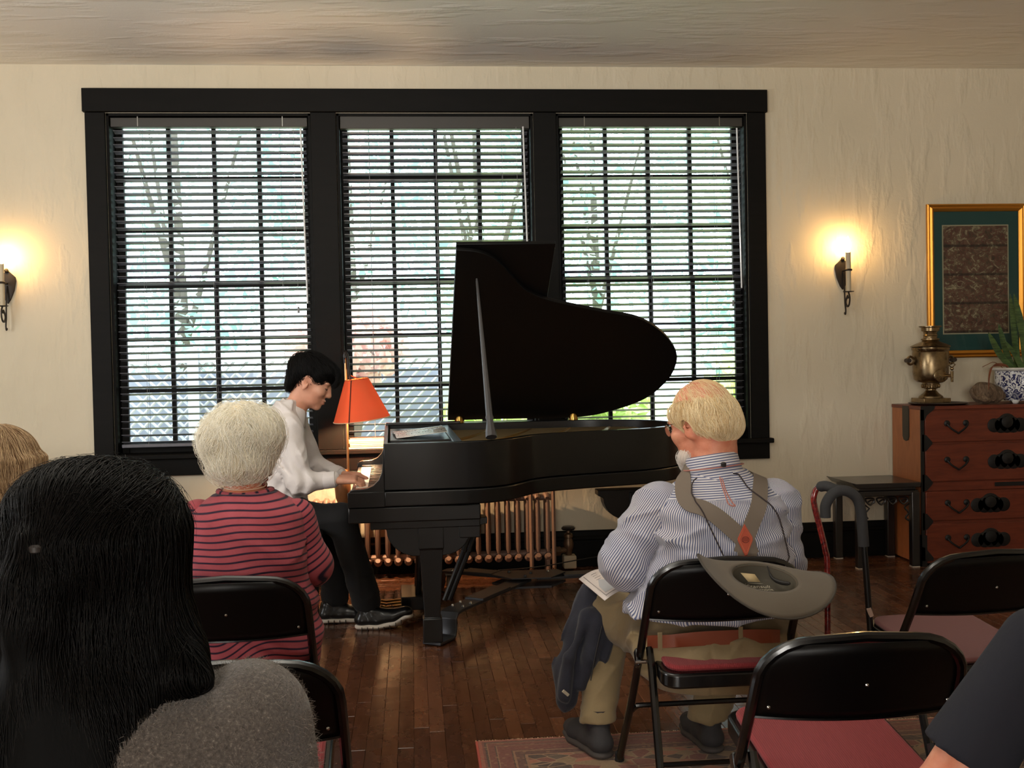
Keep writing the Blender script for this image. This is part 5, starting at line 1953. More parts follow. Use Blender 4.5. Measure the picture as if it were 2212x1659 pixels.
def hand_sdf(S, w, d, up, side, k=1.0, curl=(.35, .5, .35), spread=.06, thumb=1):
    """right angles: d along the palm, up = back of the hand, side = towards the thumb"""
    d = nrm(d)
    up = nrm(np.asarray(up, float) - d * (np.asarray(up) @ d))
    t = np.cross(d, up)
    t = t * (1 if t @ np.asarray(side) > 0 else -1)
    w = np.asarray(w, float)
    kn = w + d * .085 * k
    for a in (-.030, -.010, .010, .030):
        S.rc(w + t * a * .65 * k + d * .008, kn + t * a * k + up * (.004 - abs(a) * .12) * k, .0165 * k, .0125 * k, .012)
    L = {-.030: (.030, .020, .017), -.010: (.040, .025, .019), .010: (.044, .028, .020), .030: (.039, .024, .019)}
    for a, ls in L.items():
        ang = 0.0
        p = kn + t * a * k
        dd = nrm(d + t * a * spread * 20 * .5)
        r0 = .0102 * k
        for j, l in enumerate(ls):
            ang += curl[j]
            q = p + (dd * math.cos(ang) - up * math.sin(ang)) * l * k
            S.rc(p, q, r0, r0 * .9, .004)
            p, r0 = q, r0 * .9
    if thumb:
        p = w + t * .028 * k + d * .018 * k - up * .006 * k
        for l, dv, r0 in ((.040, t * .75 + d * .8 - up * .25, .0145), (.032, t * .35 + d * .95 - up * .3, .0118), (.026, t * .1 + d * 1.0 - up * .25, .0105)):
            q = p + nrm(dv) * l * k
            S.rc(p, q, r0 * k, r0 * .92 * k, .008)
            p = q


def band_mesh(name, pts, up, width, thick, mat, parent, st=None, normals=None):
    """strap / collar: a ribbon of given width along pts, thickness outward"""
    P = [np.asarray(p, float) for p in pts]
    n = len(P)
    vs, fs = [], []
    for i in range(n):
        u = nrm(up[i] if isinstance(up, list) else up)
        nn = nrm(normals[i]) if normals is not None else np.zeros(3)
        w_ = width[i] if hasattr(width, '__len__') else width
        vs += [P[i] - u * w_ / 2, P[i] + u * w_ / 2, P[i] + u * w_ / 2 + nn * thick, P[i] - u * w_ / 2 + nn * thick]
    for i in range(n - 1):
        for q in range(4):
            fs.append((4 * i + q, 4 * i + (q + 1) % 4, 4 * i + 4 + (q + 1) % 4, 4 * i + 4 + q))
    fs += [(3, 2, 1, 0), tuple(range(4 * n - 4, 4 * n))]
    o = MB().add(vs, fs).build(name, mat, parent, ang=0.8)
    if st is not None:
        a = o.data.attributes.new('st', 'FLOAT', 'POINT')
        a.data.foreach_set('value', [float(x) for x in st(np.array(vs))])
    return o


def project(sdf, P, off=0.002, it=4):
    P = np.array(P, float)
    for _ in range(it):
        P = P - (sdf.ev(P) - off)[:, None] * sdf.grad(P)
    return P

# ------------------------------------------------------------------ people
def rows_px(rows, zoff=0.0):
    """(picture y, left x, right x, depth, half thickness) -> upright body slices"""
    out = []
    for (py, xl, xr, Y, ry) in rows:
        a, b = at(xl, py, Y), at(xr, py, Y)
        out.append((a[2] / 2 + b[2] / 2 + zoff, (a[0] + b[0]) / 2, Y, (b[0] - a[0]) / 2, ry))
    return sorted(out)


def shoe(parent, heel, d, L, upper_m, sole_m, wid=.046, lift=0.0, z0=0.0, grooves=False, sole_h=.028):
    d = nrm((d[0], d[1], 0))
    s_ = np.array([-d[1], d[0], 0])
    heel = np.array([heel[0], heel[1], z0])
    U, S2 = SDF(), SDF()
    path = [(.03, 0, wid * .82), (.10, 0, wid * .86), (.18, .006, wid), (.24, .004, wid * .82)]
    def Z(t): return lift * max(0, (t - .13) / (L - .13)) ** 1.6
    pts = [heel + d * t * L / .28 + s_ * o + np.array([0, 0, Z(t * L / .28)]) for t, o, r in path]
    for i in range(3):
        S2.rc(pts[i] + (0, 0, .012), pts[i + 1] + (0, 0, .012), path[i][2], path[i + 1][2], .01, flat=((0, 0, 1), .42))
    zc = sole_h
    for i in range(3):
        U.rc(pts[i] + (0, 0, zc + .018), pts[i + 1] + (0, 0, zc + .014 - .004 * i), path[i][2] * .93, path[i + 1][2] * .92, .02, flat=((0, 0, 1), .75))
    U.rc(pts[0] + (0, 0, zc + .02), pts[0] + d * .01 + (0, 0, zc + .06), .036, .034, .02)
    U.rc(pts[0] + d * .05 + (0, 0, zc + .05), pts[2] + (0, 0, zc + .02), .036, .03, .02)
    if lift == 0:
        S2.cut((0, 0, z0 + .002), (0, 0, -1))
    uo = sdf_obj('shoe', U, upper_m, parent, .004)
    so2 = sdf_obj('sole', S2, sole_m, uo, .004)
    return uo, pts


def face_bits(P, X, k, parent, brow_m, side=0):
    for sg in (-1, 1):
        b = catmull([X(.083, sg * .014, .020), X(.089, sg * .030, .027), X(.074, sg * .050, .020)], 4)
        MB().tube(project(P, b, .001), [.002] + [.0034] * (len(b) - 2) + [.0015], 6).build('eyebrow', brow_m, parent)
        e = catmull([X(.090, sg * .018, -.006), X(.092, sg * .031, -.010), X(.080, sg * .045, -.006)], 4)
        MB().tube(project(P, e, .0008), [.0008] + [.0018] * (len(e) - 2) + [.0008], 5).build('eyelash', brow_m, parent)
    l_ = catmull([X(.085, -.023, -.070), X(.104, 0, -.070), X(.085, .023, -.070)], 5)
    return l_


hair_black = mat_hair('hair_black_strand', s2l(8, 8, 8), s2l(22, 19, 18), 0.5, 0.14)
hair_black_m = M('hair_black_mass', s2l(8, 8, 8), 0.7, spec=0.12, bump=0.4, bscale=30, stretch=(6, 6, 1))
hair_white = mat_hair('hair_white_strand', s2l(250, 240, 214), s2l(255, 252, 242), 0.5)
hair_white_m = M('hair_white_mass', s2l(250, 236, 206), 0.8)
hair_blond = mat_hair('hair_blond_strand', s2l(222, 188, 132), s2l(255, 238, 200), 0.45)
hair_blond_m = M('hair_pale_mass', s2l(204, 166, 116), 0.7)
hair_ash = mat_hair('hair_ash_strand', s2l(130, 98, 66), s2l(206, 176, 136), 0.45)
hair_ash_m = M('hair_ash_mass', s2l(150, 118, 86), 0.7)
lash = M('lash_dark', s2l(24, 20, 18), 0.6)
lip_m = M('lip_rose', s2l(190, 116, 100), 0.5)

# ============ pianist ============
YP = 5.72
pn = thing('person', 'person in white shirt and black trousers playing the grand piano', 'person', (-.55, YP, 0), world=True)
shirt_w = M('shirt_white', s2l(232, 224, 220), 0.8, sheen=0.15, bump=0.35, bscale=9, bdist=.02)
trous_b = M('trousers_black', s2l(17, 17, 19), 0.85, sheen=0.1, bump=0.3, bscale=9, bdist=.01)
KH = 1.1
hc_ = at(672, 822, YP)
hf, hu = nrm((.90, -.06, -.42)), (.42, 0, .9)
body = SDF()
X = head_sdf(body, hc_, hf, hu, KH)
nb = at(632, 905, YP)
body.rc(nb, X(-.02, 0, -.05), .056, .054, .03)
torso_rows = rows_px([(1100, 556, 668, YP, .17), (1075, 560, 660, YP, .168), (1040, 570, 655, YP, .165), (985, 575, 655, YP, .175), (940, 577, 656, YP, .18), (905, 577, 650, YP, .165), (885, 584, 640, YP, .12), (868, 598, 640, YP, .075)])
shN, elN, wrN = at(628, 925, 5.56), at(646, 1044, 5.50), at(722, 1036, 5.50)
shF, elF, wrF = at(642, 925, 5.88), at(676, 1006, 5.97), at(735, 1026, 5.86)
inner = SDF()
inner.stack([(z, cx, cy, rx - .02, ry - .02) for z, cx, cy, rx, ry in torso_rows], .03)
hipN, hipF = at(615, 1118, 5.64), at(612, 1118, 5.82)
kneeN, kneeF = at(738, 1122, 5.62), at(722, 1132, 5.84)
ankN, ankF = at(793, 1300, 5.63), at(724, 1290, 5.80)
body.plus(inner)
body.chain([shN, elN, wrN], [.045, .038, .027], .02)
body.chain([shF, elF, wrF], [.045, .038, .027], .02)
body.chain([hipN, kneeN, ankN], [.075, .05, .035], .03).chain([hipF, kneeF, ankF], [.075, .05, .035], .03)
hand_sdf(body, wrN + np.array([.012, 0, 0]), nrm((1, .02, -.03)), (0, -.25, 1), (0, 1, .0), 1.05, (.45, .75, .45), .03)
hand_sdf(body, wrF + np.array([.012, 0, 0]), nrm((1, .02, -.05)), (0, .2, 1), (0, -1, 0), 1.05, (.45, .65, .4), .04)
bo = sdf_obj('body', body, skin, pn, .0045, smooth=1)
face_bits(body, X, KH, pn, lash)
sh = SDF().stack(torso_rows, .03)
sh.chain([shN, elN, wrN + (wrN - elN) * -.06], [.066, .054, .041], .03)
sh.chain([shF, elF, wrF + (wrF - elF) * -.06], [.064, .052, .041], .03)
ct = at(640, 868, YP)
fo = folds(.0045, 16, 3, (1, .6, .8))
pr1 = ridges(.009, 46, 203, ((.7, 0, .7), (.9, .2, -.3), (.3, .3, .9)))
def pian_disp(P):
    d = fo(P) + pr1(P)
    e = elN
    r_ = np.linalg.norm(P - e, axis=1)
    ax = nrm(wrN - elN)
    d += .006 * np.sin((P - e) @ ax * 95 + 2 * np.sin(P[:, 2] * 30)) * np.exp(-(r_ / .13) ** 2)
    r2 = np.linalg.norm(P - (shN + np.array([.03, 0, -.04])), axis=1)
    d += .005 * np.sin((P[:, 2] * .7 + P[:, 0] * .7) * 70) * np.exp(-(r2 / .12) ** 2)
    return d
sdf_obj('shirt', sh, shirt_w, pn, .006, pian_disp)
# collar: stand plus turned-down leaf, leaning forward with the neck
cl_c, cl_d = at(630, 892, YP), nrm(X(-.02, 0, -.05) - nb)
sx_ = nrm(np.cross((0, 1, 0), cl_d))
rings = []
for (h_, r_) in ((-.03, .082), (.0, .071), (.03, .064), (.046, .062), (.049, .066), (.032, .076), (.0, .090), (-.016, .097)):
    rings.append([cl_c + cl_d * h_ + r_ * (math.cos(a) * sx_ * 1.0 + math.sin(a) * np.array([0, 1, 0])) + cl_d * (-.035 * math.cos(a) if h_ < .03 and r_ > .075 else -.012 * math.cos(a)) for a in np.linspace(0.25, 2 * PI - .25, 26)])
mb = MB()
n_ = len(rings[0])
mb.add([p for r_ in rings for p in r_], [(i * n_ + k, i * n_ + k + 1, (i + 1) * n_ + k + 1, (i + 1) * n_ + k) for i in range(len(rings) - 1) for k in range(n_ - 1)])
co_ = mb.build('collar', shirt_w, pn, ang=0.9)
m_ = co_.modifiers.new('s', 'SOLIDIFY'); m_.thickness = .003
for w_, e_ in ((wrN, elN), (wrF, elF)):
    ax = nrm(w_ - e_)
    MB().tube([w_ - ax * .055, w_ - ax * .05, w_ + ax * .004, w_ + ax * .006], [.040, .043, .042, .036], 20).build('cuff', shirt_w, pn)
tr_ = SDF().stack([(r_[0], r_[1], r_[2], r_[3] * 1.02, r_[4] * 1.03) for r_ in rows_px([(1150, 570, 662, YP, .17), (1120, 560, 668, YP, .175), (1095, 558, 664, YP, .172), (1075, 562, 655, YP, .165)])], .03)
tr_.chain([hipN, kneeN, ankN], [.098, .076, .074], .04).chain([hipF, kneeF, ankF], [.098, .076, .074], .04)
fo2 = (lambda a, b: (lambda P: a(P) + b(P)))(folds(.004, 14, 5, (1, 1, .6)), ridges(.007, 40, 204, ((.8, 0, .6), (.3, 0, 1))))
tr_.cut((0, 0, .055), (0, 0, -1))
sdf_obj('trousers', tr_, trous_b, pn, .0065, fo2)
lea = M('shoe_black_leather', s2l(18, 18, 19), 0.32, coat=0.2, bump=0.1, bscale=60)
sol_w = M('sole_white', s2l(222, 210, 196), 0.6)
hN = az(770, 1358, 0.0)
u_, pts_ = shoe(pn, hN, (1, -.06), .295, lea, sol_w, .05, lift=.075)
for t in (.03, .058, .086, .114, .142, .172, .202, .23):
    p_ = hN + nrm((1, -.06, 0)) * t
    zz = .075 * max(0, (t - .13) / .165) ** 1.6
    MB().box((p_[0], p_[1] - .05 + (.004 if t < .05 else 0), zz + .008), (.003, .02, .016)).build('sole_groove', lash, pn)
hF = az(690, 1345, 0.0)
u_, pts_ = shoe(pn, hF, (1, .0), .295, lea, sol_w, .05)
for t in (.05, .08, .11, .14):
    MB().box((hF[0] + t, hF[1] - .047, .010), (.003, .02, .018)).build('sole_groove', lash, pn)
lp = hN + np.array([.13, -.01, .115])
MB().tube(catmull([lp, lp + np.array([.02, -.01, .012]), lp + np.array([.045, -.012, .004])], 4), .002, 5).tube(catmull([lp + np.array([0.02, .01, -.004]), lp + np.array([.045, .0, .008]), lp + np.array([.062, -.01, -.01])], 4), .002, 5).build('shoelace', lash, pn)
# hair: short and black, fringe falling over the brow
hs = SDF()
hs.el(X(-.018, 0, .040), np.array((.108, .086, .090)) * KH, (hf, (0, -1, 0), nrm(hu)), .03)
hs.el(X(.058, 0, .068), np.array((.056, .070, .040)) * KH, (hf, (0, -1, 0), nrm(hu)), .03)
hs.el(X(-.072, 0, -.03), np.array((.032, .060, .062)) * KH, (hf, (0, -1, 0), nrm(hu)), .03)
for sg in (-1, 1):
    hs.el(X(.034, sg * .064, .036), np.array((.030, .016, .034)) * KH, (hf, (0, -1, 0), nrm(hu)), .012)
    hs.el(X(-.004, sg * .085, -.010), np.array((.026, .03, .034)) * KH, (hf, (0, -1, 0), nrm(hu)), .006, 's')
sdf_obj('hair', hs, hair_black_m, pn, .006, folds(.004, 45, 8, (1, 1, .6)))
r_ = np.random.default_rng(5)
crown = X(-.06, 0, .12)
root = sample_surface(hs, 2600, r_, lambda p: (p - hc_) @ np.asarray(hu) > -.07)
def fl_p(P, i): return (P - crown) * 6 + np.array(hf) * .5 + np.array([0, 0, -.55])
hair('hair_strands', trace(hs, root, fl_p, 9, .008, r_, (-.002, .010), .32), hair_black, pn, .0008)
root = X(.085, 0, .085) + r_.uniform(-1, 1, (260, 1)) * np.array([0, .062, 0]) + r_.normal(size=(260, 3)) * .007
fr_ = [root]
for i in range(8):
    fr_.append(fr_[-1] + (np.array(hf) * (.008 - .0028 * i) * .9 + np.array([0, 0, -.0105])) + r_.normal(size=(260, 3)) * .0012)
hair('fringe', np.stack(fr_, 1), hair_black, pn, .0008)

# ============ man with suspenders ============
YM = 3.38
mn = thing('person', 'bearded man in striped blue shirt and grey X-back suspenders on chair', 'person', (.93, YM, 0), world=True)
m_rows = rows_px([(1316, 1352, 1706, YM + .02, .175), (1305, 1352, 1706, YM + .02, .175), (1270, 1376, 1704, YM, .168), (1200, 1408, 1694, YM, .155), (1140, 1408, 1692, YM + .01, .15), (1095, 1402, 1696, YM + .02, .145), (1065, 1422, 1676, YM + .03, .125), (1040, 1462, 1638, YM + .04, .10), (1015, 1490, 1606, YM + .05, .08)])
shL, elL, haL = at(1425, 1092, YM + .03), at(1352, 1216, YM + .06), at(1425, 1262, YM + .33)
shR, elR, haR = at(1672, 1088, YM + .03), at(1682, 1206, YM + .10), at(1610, 1250, YM + .36)
mc = at(1516, 910, YM + .09)
KM = 1.08
mf, mu = nrm((-.64, .74, -.26)), (-.16, .2, .96)
mbod = SDF()
XM = head_sdf(mbod, mc, mf, mu, KM, k_ear=1.2)
mbod.rc(at(1545, 1035, YM + .05), XM(-.03, 0, -.05), .076, .073, .03)
mbod.rc(XM(.03, 0, -.085), at(1530, 1030, YM + .09), .05, .06, .03)
mbod.stack([(z, cx, cy, rx - .045, ry - .045) for z, cx, cy, rx, ry in m_rows], .03)
mbod.chain([shL, elL, haL], [.05, .042, .03], .03).chain([shR, elR, haR], [.05, .042, .03], .03)
hand_sdf(mbod, haL, nrm((.5, .8, -.25)), (.2, .2, 1), (1, 0, 0), 1.05)
hand_sdf(mbod, haR, nrm((-.5, .8, -.25)), (-.2, .2, 1), (-1, 0, 0), 1.05)
hpL, knL, anL = at(1455, 1385, YM + .05), at(1305, 1318, YM + .50), at(1293, 1560, YM + .30)
hpR, knR, anR = at(1620, 1385, YM + .05), at(1600, 1310, YM + .52), at(1530, 1550, YM + .30)
mbod.chain([hpL, knL, anL], [.075, .055, .04], .03).chain([hpR, knR, anR], [.075, .055, .04], .03)
sdf_obj('body', mbod, skin_man, mn, .0055, folds(.0008, 60, 4, (.3, .3, 2)))
stripe_m = mat_attr_stripes('shirt_blue_stripe', s2l(206, 206, 214), s2l(92, 98, 130), .0066, .46, .85, .35, s2l(214, 208, 206))
ms = SDF().stack(m_rows, .03)
msc = SDF().stack(m_rows, .03)
zy = at(1560, 1084, YM - .13)[2]
seam_c = at(1550, 1150, YM)
def st_torso(V):
    a = np.arctan2(V[:, 0] - seam_c[0], -(V[:, 1] - (YM + .03)))
    vert = a * .185
    return np.where(V[:, 2] > zy, V[:, 2] * 1.0 + 0.02 * np.sin(V[:, 0] * 3), vert)
fm = folds(.004, 11, 12, (1, 1, 1.2))
mr1 = ridges(.008, 40, 205, ((.4, 0, 1), (-.5, 0, .9), (1, 0, .3)))
def man_disp(P):
    d = fm(P) * .8 + mr1(P)
    zz = P[:, 2]
    x = P[:, 0] - seam_c[0]
    back = (P[:, 1] < YM)
    d += back * .009 * np.exp(-((zz - (at(1560, 1205, 3.2)[2] + .035 * np.abs(x) * 3)) / .016) ** 2) * (np.abs(x) > .03)
    d += back * .007 * np.sin((zz - .35 * np.abs(x)) * 62 + 3 * np.sin(x * 9)) * np.exp(-((zz - at(1560, 1190, 3.2)[2]) / .09) ** 2)
    d -= .004 * np.exp(-((zz - zy) / .005) ** 2) * back
    return d
sdf_obj('shirt', ms, stripe_m, mn, .0055, man_disp, st_torso)
def sleeve(sh_, el_, ha_, rr, seed, nm='sleeve', mat=stripe_m, h=.0055, endr=.042):
    S_ = SDF().chain([sh_, el_, ha_], rr, .05)
    ax = nrm(el_ - sh_); up = nrm(np.cross(ax, (0, 1, 0)))
    v2 = np.cross(ax, up)
    ax2 = nrm(ha_ - el_); u2 = nrm(np.cross(ax2, (0, 1, .3))); w2 = np.cross(ax2, u2)
    f_ = (lambda a, b: (lambda P: a(P) + b(P)))(folds(.005, 15, seed, (1, 1, 1)), ridges(.009, 44, seed + 300, ((.5, .2, 1), (-.6, .2, .8))))
    def dsp(P):
        r1 = np.linalg.norm(P - el_, axis=1)
        t = (P - el_) @ nrm(ax - ax2 * .5)
        return f_(P) + .007 * np.sin(t * 75 + 2 * np.sin(P[:, 0] * 25)) * np.exp(-(r1 / .11) ** 2)
    def st_(V):
        t = np.clip((V - sh_) @ ax / np.linalg.norm(el_ - sh_), 0, 1)
        q = V - sh_
        a1 = np.arctan2(q @ up, q @ v2) * .072
        return a1
    return S_, dsp, st_
SL, dL, sL_ = sleeve(shL, elL, haL, [.082, .078, .05], 21)
sdf_obj('sleeve', SL, stripe_m, mn, .0055, dL, sL_)
SR, dR, sR_ = sleeve(shR, elR, haR, [.080, .072, .048], 22)
sdf_obj('sleeve', SR, stripe_m, mn, .0055, dR, sR_)
full = SDF().stack(m_rows, .03).chain([shL, elL], [.082, .078], .03).chain([shR, elR], [.080, .072], .03)
# collar stand
cc0, cc1 = at(1546, 1034, YM + .035), at(1536, 984, YM + .055)
rings, stv = [], []
for t, r_, th_ in ((-.25, .098, 0), (.1, .092, 0), (.6, .086, 0), (1.0, .083, 0), (1.03, .078, 0), (.6, .079, 0)):
    c_ = cc0 + (cc1 - cc0) * t
    for a in np.linspace(0, 2 * PI, 33)[:-1]:
        rings.append(c_ + np.array([r_ * math.cos(a) * 1.0, r_ * math.sin(a) * .98, .010 * math.cos(a) + .012 * math.sin(a) * -1]))
        stv.append(t * .062 + .0025)
mb = MB().add(rings, [(i * 32 + k, i * 32 + (k + 1) % 32, (i + 1) * 32 + (k + 1) % 32, (i + 1) * 32 + k) for i in range(5) for k in range(32)])
co_ = mb.build('collar', stripe_m, mn, ang=1.0)
a_ = co_.data.attributes.new('st', 'FLOAT', 'POINT'); a_.data.foreach_set('value', stv)
# suspenders
susp = M('suspender_elastic', s2l(116, 104, 92), 0.85, bump=0.25, bscale=220)
def strap(pix, width, name='suspender_strap', off=.006, mat=susp, Y0=YM - .14, th=.003):
    P = project(full, catmull([at(q[0], q[1], q[2] if len(q) > 2 else Y0) for q in pix], 5), off)
    for _ in range(2):
        P[1:-1] = (P[:-2] + 2 * P[1:-1] + P[2:]) / 4
    N = full.grad(P)
    T = np.gradient(P, axis=0)
    U_ = [nrm(np.cross(N[i], T[i])) for i in range(len(P))]
    return band_mesh(name, P, U_, width, th, mat, mn, normals=N)
strap([(1474, 1012, YM + .08), (1472, 1026, YM + .0), (1482, 1044), (1508, 1074), (1544, 1110), (1578, 1142), (1604, 1170), (1618, 1200)], .052)
strap([(1636, 1012, YM + .08), (1644, 1028, YM + .0), (1652, 1060), (1640, 1098), (1622, 1134), (1606, 1168), (1596, 1196)], .050, off=.0075)
strap([(1606, 1168), (1608, 1190), (1608, 1215), (1606, 1250), (1600, 1300)], .062, off=.008)
lthr = M('leather_patch', s2l(176, 76, 52), 0.5, bump=0.3, bscale=90, bdist=.001)
pp = project(full, [at(1604, 1166, YM - .14)], .013)[0]
pn_ = full.grad(pp[None])[0]
pu = nrm(np.array([.03, 0, 1]) - pn_ * (np.array([.03, 0, 1]) @ pn_)); ps = nrm(np.cross(pu, pn_)); ps = ps if ps[0] > 0 else -ps
dia = [(0, .047), (.0235, .008), (.024, -.002), (.004, -.047), (-.003, -.048), (-.023, -.004), (-.0235, .004)]
mb = MB()
vs = [pp + ps * a + pu * b for a, b in dia] + [pp + ps * a * .96 + pu * b * .97 + pn_ * .004 for a, b in dia]
n_ = len(dia)
pat = mb.add(vs, [tuple(reversed(range(n_))), tuple(range(n_, 2 * n_))] + [(i, (i + 1) % n_, n_ + (i + 1) % n_, n_ + i) for i in range(n_)]).build('leather_patch', lthr, mn)
em = MB()
pdark = M('patch_emboss', s2l(104, 40, 30), 0.6)
pc2 = pp + pn_ * .0042
em.tube([pc2 + ps * .0115 * math.cos(a) + pu * .0088 * math.sin(a) for a in np.linspace(.25, PI - .25, 9)], .0009, 5)
em.tube([pc2 + ps * .0115 * math.cos(a) + pu * .0088 * math.sin(a) for a in np.linspace(PI + .25, 2 * PI - .25, 9)], .0009, 5)
for b in (-.0035, 0, .0035):
    em.tube([pc2 - ps * (.0125 if b == 0 else .0085) + pu * b, pc2 + ps * (.0125 if b == 0 else .0085) + pu * b], .0008, 5)
em.build('embossed_emblem', pdark, pat)
stc = MB()
stc.tube([pp + pn_ * .0043 + ps * a * .8 + pu * b * .8 for a, b in dia], .0005, 4, closed=True)
stc.build('stitching', M('stitch_tan', s2l(200, 130, 90), 0.7), pat)
# eyeglass cord round the collar with slider and loop
cordp = M('cord_pink', s2l(176, 116, 104), 0.7)
ringp = [cc0 + (cc1 - cc0) * (.5 + .12 * math.sin(a) * -1 + .12 * math.cos(a)) + np.array([.0975 * math.cos(a), .095 * math.sin(a), 0]) for a in np.linspace(PI * .95, PI * 2.1, 24)]
MB().tube(ringp, .0022, 6).build('glasses_cord', cordp, mn)
lo_ = project(full, catmull([at(x, y, YM - .14) for x, y in ((1562, 1006), (1573, 1040), (1577, 1072), (1584, 1084), (1592, 1084), (1588, 1074), (1580, 1045), (1568, 1008))], 4), .006)
MB().tube(lo_, .0022, 6).build('glasses_cord_loop', cordp, mn)
sp0 = ringp[13]
MB().lathe(at(1563, 1004, YM - .075), [(0, -.008), (.008, -.006), (.009, .004), (.006, .008), (0, .009)], 10).build('cord_slider', lash, mn)
# hat cord hanging from the neck
hcord = M('hat_cord', s2l(44, 32, 32), 0.6)
pL = project(full, catmull([at(x, y, YM - .13) for x, y in ((1488, 1010), (1492, 1036), (1506, 1075), (1524, 1120), (1545, 1170), (1563, 1216))], 5), .012)
pR = project(full, catmull([at(x, y, YM - .13) for x, y in ((1604, 1012), (1632, 1030), (1664, 1068), (1688, 1120), (1702, 1165), (1714, 1204))], 5), .012)

# hair and beard
msk = SDF()
head_sdf(msk, mc, mf, mu, KM, ears=False)
r_ = np.random.default_rng(9)
mfv = nrm(mf); muv = nrm(np.array(mu) - mfv * (np.array(mu) @ mfv)); msv = np.cross(mfv, muv)
def loc(P, c, f, u, s_, k): q = (P - c) / k; return q @ f, q @ s_, q @ u
cap = SDF()
A_ = (mfv, msv, muv)
cap.el(XM(-.030, 0, .006), np.array((.090, .088, .078)) * KM, A_, .02)
cap.el(XM(-.075, 0, -.035), np.array((.040, .070, .040)) * KM, A_, .03)
for sg in (-1, 1):
    cap.el(XM(.022, sg * .066, .034), np.array((.040, .022, .036)) * KM, A_, .02)
cap.rc(XM(.02, -.3, .150), XM(.02, .3, .150), .098, .098, .01, 's')
cap.el(XM(.0, -.085, -.018), np.array((.026, .03, .034)) * KM, A_, .004, 's').el(XM(.0, .085, -.018), np.array((.026, .03, .034)) * KM, A_, .004, 's')
capo = sdf_obj('hair', cap, hair_blond_m, mn, .006, folds(.002, 45, 3))
def kp(P):
    a, b, d = loc(P, mc, mfv, muv, msv, KM)
    return (d < .085) & (d > -.075) & (a < .062) & ((a < -.004) | (d > .012) | (np.abs(b) < .05))
rt_ = sample_surface(cap, 5200, r_, kp)
mcrown = XM(-.03, 0, .14)
def fl_m(P, i):
    a, b, d = loc(P, mc, mfv, muv, msv, KM)
    base = (P - mcrown) * 3
    wave = np.stack([np.sin(P[:, 2] * 120 + P[:, 0] * 60), np.zeros(len(P)), np.zeros(len(P))], 1) * .25
    return base + np.array([0, 0, -.8]) + wave - mfv * .25
hair('hair_strands', trace(cap, rt_, fl_m, 9, .009, r_, (0, .008), .22), hair_blond, mn, .0007)
rt2 = sample_surface(msk, 900, r_, lambda P: (lambda q: (q[2] > .055) & (q[0] < .085))(loc(P, mc, mfv, muv, msv, KM)))
hair('thin_crown_hair', trace(msk, rt2, lambda P, i: (P - XM(.06, 0, .13)) * 4 + np.array([.1, 0, -.3]), 9, .007, r_, (.0005, .003), .15), hair_blond, mn, .00045)
brd = SDF()
brd.el(XM(.068, 0, -.112), np.array((.036, .040, .034)) * KM, A_, .02)
brd.el(XM(.05, .045, -.095), np.array((.035, .018, .024)) * KM, A_, .02).el(XM(.05, -.045, -.095), np.array((.035, .018, .024)) * KM, A_, .02)
beard_m = mat_hair('beard_white', s2l(210, 200, 190), s2l(246, 240, 232), 0.5)
sdf_obj('beard', brd, M('beard_mass', s2l(220, 206, 194), 0.8), mn, .005)
rt3 = sample_surface(brd, 900, r_)
hair('beard_hair', trace(brd, rt3, lambda P, i: np.array([-.1, .1, -1.0]) + (P - mc) * 2, 5, .006, r_, (0, .006), .3), beard_m, mn, .0006)
face_bits(mbod, XM, KM, mn, M('brow_grey', s2l(200, 180, 150), 0.7))
# spectacles
gl = tag(thing('spectacles', 'thin black-framed spectacles on the face of the bearded man', 'glasses', XM(.1, 0, 0), world=True))
gm = MB()
for sg in (-1, 1):
    gm.tube([XM(.106, sg * .033, -.004) + KM * (.023 * math.cos(a) * nrm(msv - mfv * .25 * sg) + .019 * math.sin(a) * muv) for a in np.linspace(0, 2 * PI, 25)[:-1]], .0011, 5, closed=True)
    gm.tube([XM(.100, sg * .058, .004), XM(.07, sg * .078, .006), XM(.0, sg * .086, .008), XM(-.02, sg * .086, -.006)], .0012, 5)
gm.tube([XM(.112, -.010, .0), XM(.117, 0, .003), XM(.112, .010, .0)], .0011, 5)
gm.build('frame', M('specs_black', s2l(26, 24, 24), 0.35, 0.5), gl)
for sg in (-1, 1):
    ls = [XM(.106, sg * .033, -.004) + KM * (.022 * math.cos(a) * nrm(msv - mfv * .25 * sg) + .018 * math.sin(a) * muv) for a in np.linspace(0, 2 * PI, 25)[:-1]]
    MB().add(ls, [tuple(range(24))]).build('lens', glass, gl)
# trousers and belt
khaki = M('trousers_khaki', s2l(146, 126, 92), 0.9, col2=s2l(126, 108, 78), nscale=5, bump=0.4, bscale=9, bdist=.015, sheen=0.1)
tk = SDF().stack(rows_px([(1470, 1412, 1680, YM - .0, .155), (1440, 1376, 1694, YM + .0, .185), (1400, 1366, 1700, YM + .01, .185), (1372, 1362, 1702, YM + .02, .178), (1356, 1366, 1700, YM + .02, .172)]), .03)
tk.chain([hpL, knL, anL], [.10, .088, .062], .05).chain([hpR, knR, anR], [.10, .088, .062], .05)
for an_ in (anL, anR):
    tk.rc(an_, np.array([an_[0], an_[1] + .005, .10]), .062, .066, .03)
tk.cut((0, 0, .115), (0, 0, -1))
fk = folds(.004, 10, 31, (1, 1, 1.3))
kr1 = ridges(.008, 36, 207, ((.5, .2, 1), (-.7, .2, .8), (1, 0, .2)))
def kdisp(P):
    x = P[:, 0] - at(1540, 1400, 3.2)[0]
    zz = P[:, 2]
    return fk(P) + kr1(P) + (P[:, 1] < YM) * (.005 * np.sin((zz * .9 + np.abs(x) * .6) * 70) * np.exp(-((zz - at(1540, 1405, 3.2)[2]) / .05) ** 2) + .004 * np.exp(-(x / .006) ** 2))
sdf_obj('trousers', tk, khaki, mn, .006, kdisp)
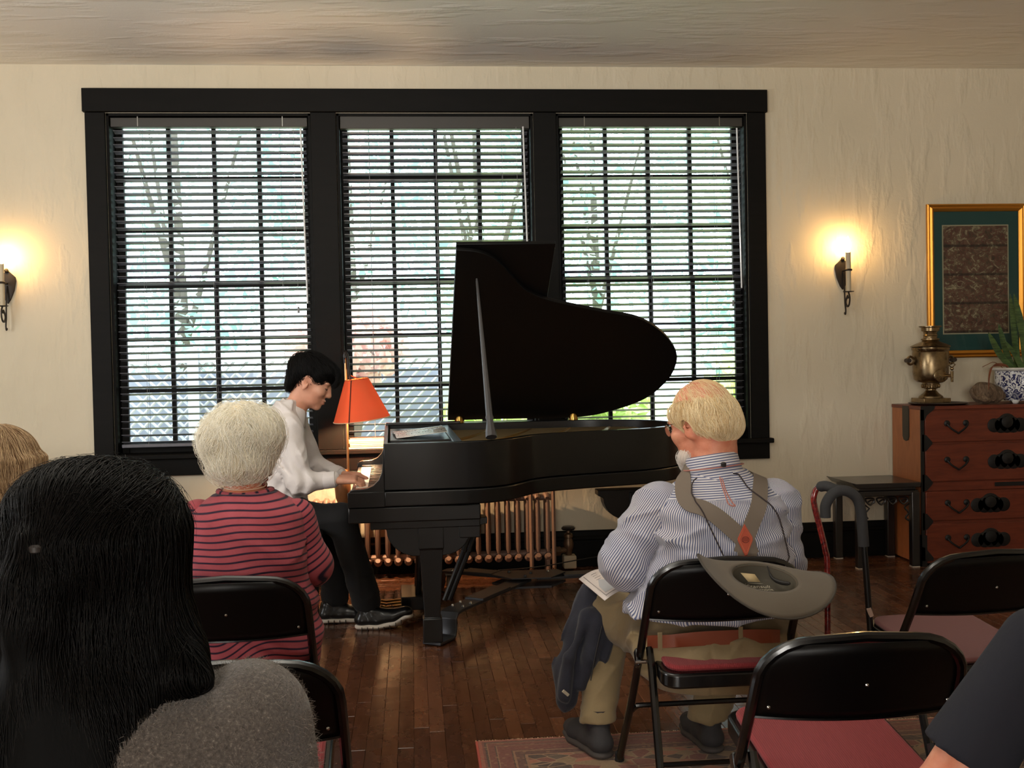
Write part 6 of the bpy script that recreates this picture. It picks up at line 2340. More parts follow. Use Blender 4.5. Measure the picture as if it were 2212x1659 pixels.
tks = SDF().stack(rows_px([(1440, 1376, 1694, YM + .0, .185), (1400, 1366, 1700, YM + .01, .185), (1372, 1362, 1702, YM + .02, .178), (1356, 1366, 1700, YM + .02, .172)]), .03)
bp_ = project(tks, catmull([at(x, y, YM - .15) for x, y in ((1376, 1352), (1420, 1368), (1480, 1378), (1540, 1382), (1600, 1378), (1650, 1368), (1694, 1350))], 5), .006)
bn_ = tks.grad(bp_)
belt_m = M('belt_brown', s2l(122, 58, 34), 0.45, bump=0.15, bscale=50)
bel = band_mesh('belt', bp_, [np.array([0, 0, 1.0])] * len(bp_), .040, .004, belt_m, mn, normals=bn_)
for fx in (5, 20):
    c_ = bp_[fx] + bn_[fx] * .006
    MB().box(c_, (.014, .004, .056)).build('belt_loop', khaki, mn, bevel=.001)
shoe_dk = M('shoe_charcoal', s2l(52, 50, 52), 0.8, bump=0.3, bscale=120)
sole_dk = M('sole_charcoal', s2l(66, 60, 58), 0.7)
h1 = az(1308, 1640, .01)
shoe(mn, h1, (-.26, .97), .30, shoe_dk, sole_dk, .052, z0=.009)
h2 = az(1545, 1628, .01)
shoe(mn, h2, (-.06, 1), .30, shoe_dk, sole_dk, .052, z0=.009)
sock = M('sock_dark', s2l(44, 38, 46), 0.9)
MB().tube([(h1[0] - .012, h1[1] + .06, .09), (anL[0], anL[1], .16)], [.040, .044], 14).build('sock', sock, mn)
MB().tube([(h2[0], h2[1] + .06, .09), (anR[0], anR[1], .16)], [.040, .044], 14).build('sock', sock, mn)

# hat hanging upside down on his back by its cord
hn = nrm((.10, -.30, .95)); ha = nrm(np.array([1, .0, -.12]) - hn * (np.array([1, 0, -.12]) @ hn)); hb = np.cross(hn, ha)
HC = at(1652, 1248, 3.03)
hat = thing('brimmed_hat', 'grey-brown felt brimmed hat hanging upside down over the chair back', 'hat', HC, world=True)
felt = M('hat_felt', s2l(100, 90, 77), 0.9, sheen=0.1, bump=0.2, bscale=150)
felt_in = M('hat_lining', s2l(80, 74, 62), 0.8, bump=0.15, bscale=100)
def HP(r_, a, h): return HC + ha * r_ * math.cos(a) * 1.0 + hb * r_ * math.sin(a) * .86 + hn * h
seg = 56
rings = []
for t in np.linspace(0, 1, 9):
    rr = .096 + (.200 - .096) * t
    rings.append([HP(rr, a, t * t * (.030 * math.cos(2 * a) - .016 * math.cos(a) - .045 * max(0, math.sin(a)) ** 1.5)) for a in np.linspace(0, 2 * PI, seg + 1)[:-1]])
inn = []
for (rr, h) in ((.094, -.004), (.092, -.02), (.088, -.038), (.08, -.050), (.05, -.054), (.001, -.055)):
    inn.append([HP(rr, a, h) for a in np.linspace(0, 2 * PI, seg + 1)[:-1]])
def ringmesh(rs):
    vs = [p for r_ in rs for p in r_]
    return MB().add(vs, [(i * seg + k, i * seg + (k + 1) % seg, (i + 1) * seg + (k + 1) % seg, (i + 1) * seg + k) for i in range(len(rs) - 1) for k in range(seg)])
br = ringmesh(rings).build('brim', felt, hat, ang=1.2)
m_ = br.modifiers.new('s', 'SOLIDIFY'); m_.thickness = .004; m_.offset = 0
MB().tube(rings[-1], .0034, 6, closed=True).build('brim_binding', M('hat_binding', s2l(72, 66, 58), 0.8), br)
cr_ = ringmesh([rings[0]] + inn).build('crown', felt_in, hat, ang=1.2)
m_ = cr_.modifiers.new('s', 'SOLIDIFY'); m_.thickness = .005; m_.offset = 0
MB().tube(inn[0], .003, 6, closed=True).build('sweatband', M('sweatband', s2l(86, 72, 58), 0.7), hat)
lb = [HP(.062, math.radians(100), -.028), HP(.062, math.radians(140), -.012)]
q0 = HP(.086, math.radians(128), -.020)
lab = MB().add([q0, q0 + ha * .042 - hb * .002, q0 + ha * .058 - hb * .018 - hn * .016, q0 + ha * .022 - hb * .018 - hn * .018], [(0, 1, 2, 3)]).build('paper_label', M('hat_label', s2l(196, 172, 128), 0.7), hat)
lab.modifiers.new('s', 'SOLIDIFY').thickness = .001
print_m = M('hat_print', s2l(196, 188, 168), 0.6)
def hat_text(body_, size, u, v, rot):
    cu = bpy.data.curves.new('lining_print', 'FONT')
    cu.body = body_
    cu.size = size
    cu.shear = .25 if size > .02 else 0
    cu.align_x = 'CENTER'
    cu.extrude = .0003
    cu.materials.append(print_m)
    o = bpy.data.objects.new('lining_print', cu)
    link(o, hat)
    M4 = Matrix.Identity(4)
    ca, sa_ = math.cos(rot), math.sin(rot)
    hx_ = ha * ca + hb * sa_; hy_ = -ha * sa_ + hb * ca
    pos = HC + ha * u + hb * v - hn * .0498
    for i in range(3):
        M4[i][0], M4[i][1], M4[i][2], M4[i][3] = hx_[i], hy_[i], hn[i], pos[i]
    o.matrix_parent_inverse = Matrix.Translation(-Vector(HC))
    o.matrix_basis = M4
    bpy.context.view_layer.update()
    me_ = bpy.data.meshes.new_from_object(o.evaluated_get(bpy.context.evaluated_depsgraph_get()))
    me_.name = 'lining_print'
    o2 = bpy.data.objects.new('lining_print', me_)
    link(o2, hat)
    o2.matrix_parent_inverse = Matrix.Translation(-Vector(HC))
    o2.matrix_basis = M4
    bpy.data.objects.remove(o)
hat_text('Stansull', .024, .000, .030, .10)
hat_text('OUTDOOR', .012, .012, .016, .10)
mt = MB()
mt.tube([HC + ha * x_ + hb * y_ - hn * .0496 for x_, y_ in ((-.035, .047), (-.033, .054), (-.01, .055), (.022, .057))], .0006, 4)
mt.build('lining_emblem', print_m, hat)
MB().tube(pL, .0022, 6).tube(pR, .0022, 6).tube(np.array([pL[-1], HP(.094, 2.4, .0)]), .0022, 6).tube(np.array([pR[-1], HP(.094, .7, .0)]), .0022, 6).build('chin_cord', hcord, hat)
MB().tube(catmull([HP(.09, 1.25, .0), HP(.06, .9, -.02), HP(.06, .3, -.02), HP(.075, -.1, -.01)], 4), [.002, .002, .002, .004, .004, .004, .006, .006, .006, .006, .006, .006, .003], 8).build('cord_toggle', lash, hat)

# jacket over his knee, programme on his lap
jk = SDF()
jk.chain([at(1335, 1290, YM + .50), at(1282, 1300, YM + .46), at(1252, 1370, YM + .40), at(1234, 1450, YM + .38), at(1228, 1508, YM + .37)], [.055, .055, .052, .056, .042], .03, flat=((.2, 1, 0), .8))
jk.chain([at(1325, 1312, YM + .44), at(1292, 1350, YM + .36), at(1272, 1420, YM + .34), at(1258, 1480, YM + .34)], [.04, .04, .036, .03], .015)
jk.chain([at(1268, 1330, YM + .36), at(1232, 1420, YM + .33), at(1218, 1500, YM + .33)], [.022, .024, .02], .012)
jk.chain([at(1345, 1300, YM + .40), at(1312, 1350, YM + .36), at(1302, 1420, YM + .34)], [.03, .026, .018], .012)
fj = (lambda a, b: (lambda P: a(P) + b(P)))(folds(.008, 17, 44, (1.8, 1.2, .35)), ridges(.012, 46, 208, ((1, .3, .15), (.8, -.3, -.2))))
jacket = thing('jacket', 'dark navy fleece jacket draped over the knee of bearded man', 'jacket', at(1250, 1500, YM + .37), world=True)
fle = M('fleece_navy', s2l(40, 41, 52), 0.95, col2=s2l(33, 33, 43), nscale=20, sheen=0.12, bump=0.4, bscale=220)
sdf_obj('cloth', jk, fle, jacket, .0055, fj)
MB().tube(catmull([at(1300, 1352, YM + .285), at(1285, 1420, YM + .28), at(1276, 1470, YM + .28)], 5), .0022, 5).build('zip_seam', lash, jacket)
MB().tube([at(1216, 1492, YM + .29), at(1228, 1502, YM + .30)], .006, 6, flat=(.4, (0, 1, 0))).build('care_label', M('label_cream', s2l(190, 180, 160), 0.7), jacket)
prog = NT('programme_paper')
prog.set(col=s2l(226, 214, 208), rough=0.7)
Zp = .60
c1, c2, c3 = az(1250, 1248, Zp), az(1306, 1297, Zp), az(1362, 1270, Zp + .012)
c4 = c1 + (c3 - c2)
pg = thing('concert_programme', 'printed paper programme lying on the lap of bearded man', 'paper', (c1 + c3) / 2, world=True)
mb = MB()
vs, fs = [], []
for i in range(7):
    for j in range(5):
        u_, v_ = i / 6, j / 4
        p_ = c2 * (1 - u_) * (1 - v_) + c1 * (1 - u_) * v_ + c3 * u_ * (1 - v_) + c4 * u_ * v_
        vs.append(p_ + np.array([0, 0, .008 * math.sin(PI * u_) - .004 * v_]))
for i in range(6):
    for j in range(4):
        a = i * 5 + j
        fs.append((a, a + 5, a + 6, a + 1))
po = mb.add(vs, fs).build('sheet', prog.m, pg)
po.modifiers.new('s', 'SOLIDIFY').thickness = .0012
ink = M('ink_dark', s2l(96, 88, 90), 0.7)
def PV(u_, v_): return c2 * (1 - u_) * (1 - v_) + c1 * (1 - u_) * v_ + c3 * u_ * (1 - v_) + c4 * u_ * v_ + np.array([0, 0, .0018 + .008 * math.sin(PI * u_) - .004 * v_])
im = MB()
im.tube([PV(.14, v_) for v_ in np.linspace(.06, .95, 6)], .0007, 4).tube([PV(u_, .08) for u_ in np.linspace(.14, .95, 8)], .0007, 4)
for v_ in (.62, .70, .78, .86):
    im.tube([PV(u_, v_ + .0) for u_ in np.linspace(.34 + .08 * (v_ - .6), .55 + .1 * math.sin(v_ * 40), 5)], .0006, 4)
im.build('print', ink, pg)
MB().add([PV(.2, .16), PV(.62, .16), PV(.72, .45), PV(.4, .62), PV(.22, .40)], [(0, 1, 2, 3, 4)]).build('picture', M('programme_picture', s2l(186, 186, 190), 0.7), pg)

# ============ woman in the striped top ============
YW = 3.42
wm = thing('person', 'white-haired person in red and navy striped top on folding chair', 'person', (-.55, YW, 0), world=True)
w_rows = rows_px([(1462, 402, 680, YW - .02, .14), (1430, 392, 690, YW, .165), (1390, 388, 693, YW, .165), (1340, 392, 690, YW, .155), (1290, 402, 678, YW, .145), (1240, 406, 668, YW, .14), (1190, 404, 664, YW, .135), (1140, 402, 662, YW + .01, .13), (1105, 408, 658, YW + .02, .12), (1082, 432, 634, YW + .03, .10), (1064, 468, 592, YW + .04, .075)])
wsR, weR, whR = at(640, 1116, YW + .02), at(672, 1218, YW + .06), at(640, 1275, YW + .34)
wsL, weL, whL = at(426, 1120, YW + .02), at(402, 1222, YW + .06), at(450, 1275, YW + .34)
wc = at(524, 957, YW + .08)
wf, wu = nrm((.38, .92, -.12)), (.0, .1, 1)
wb = SDF()
XW = head_sdf(wb, wc, wf, wu, .98)
wb.rc(at(528, 1062, YW + .05), XW(-.02, 0, -.05), .055, .052, .03)
wb.stack([(z, cx, cy, rx - .02, ry - .02) for z, cx, cy, rx, ry in w_rows], .03)
wb.chain([wsR, weR, whR], [.045, .036, .027], .03).chain([wsL, weL, whL], [.045, .036, .027], .03)
hand_sdf(wb, whR, nrm((-.4, .9, -.1)), (0, 0, 1), (-1, 0, 0), .95)
hand_sdf(wb, whL, nrm((.4, .9, -.1)), (0, 0, 1), (1, 0, 0), .95)
wknR, wanR = at(640, 1350, YW + .48), at(640, 1560, YW + .46)
wknL, wanL = at(460, 1350, YW + .48), at(460, 1560, YW + .46)
wb.chain([at(610, 1420, YW + .02), wknR, wanR], [.07, .055, .04], .03).chain([at(480, 1420, YW + .02), wknL, wanL], [.07, .055, .04], .03)
sdf_obj('body', wb, skin_man, wm, .006)
face_bits(wb, XW, .98, wm, M('brow_pale', s2l(190, 176, 150), 0.7))
red_st = mat_attr_stripes('top_red_stripe', s2l(170, 82, 92), s2l(36, 24, 44), .0207, .27, .85, .35, s2l(158, 72, 80))
ws = SDF().stack(w_rows, .03)
fw_ = folds(.004, 9, 51, (1, 1, 1.4))
wx0 = at(540, 1200, YW)[0]
zlo = at(540, 1330, YW - .1)[2]
wr1 = ridges(.006, 34, 209, ((.2, 0, 1), (.5, 0, .8)))
def w_disp(P):
    z = P[:, 2]; x = P[:, 0] - wx0
    return fw_(P) + wr1(P) + .006 * np.sin((z + .25 * x) * 58 + 2.5 * np.sin(x * 10)) * np.exp(-((z - zlo) / .12) ** 2)
def w_st(V):
    x = V[:, 0] - wx0
    z = V[:, 2]
    low = np.clip((zlo + .06 - z) / .1, 0, 1)
    return z + .10 * x * x - .03 * x - low * (.16 * x + .016 * np.sin(x * 22) * 1.2) + .003 * np.sin(x * 31 + z * 20)
sdf_obj('top', ws, red_st, wm, .006, w_disp, w_st)
for sd, (a_, b_, c_) in enumerate(((wsR, weR, whR), (wsL, weL, whL))):
    S_ = SDF().chain([a_, b_, b_ + (c_ - b_) * .75], [.058, .056, .042], .05)
    ax, l1 = nrm(b_ - a_), np.linalg.norm(b_ - a_)
    ax2 = nrm(c_ - b_)
    f_ = folds(.004, 15, 60 + sd)
    def st2(V, a_=a_, b_=b_, ax=ax, ax2=ax2, l1=l1):
        t1 = (V - a_) @ ax
        t2 = l1 + (V - b_) @ ax2
        w_ = 1 / (1 + np.exp(-((V - b_) @ nrm(ax + ax2)) * 60))
        return t1 * (1 - w_) + t2 * w_ + ((V - a_) @ np.array([0.25, 0, 0]))
    sdf_obj('sleeve', S_, red_st, wm, .006, f_, st2)
# neckband and necklaces
nk0 = at(530, 1062, YW + .045)
nkp = [nk0 + np.array([.082 * math.cos(a), .07 * math.sin(a), .004 * math.cos(2 * a)]) for a in np.linspace(0, 2 * PI, 33)[:-1]]
nb_ = MB().tube(nkp, .009, 8, closed=True).build('neckband', red_st, wm)
a_ = nb_.data.attributes.new('st', 'FLOAT', 'POINT')
a_.data.foreach_set('value', [float(i // 8) * .0085 for i in range(32 * 8)])
MB().tube([nk0 + np.array([.064 * math.cos(a), .062 * math.sin(a), .018 + .006 * math.sin(a)]) for a in np.linspace(0, 2 * PI, 33)[:-1]], .002, 6, closed=True).build('necklace', M('pearl_cord', s2l(226, 190, 160), 0.4), wm)
bd = M('bead_red', s2l(150, 62, 56), 0.2, spec=0.7)
ec = at(577, 1030, YW + .08)
em_ = MB()
for i, (dx, dz, rr) in enumerate(((-.004, .028, .009), (.006, .012, .011), (-.006, -.006, .010), (-.012, -.024, .013), (-.002, -.04, .009))):
    em_.ball(ec + np.array([dx, 0, dz]), rr, 10, 7)
em_.build('bead_earring', bd, wm)
skt = M('slacks_dark', s2l(40, 36, 44), 0.9)
SK = SDF().chain([at(610, 1425, YW + .04), wknR, wanR], [.095, .075, .06], .04).chain([at(480, 1425, YW + .04), wknL, wanL], [.095, .075, .06], .04)
sdf_obj('trousers', SK, skt, wm, .008, folds(.003, 12, 7))
for an in (wanR, wanL):
    shoe(wm, (an[0], an[1] - .06), (0, 1), .25, lea, sole_dk, .044)
# hair: short, white and full
wh = SDF()
wh.el(at(521, 946, YW + .07), (.108, .118, .105), None, .03)
wh.el(at(518, 1003, YW + .05), (.088, .095, .058), None, .04)
wh.el(at(468, 952, YW + .06), (.046, .085, .052), None, .03).el(at(574, 936, YW + .07), (.046, .085, .062), None, .03)
wh.el(at(600, 1000, YW + .22), (.05, .10, .09), None, .02, 's')
wdisp = folds(.010, 24, 71, (1, 1, .55))
sdf_obj('hair', wh, hair_white_m, wm, .007, wdisp)
r_ = np.random.default_rng(15)
rt_ = sample_surface(wh, 13000, r_, lambda P: P[:, 1] < YW + .16)
wcr = at(512, 900, YW + .02)
def fl_w(P, i):
    n = len(P)
    d = (P - wcr) * 4.5
    d[:, 2] -= .55
    d[:, 0] += .35 * np.sin(P[:, 0] * 55 + P[:, 2] * 45)
    d[:, 2] += .15 * np.sin(P[:, 0] * 50 + 2)
    return d
hair('hair_strands', trace(wh, rt_, fl_w, 11, .009, r_, (-.004, .014), .2), hair_white, wm, .00055)
rt_ = sample_surface(wh, 1800, r_, lambda P: P[:, 1] < YW + .12)
hair('flyaway_strands', trace(wh, rt_, lambda P, i: (P - wc) * 5 + np.array([0, 0, -.3]), 8, .009, r_, (.004, .026), .6, .7), hair_white, wm, .00035)

# ============ blonde person at the left edge ============
YB = 3.46
bl_ = thing('person', 'person with ash blonde bob in blue-grey top beside the sofa', 'person', (-1.25, YB, 0), world=True)
bc = at(2, 1012, YB + .06)
bfw = nrm((.35, .92, -.05))
bb = SDF()
XB = head_sdf(bb, bc, bfw, (0, 0, 1), .98)
bx0 = at(4, 1140, YB)
bb.rc(np.array([bx0[0], YB + .03, bx0[2]]), XB(-.02, 0, -.05), .056, .052, .03)
zz0 = bx0[2]
brows = [(.45, bx0[0], YB, .19, .16), (.6, bx0[0], YB, .175, .14), (.75, bx0[0], YB, .18, .13), (zz0 - .10, bx0[0], YB + .01, .19, .12), (zz0 - .045, bx0[0], YB + .02, .15, .095), (zz0 - .0, bx0[0], YB + .03, .075, .07)]
bb.stack([(z, x, y, rx - .02, ry - .02) for z, x, y, rx, ry in brows], .03)
bsh = [np.array([bx0[0] + s_ * .185, YB + .02, zz0 - .10]) for s_ in (-1, 1)]
bel_ = [np.array([bx0[0] + s_ * .235, YB + .05, zz0 - .36]) for s_ in (-1, 1)]
bha = [np.array([bx0[0] + s_ * .08, YB + .32, zz0 - .42]) for s_ in (-1, 1)]
for i in (0, 1):
    bb.chain([bsh[i], bel_[i], bha[i]], [.045, .036, .027], .03)
    hand_sdf(bb, bha[i], nrm(((1 - 2 * i) * .5, .8, -.1)), (0, 0, 1), ((1 - 2 * i), 0, 0), .95)
    bb.chain([(bx0[0] + (2 * i - 1) * .09, YB + .02, .5), (bx0[0] + (2 * i - 1) * .1, YB + .46, .48), (bx0[0] + (2 * i - 1) * .1, YB + .44, .08)], [.07, .055, .04], .03)
sdf_obj('body', bb, skin_man, bl_, .007)
face_bits(bb, XB, .98, bl_, M('brow_brown', s2l(130, 100, 70), 0.7))
top_b = M('top_blue_grey', s2l(128, 136, 148), 0.85, bump=0.3, bscale=12, bdist=.01)
tb_ = SDF().stack(brows, .03)
for i in (0, 1):
    tb_.chain([bsh[i], bel_[i], bel_[i] + (bha[i] - bel_[i]) * .6], [.064, .055, .045], .04)
sdf_obj('top', tb_, top_b, bl_, .007, folds(.003, 12, 81))
MB().tube([np.array([bx0[0] + .078 * math.cos(a), YB + .03 + .07 * math.sin(a), zz0 + .008]) for a in np.linspace(0, 2 * PI, 29)[:-1]], .008, 8, closed=True).build('neckband', M('band_teal', s2l(92, 106, 116), 0.85), bl_)
SK = SDF()
for i in (0, 1):
    SK.chain([(bx0[0] + (2 * i - 1) * .09, YB + .04, .5), (bx0[0] + (2 * i - 1) * .1, YB + .46, .48), (bx0[0] + (2 * i - 1) * .1, YB + .44, .08)], [.09, .075, .06], .04)
    shoe(bl_, (bx0[0] + (2 * i - 1) * .1, YB + .38), (0, 1), .25, lea, sole_dk, .044)
sdf_obj('trousers', SK, skt, bl_, .009)
bh = SDF()
bh.el(XB(-.015, 0, .035), (.118, .118, .100), None, .03)
bh.stack([(bc[2] - .115, bc[0] + .0, bc[1] - .02, .095, .085), (bc[2] - .09, bc[0] + .002, bc[1] - .02, .115, .10), (bc[2] - .03, bc[0] + .002, bc[1] - .01, .128, .115), (bc[2] + .03, bc[0], bc[1] - .01, .122, .115)], .03)
bh.el(XB(.12, 0, -.04), (.06, .075, .11), (bfw, np.cross(bfw, (0, 0, 1)), (0, 0, 1)), .02, 's')
sdf_obj('hair', bh, hair_ash_m, bl_, .007, folds(.003, 30, 91, (1, 1, .3)))
rt_ = sample_surface(bh, 5000, r_, lambda P: (P[:, 1] < YB + .14) & (P[:, 0] > bc[0] - .1))
bcr = XB(.0, -.02, .14)
hair('hair_strands', trace(bh, rt_, lambda P, i: (P - bcr) * 4 + np.array([.12, 0, -.9]) + .22 * np.stack([np.sin(P[:, 0] * 90 + P[:, 2] * 25), 0 * P[:, 0], 0 * P[:, 0]], 1), 11, .011, r_, (-.002, .007), .16), hair_ash, bl_, .0006)

# ============ woman with long black hair, nearest ============
YK = 1.50
kw = thing('person', 'person with long half-tied black hair in grey wool sweater', 'person', (-.5, YK, 0), world=True)
kc = at(210, 1190, YK + .05)
kf = nrm((.25, .96, -.05))
kb = SDF()
XK = head_sdf(kb, kc, kf, (0, 0, 1), .95)
kx = at(205, 1500, YK)[0]
kz = at(205, 1470, YK)[2]
kb.rc(np.array([kx, YK + .02, kz - .02]), XK(-.02, 0, -.05), .056, .052, .03)
k_rows = rows_px([(1458, 120, 330, YK + .02, .07), (1474, 30, 425, YK + .02, .085), (1500, -80, 490, YK + .01, .105), (1560, -150, 560, YK, .125), (1659, -190, 600, YK, .145), (1800, -190, 600, YK, .15), (2000, -180, 590, YK, .15), (2180, -180, 590, YK + .01, .16)])
kb.stack([(z, cx, cy, rx - .02, ry - .02) for z, cx, cy, rx, ry in k_rows], .03)
ksR, keR, khR = at(540, 1555, YK + .01), at(600, 1860, YK + .04), at(450, 1960, YK + .32)
ksL, keL, khL = at(-130, 1555, YK + .01), at(-200, 1860, YK + .04), at(-50, 1960, YK + .32)
for a_, b_, c_, sg in ((ksR, keR, khR, -1), (ksL, keL, khL, 1)):
    kb.chain([a_, b_, c_], [.045, .036, .027], .03)
    hand_sdf(kb, c_, nrm((sg * .5, .8, -.1)), (0, 0, 1), (sg, 0, 0), .95)
for sg in (-1, 1):
    kb.chain([(kx + sg * .09, YK + .02, .5), (kx + sg * .1, YK + .44, .48), (kx + sg * .1, YK + .42, .08)], [.07, .055, .04], .03)
sdf_obj('body', kb, skin, kw, .007)
face_bits(kb, XK, 1.0, kw, lash)
swt = NT('sweater_grey_wool')
swt.set(col=swt.ramp(swt.noise(swt.coord(), 230, 4, 0.7), [(0.35, s2l(70, 63, 58)), (0.6, s2l(102, 93, 86)), (0.75, s2l(160, 150, 140))]), rough=0.95, sheen=0.5)
swt.bump(swt.noise(swt.coord(), 190, 4, 0.7), 0.6, 0.004)
swt = swt.m
kt = SDF().stack(k_rows, .03)
kt.chain([ksR, keR, keR + (khR - keR) * .7], [.078, .066, .05], .05).chain([ksL, keL, keL + (khL - keL) * .7], [.078, .066, .05], .05)
sdf_obj('sweater', kt, swt, kw, .007, folds(.003, 9, 95))
rf = sample_surface(kt, 9000, r_, lambda P: (P[:, 1] < YK + .05) & (P[:, 0] > at(250, 1500, YK)[0]) & (P[:, 2] > .72))
fz = r_.normal(size=(9000, 3)); n_ = kt.grad(rf)
pts_ = np.stack([rf, rf + n_ * .003 + fz * .0012, rf + n_ * .004 + fz * .0026, rf + n_ * .0035 + fz * .0042], 1)
hair('wool_fuzz', pts_, mat_hair('wool_fibre', s2l(92, 84, 78), s2l(166, 156, 146), 0.8), kw, .00022)
SK = SDF()
for sg in (-1, 1):
    SK.chain([(kx + sg * .09, YK + .04, .5), (kx + sg * .1, YK + .44, .48), (kx + sg * .1, YK + .42, .08)], [.09, .075, .06], .04)
    shoe(kw, (kx + sg * .1, YK + .36), (0, 1), .25, lea, sole_dk, .044)
sdf_obj('trousers', SK, skt, kw, .01)
kh = SDF()
kh.el(at(200, 1150, YK + .03), (.112, .118, .088), None, .04)
kh.el(at(165, 1090, YK + .04), (.078, .09, .052), None, .03).el(at(258, 1110, YK + .05), (.076, .09, .062), None, .03)
kh.stack(rows_px([(2000, 0, 200, YK - .14, .02), (1800, -40, 250, YK - .12, .035), (1659, -60, 296, YK - .09, .05), (1560, -60, 310, YK - .06, .065), (1480, -50, 345, YK - .03, .085), (1420, -40, 372, YK + .0, .095), (1350, -25, 384, YK + .02, .10), (1280, -8, 386, YK + .03, .105), (1200, 4, 384, YK + .03, .11), (1150, 18, 376, YK + .03, .11)]), .03)
kh.chain([at(350, 1360, YK + .02), at(378, 1420, YK - .0), at(400, 1452, YK - .04), at(440, 1470, YK - .06)], [.035, .03, .018, .006], .03)
kh.el(XK(.13, 0, -.03), (.05, .06, .12), (kf, np.cross(kf, (0, 0, 1)), (0, 0, 1)), .02, 's')
# hollow where the half-tail is drawn in to its tie
kt_p = at(78, 1186, YK - .10)
kh.rc(at(60, 1200, YK - .12), at(120, 1215, YK - .13), .03, .02, .03, 's')
kh.chain([at(75, 1190, YK - .085), at(72, 1260, YK - .088), at(68, 1350, YK - .094), at(80, 1480, YK - .10), at(90, 1660, YK - .115)], [.012, .022, .022, .016, .010], .03)
sdf_obj('hair', kh, hair_black_m, kw, .006, folds(.005, 24, 97, (1, 1, .2)))
rt_ = sample_surface(kh, 15000, r_, lambda P: (P[:, 1] < YK + .10) & (P[:, 2] > .60))
kcr = at(165, 1040, YK + .03)
ztie = kt_p[2]
def fl_k(P, i):
    up_ = np.clip((P[:, 2] - ztie) / .05, 0, 1)[:, None]
    to = kt_p - P
    to /= np.linalg.norm(to, axis=1)[:, None] + 1e-6
    down = np.array([0.02, 0, -1.0]) + np.stack([.10 * np.sin(P[:, 2] * 22), 0 * P[:, 0], 0 * P[:, 0]], 1)
    return to * up_ * 1.1 + down * (1 - up_ * .55)
hair('hair_strands', trace(kh, rt_, fl_k, 14, .014, r_, (-.003, .008), .13), hair_black, kw, .0006)
rt_ = sample_surface(kh, 500, r_, lambda P: (P[:, 2] > at(200, 1110, YK)[2]))
hair('flyaway_strands', trace(kh, rt_, lambda P, i: (P - kc) * 5 + np.array([0, 0, -.4]), 8, .010, r_, (.002, .010), .5, .6), hair_black, kw, .0003)
MB().lathe(at(78, 1186, YK - .100), [(.007, -.006), (.010, -.003), (.010, .003), (.007, .006)], 14).build('hair_tie', M('hair_tie', s2l(46, 40, 38), 0.5), kw)
MB().ball(at(49, 1155, YK - .09), .0028, 8, 6).build('hair_pin', chrome, kw)

# ============ person in the navy shirt at the right edge ============
YN = 1.50
nv = thing('person', 'person in dark navy short-sleeved shirt, mostly cut by the frame', 'person', (1.0, YN, 0), world=True)
navy = M('shirt_navy', s2l(25, 26, 36), 0.9, bump=0.3, bscale=10, bdist=.012)
nsh, nel, nha = at(2244, 1392, YN), at(2020, 1740, YN + .02), at(1990, 1775, YN + .22)
ncx = at(2244, 1378, YN)[0] + .20
nz_ = nsh[2]
n_rows = [(.45, ncx, YN, .19, .15), (.65, ncx, YN, .18, .14), (.85, ncx, YN, .19, .13), (nz_ + .02, ncx, YN, .20, .12), (nz_ + .075, ncx, YN + .01, .14, .09), (nz_ + .115, ncx, YN + .02, .07, .07)]
nb2 = SDF().stack([(z, x, y, rx - .02, ry - .02) for z, x, y, rx, ry in n_rows], .03)
nhc = np.array([ncx, YN + .05, nz_ + .30])
XN = head_sdf(nb2, nhc, (0, 1, -.1), (0, 0, 1), 1.03)
nb2.rc((ncx, YN + .02, nz_ + .08), XN(-.02, 0, -.05), .06, .057, .03)
nb2.chain([nsh, nel, nha], [.044, .043, .03], .02)
hand_sdf(nb2, nha, nrm((.1, .9, -.1)), (0, 0, 1), (1, 0, 0), 1.0)
r2 = lambda p: np.array([2 * ncx - p[0], p[1], p[2]])
nb2.chain([r2(nsh), r2(nel), r2(nha)], [.05, .044, .03], .02)
hand_sdf(nb2, r2(nha), nrm((-.1, .9, -.1)), (0, 0, 1), (-1, 0, 0), 1.0)
for sg in (-1, 1):
    nb2.chain([(ncx + sg * .1, YN + .02, .5), (ncx + sg * .11, YN + .46, .48), (ncx + sg * .11, YN + .44, .08)], [.075, .06, .045], .03)
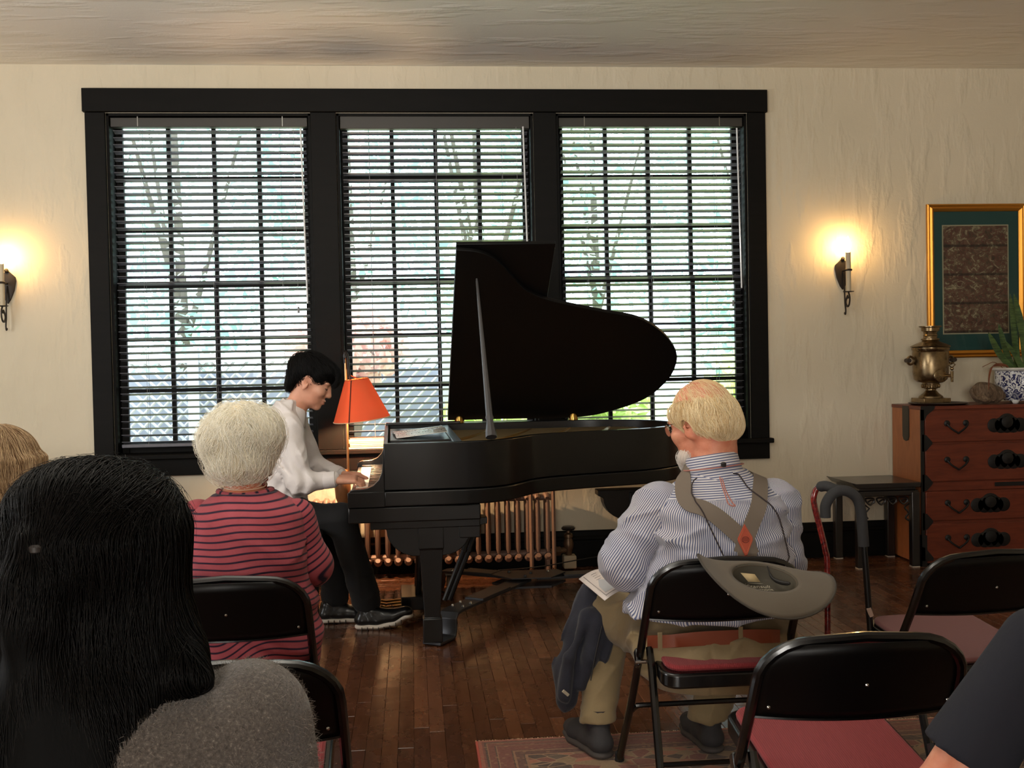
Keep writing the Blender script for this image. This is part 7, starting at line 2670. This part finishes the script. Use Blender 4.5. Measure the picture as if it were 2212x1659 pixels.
sdf_obj('body', nb2, skin_man, nv, .007)
face_bits(nb2, XN, 1.03, nv, lash)
nt_ = SDF().stack(n_rows, .03)
for a_, b_ in ((nsh, nel), (r2(nsh), r2(nel))):
    SS = SDF().rc(a_, b_, .058, .070, .02).cut(a_ + (b_ - a_) * .71, nrm(nrm(b_ - a_) + np.array([0, 0, -.15])))
    sdf_obj('sleeve', SS, navy, nv, .006, folds(.003, 12, 101))
sdf_obj('shirt', nt_, navy, nv, .006, folds(.004, 9, 99))
SK = SDF()
for sg in (-1, 1):
    SK.chain([(ncx + sg * .1, YN + .04, .5), (ncx + sg * .11, YN + .46, .48), (ncx + sg * .11, YN + .44, .08)], [.095, .08, .065], .04)
    shoe(nv, (ncx + sg * .11, YN + .36), (0, 1), .28, lea, sole_dk, .048)
sdf_obj('trousers', SK, skt, nv, .01)
nhs = SDF().el(XN(-.02, 0, .045), (.092, .11, .088), None, .03)
sdf_obj('hair', nhs, hair_ash_m, nv, .008)

# ------------------------------------------------------------------ curled dry husk on the chest
hk = at(2118, 848, 6.70)
HS = SDF().el(hk + np.array([.02, 0, .0]), (.085, .06, .07), None, .02).el(hk + np.array([.10, .02, -.015]), (.075, .055, .055), None, .03)
HS.el(hk + np.array([-.035, -.05, .015]), (.03, .05, .045), None, .02, 's').rc(hk + np.array([-.02, -.06, .06]), hk + np.array([.0, -.05, -.03]), .014, .018, .02, 's')
hkm = NT('husk')
hkm.set(col=hkm.ramp(hkm.noise(hkm.wcoord((40, 40, 14)), 1.0, 6, 0.7, 2), [(0.3, s2l(70, 54, 40)), (0.55, s2l(120, 98, 76)), (0.75, s2l(166, 146, 118))]), rough=0.95)
hkm.bump(hkm.noise(hkm.wcoord((60, 60, 20)), 1.0, 5, 0.7, 2), 0.7, 0.006)
HS.cut((0, 0, tz + .001), (0, 0, -1))
hko = sdf_obj('dry_husk', HS, hkm.m, None, .005, folds(.004, 45, 17))
tag(hko, 'curled brown dry husk between the samovar and the flower pot', 'husk')
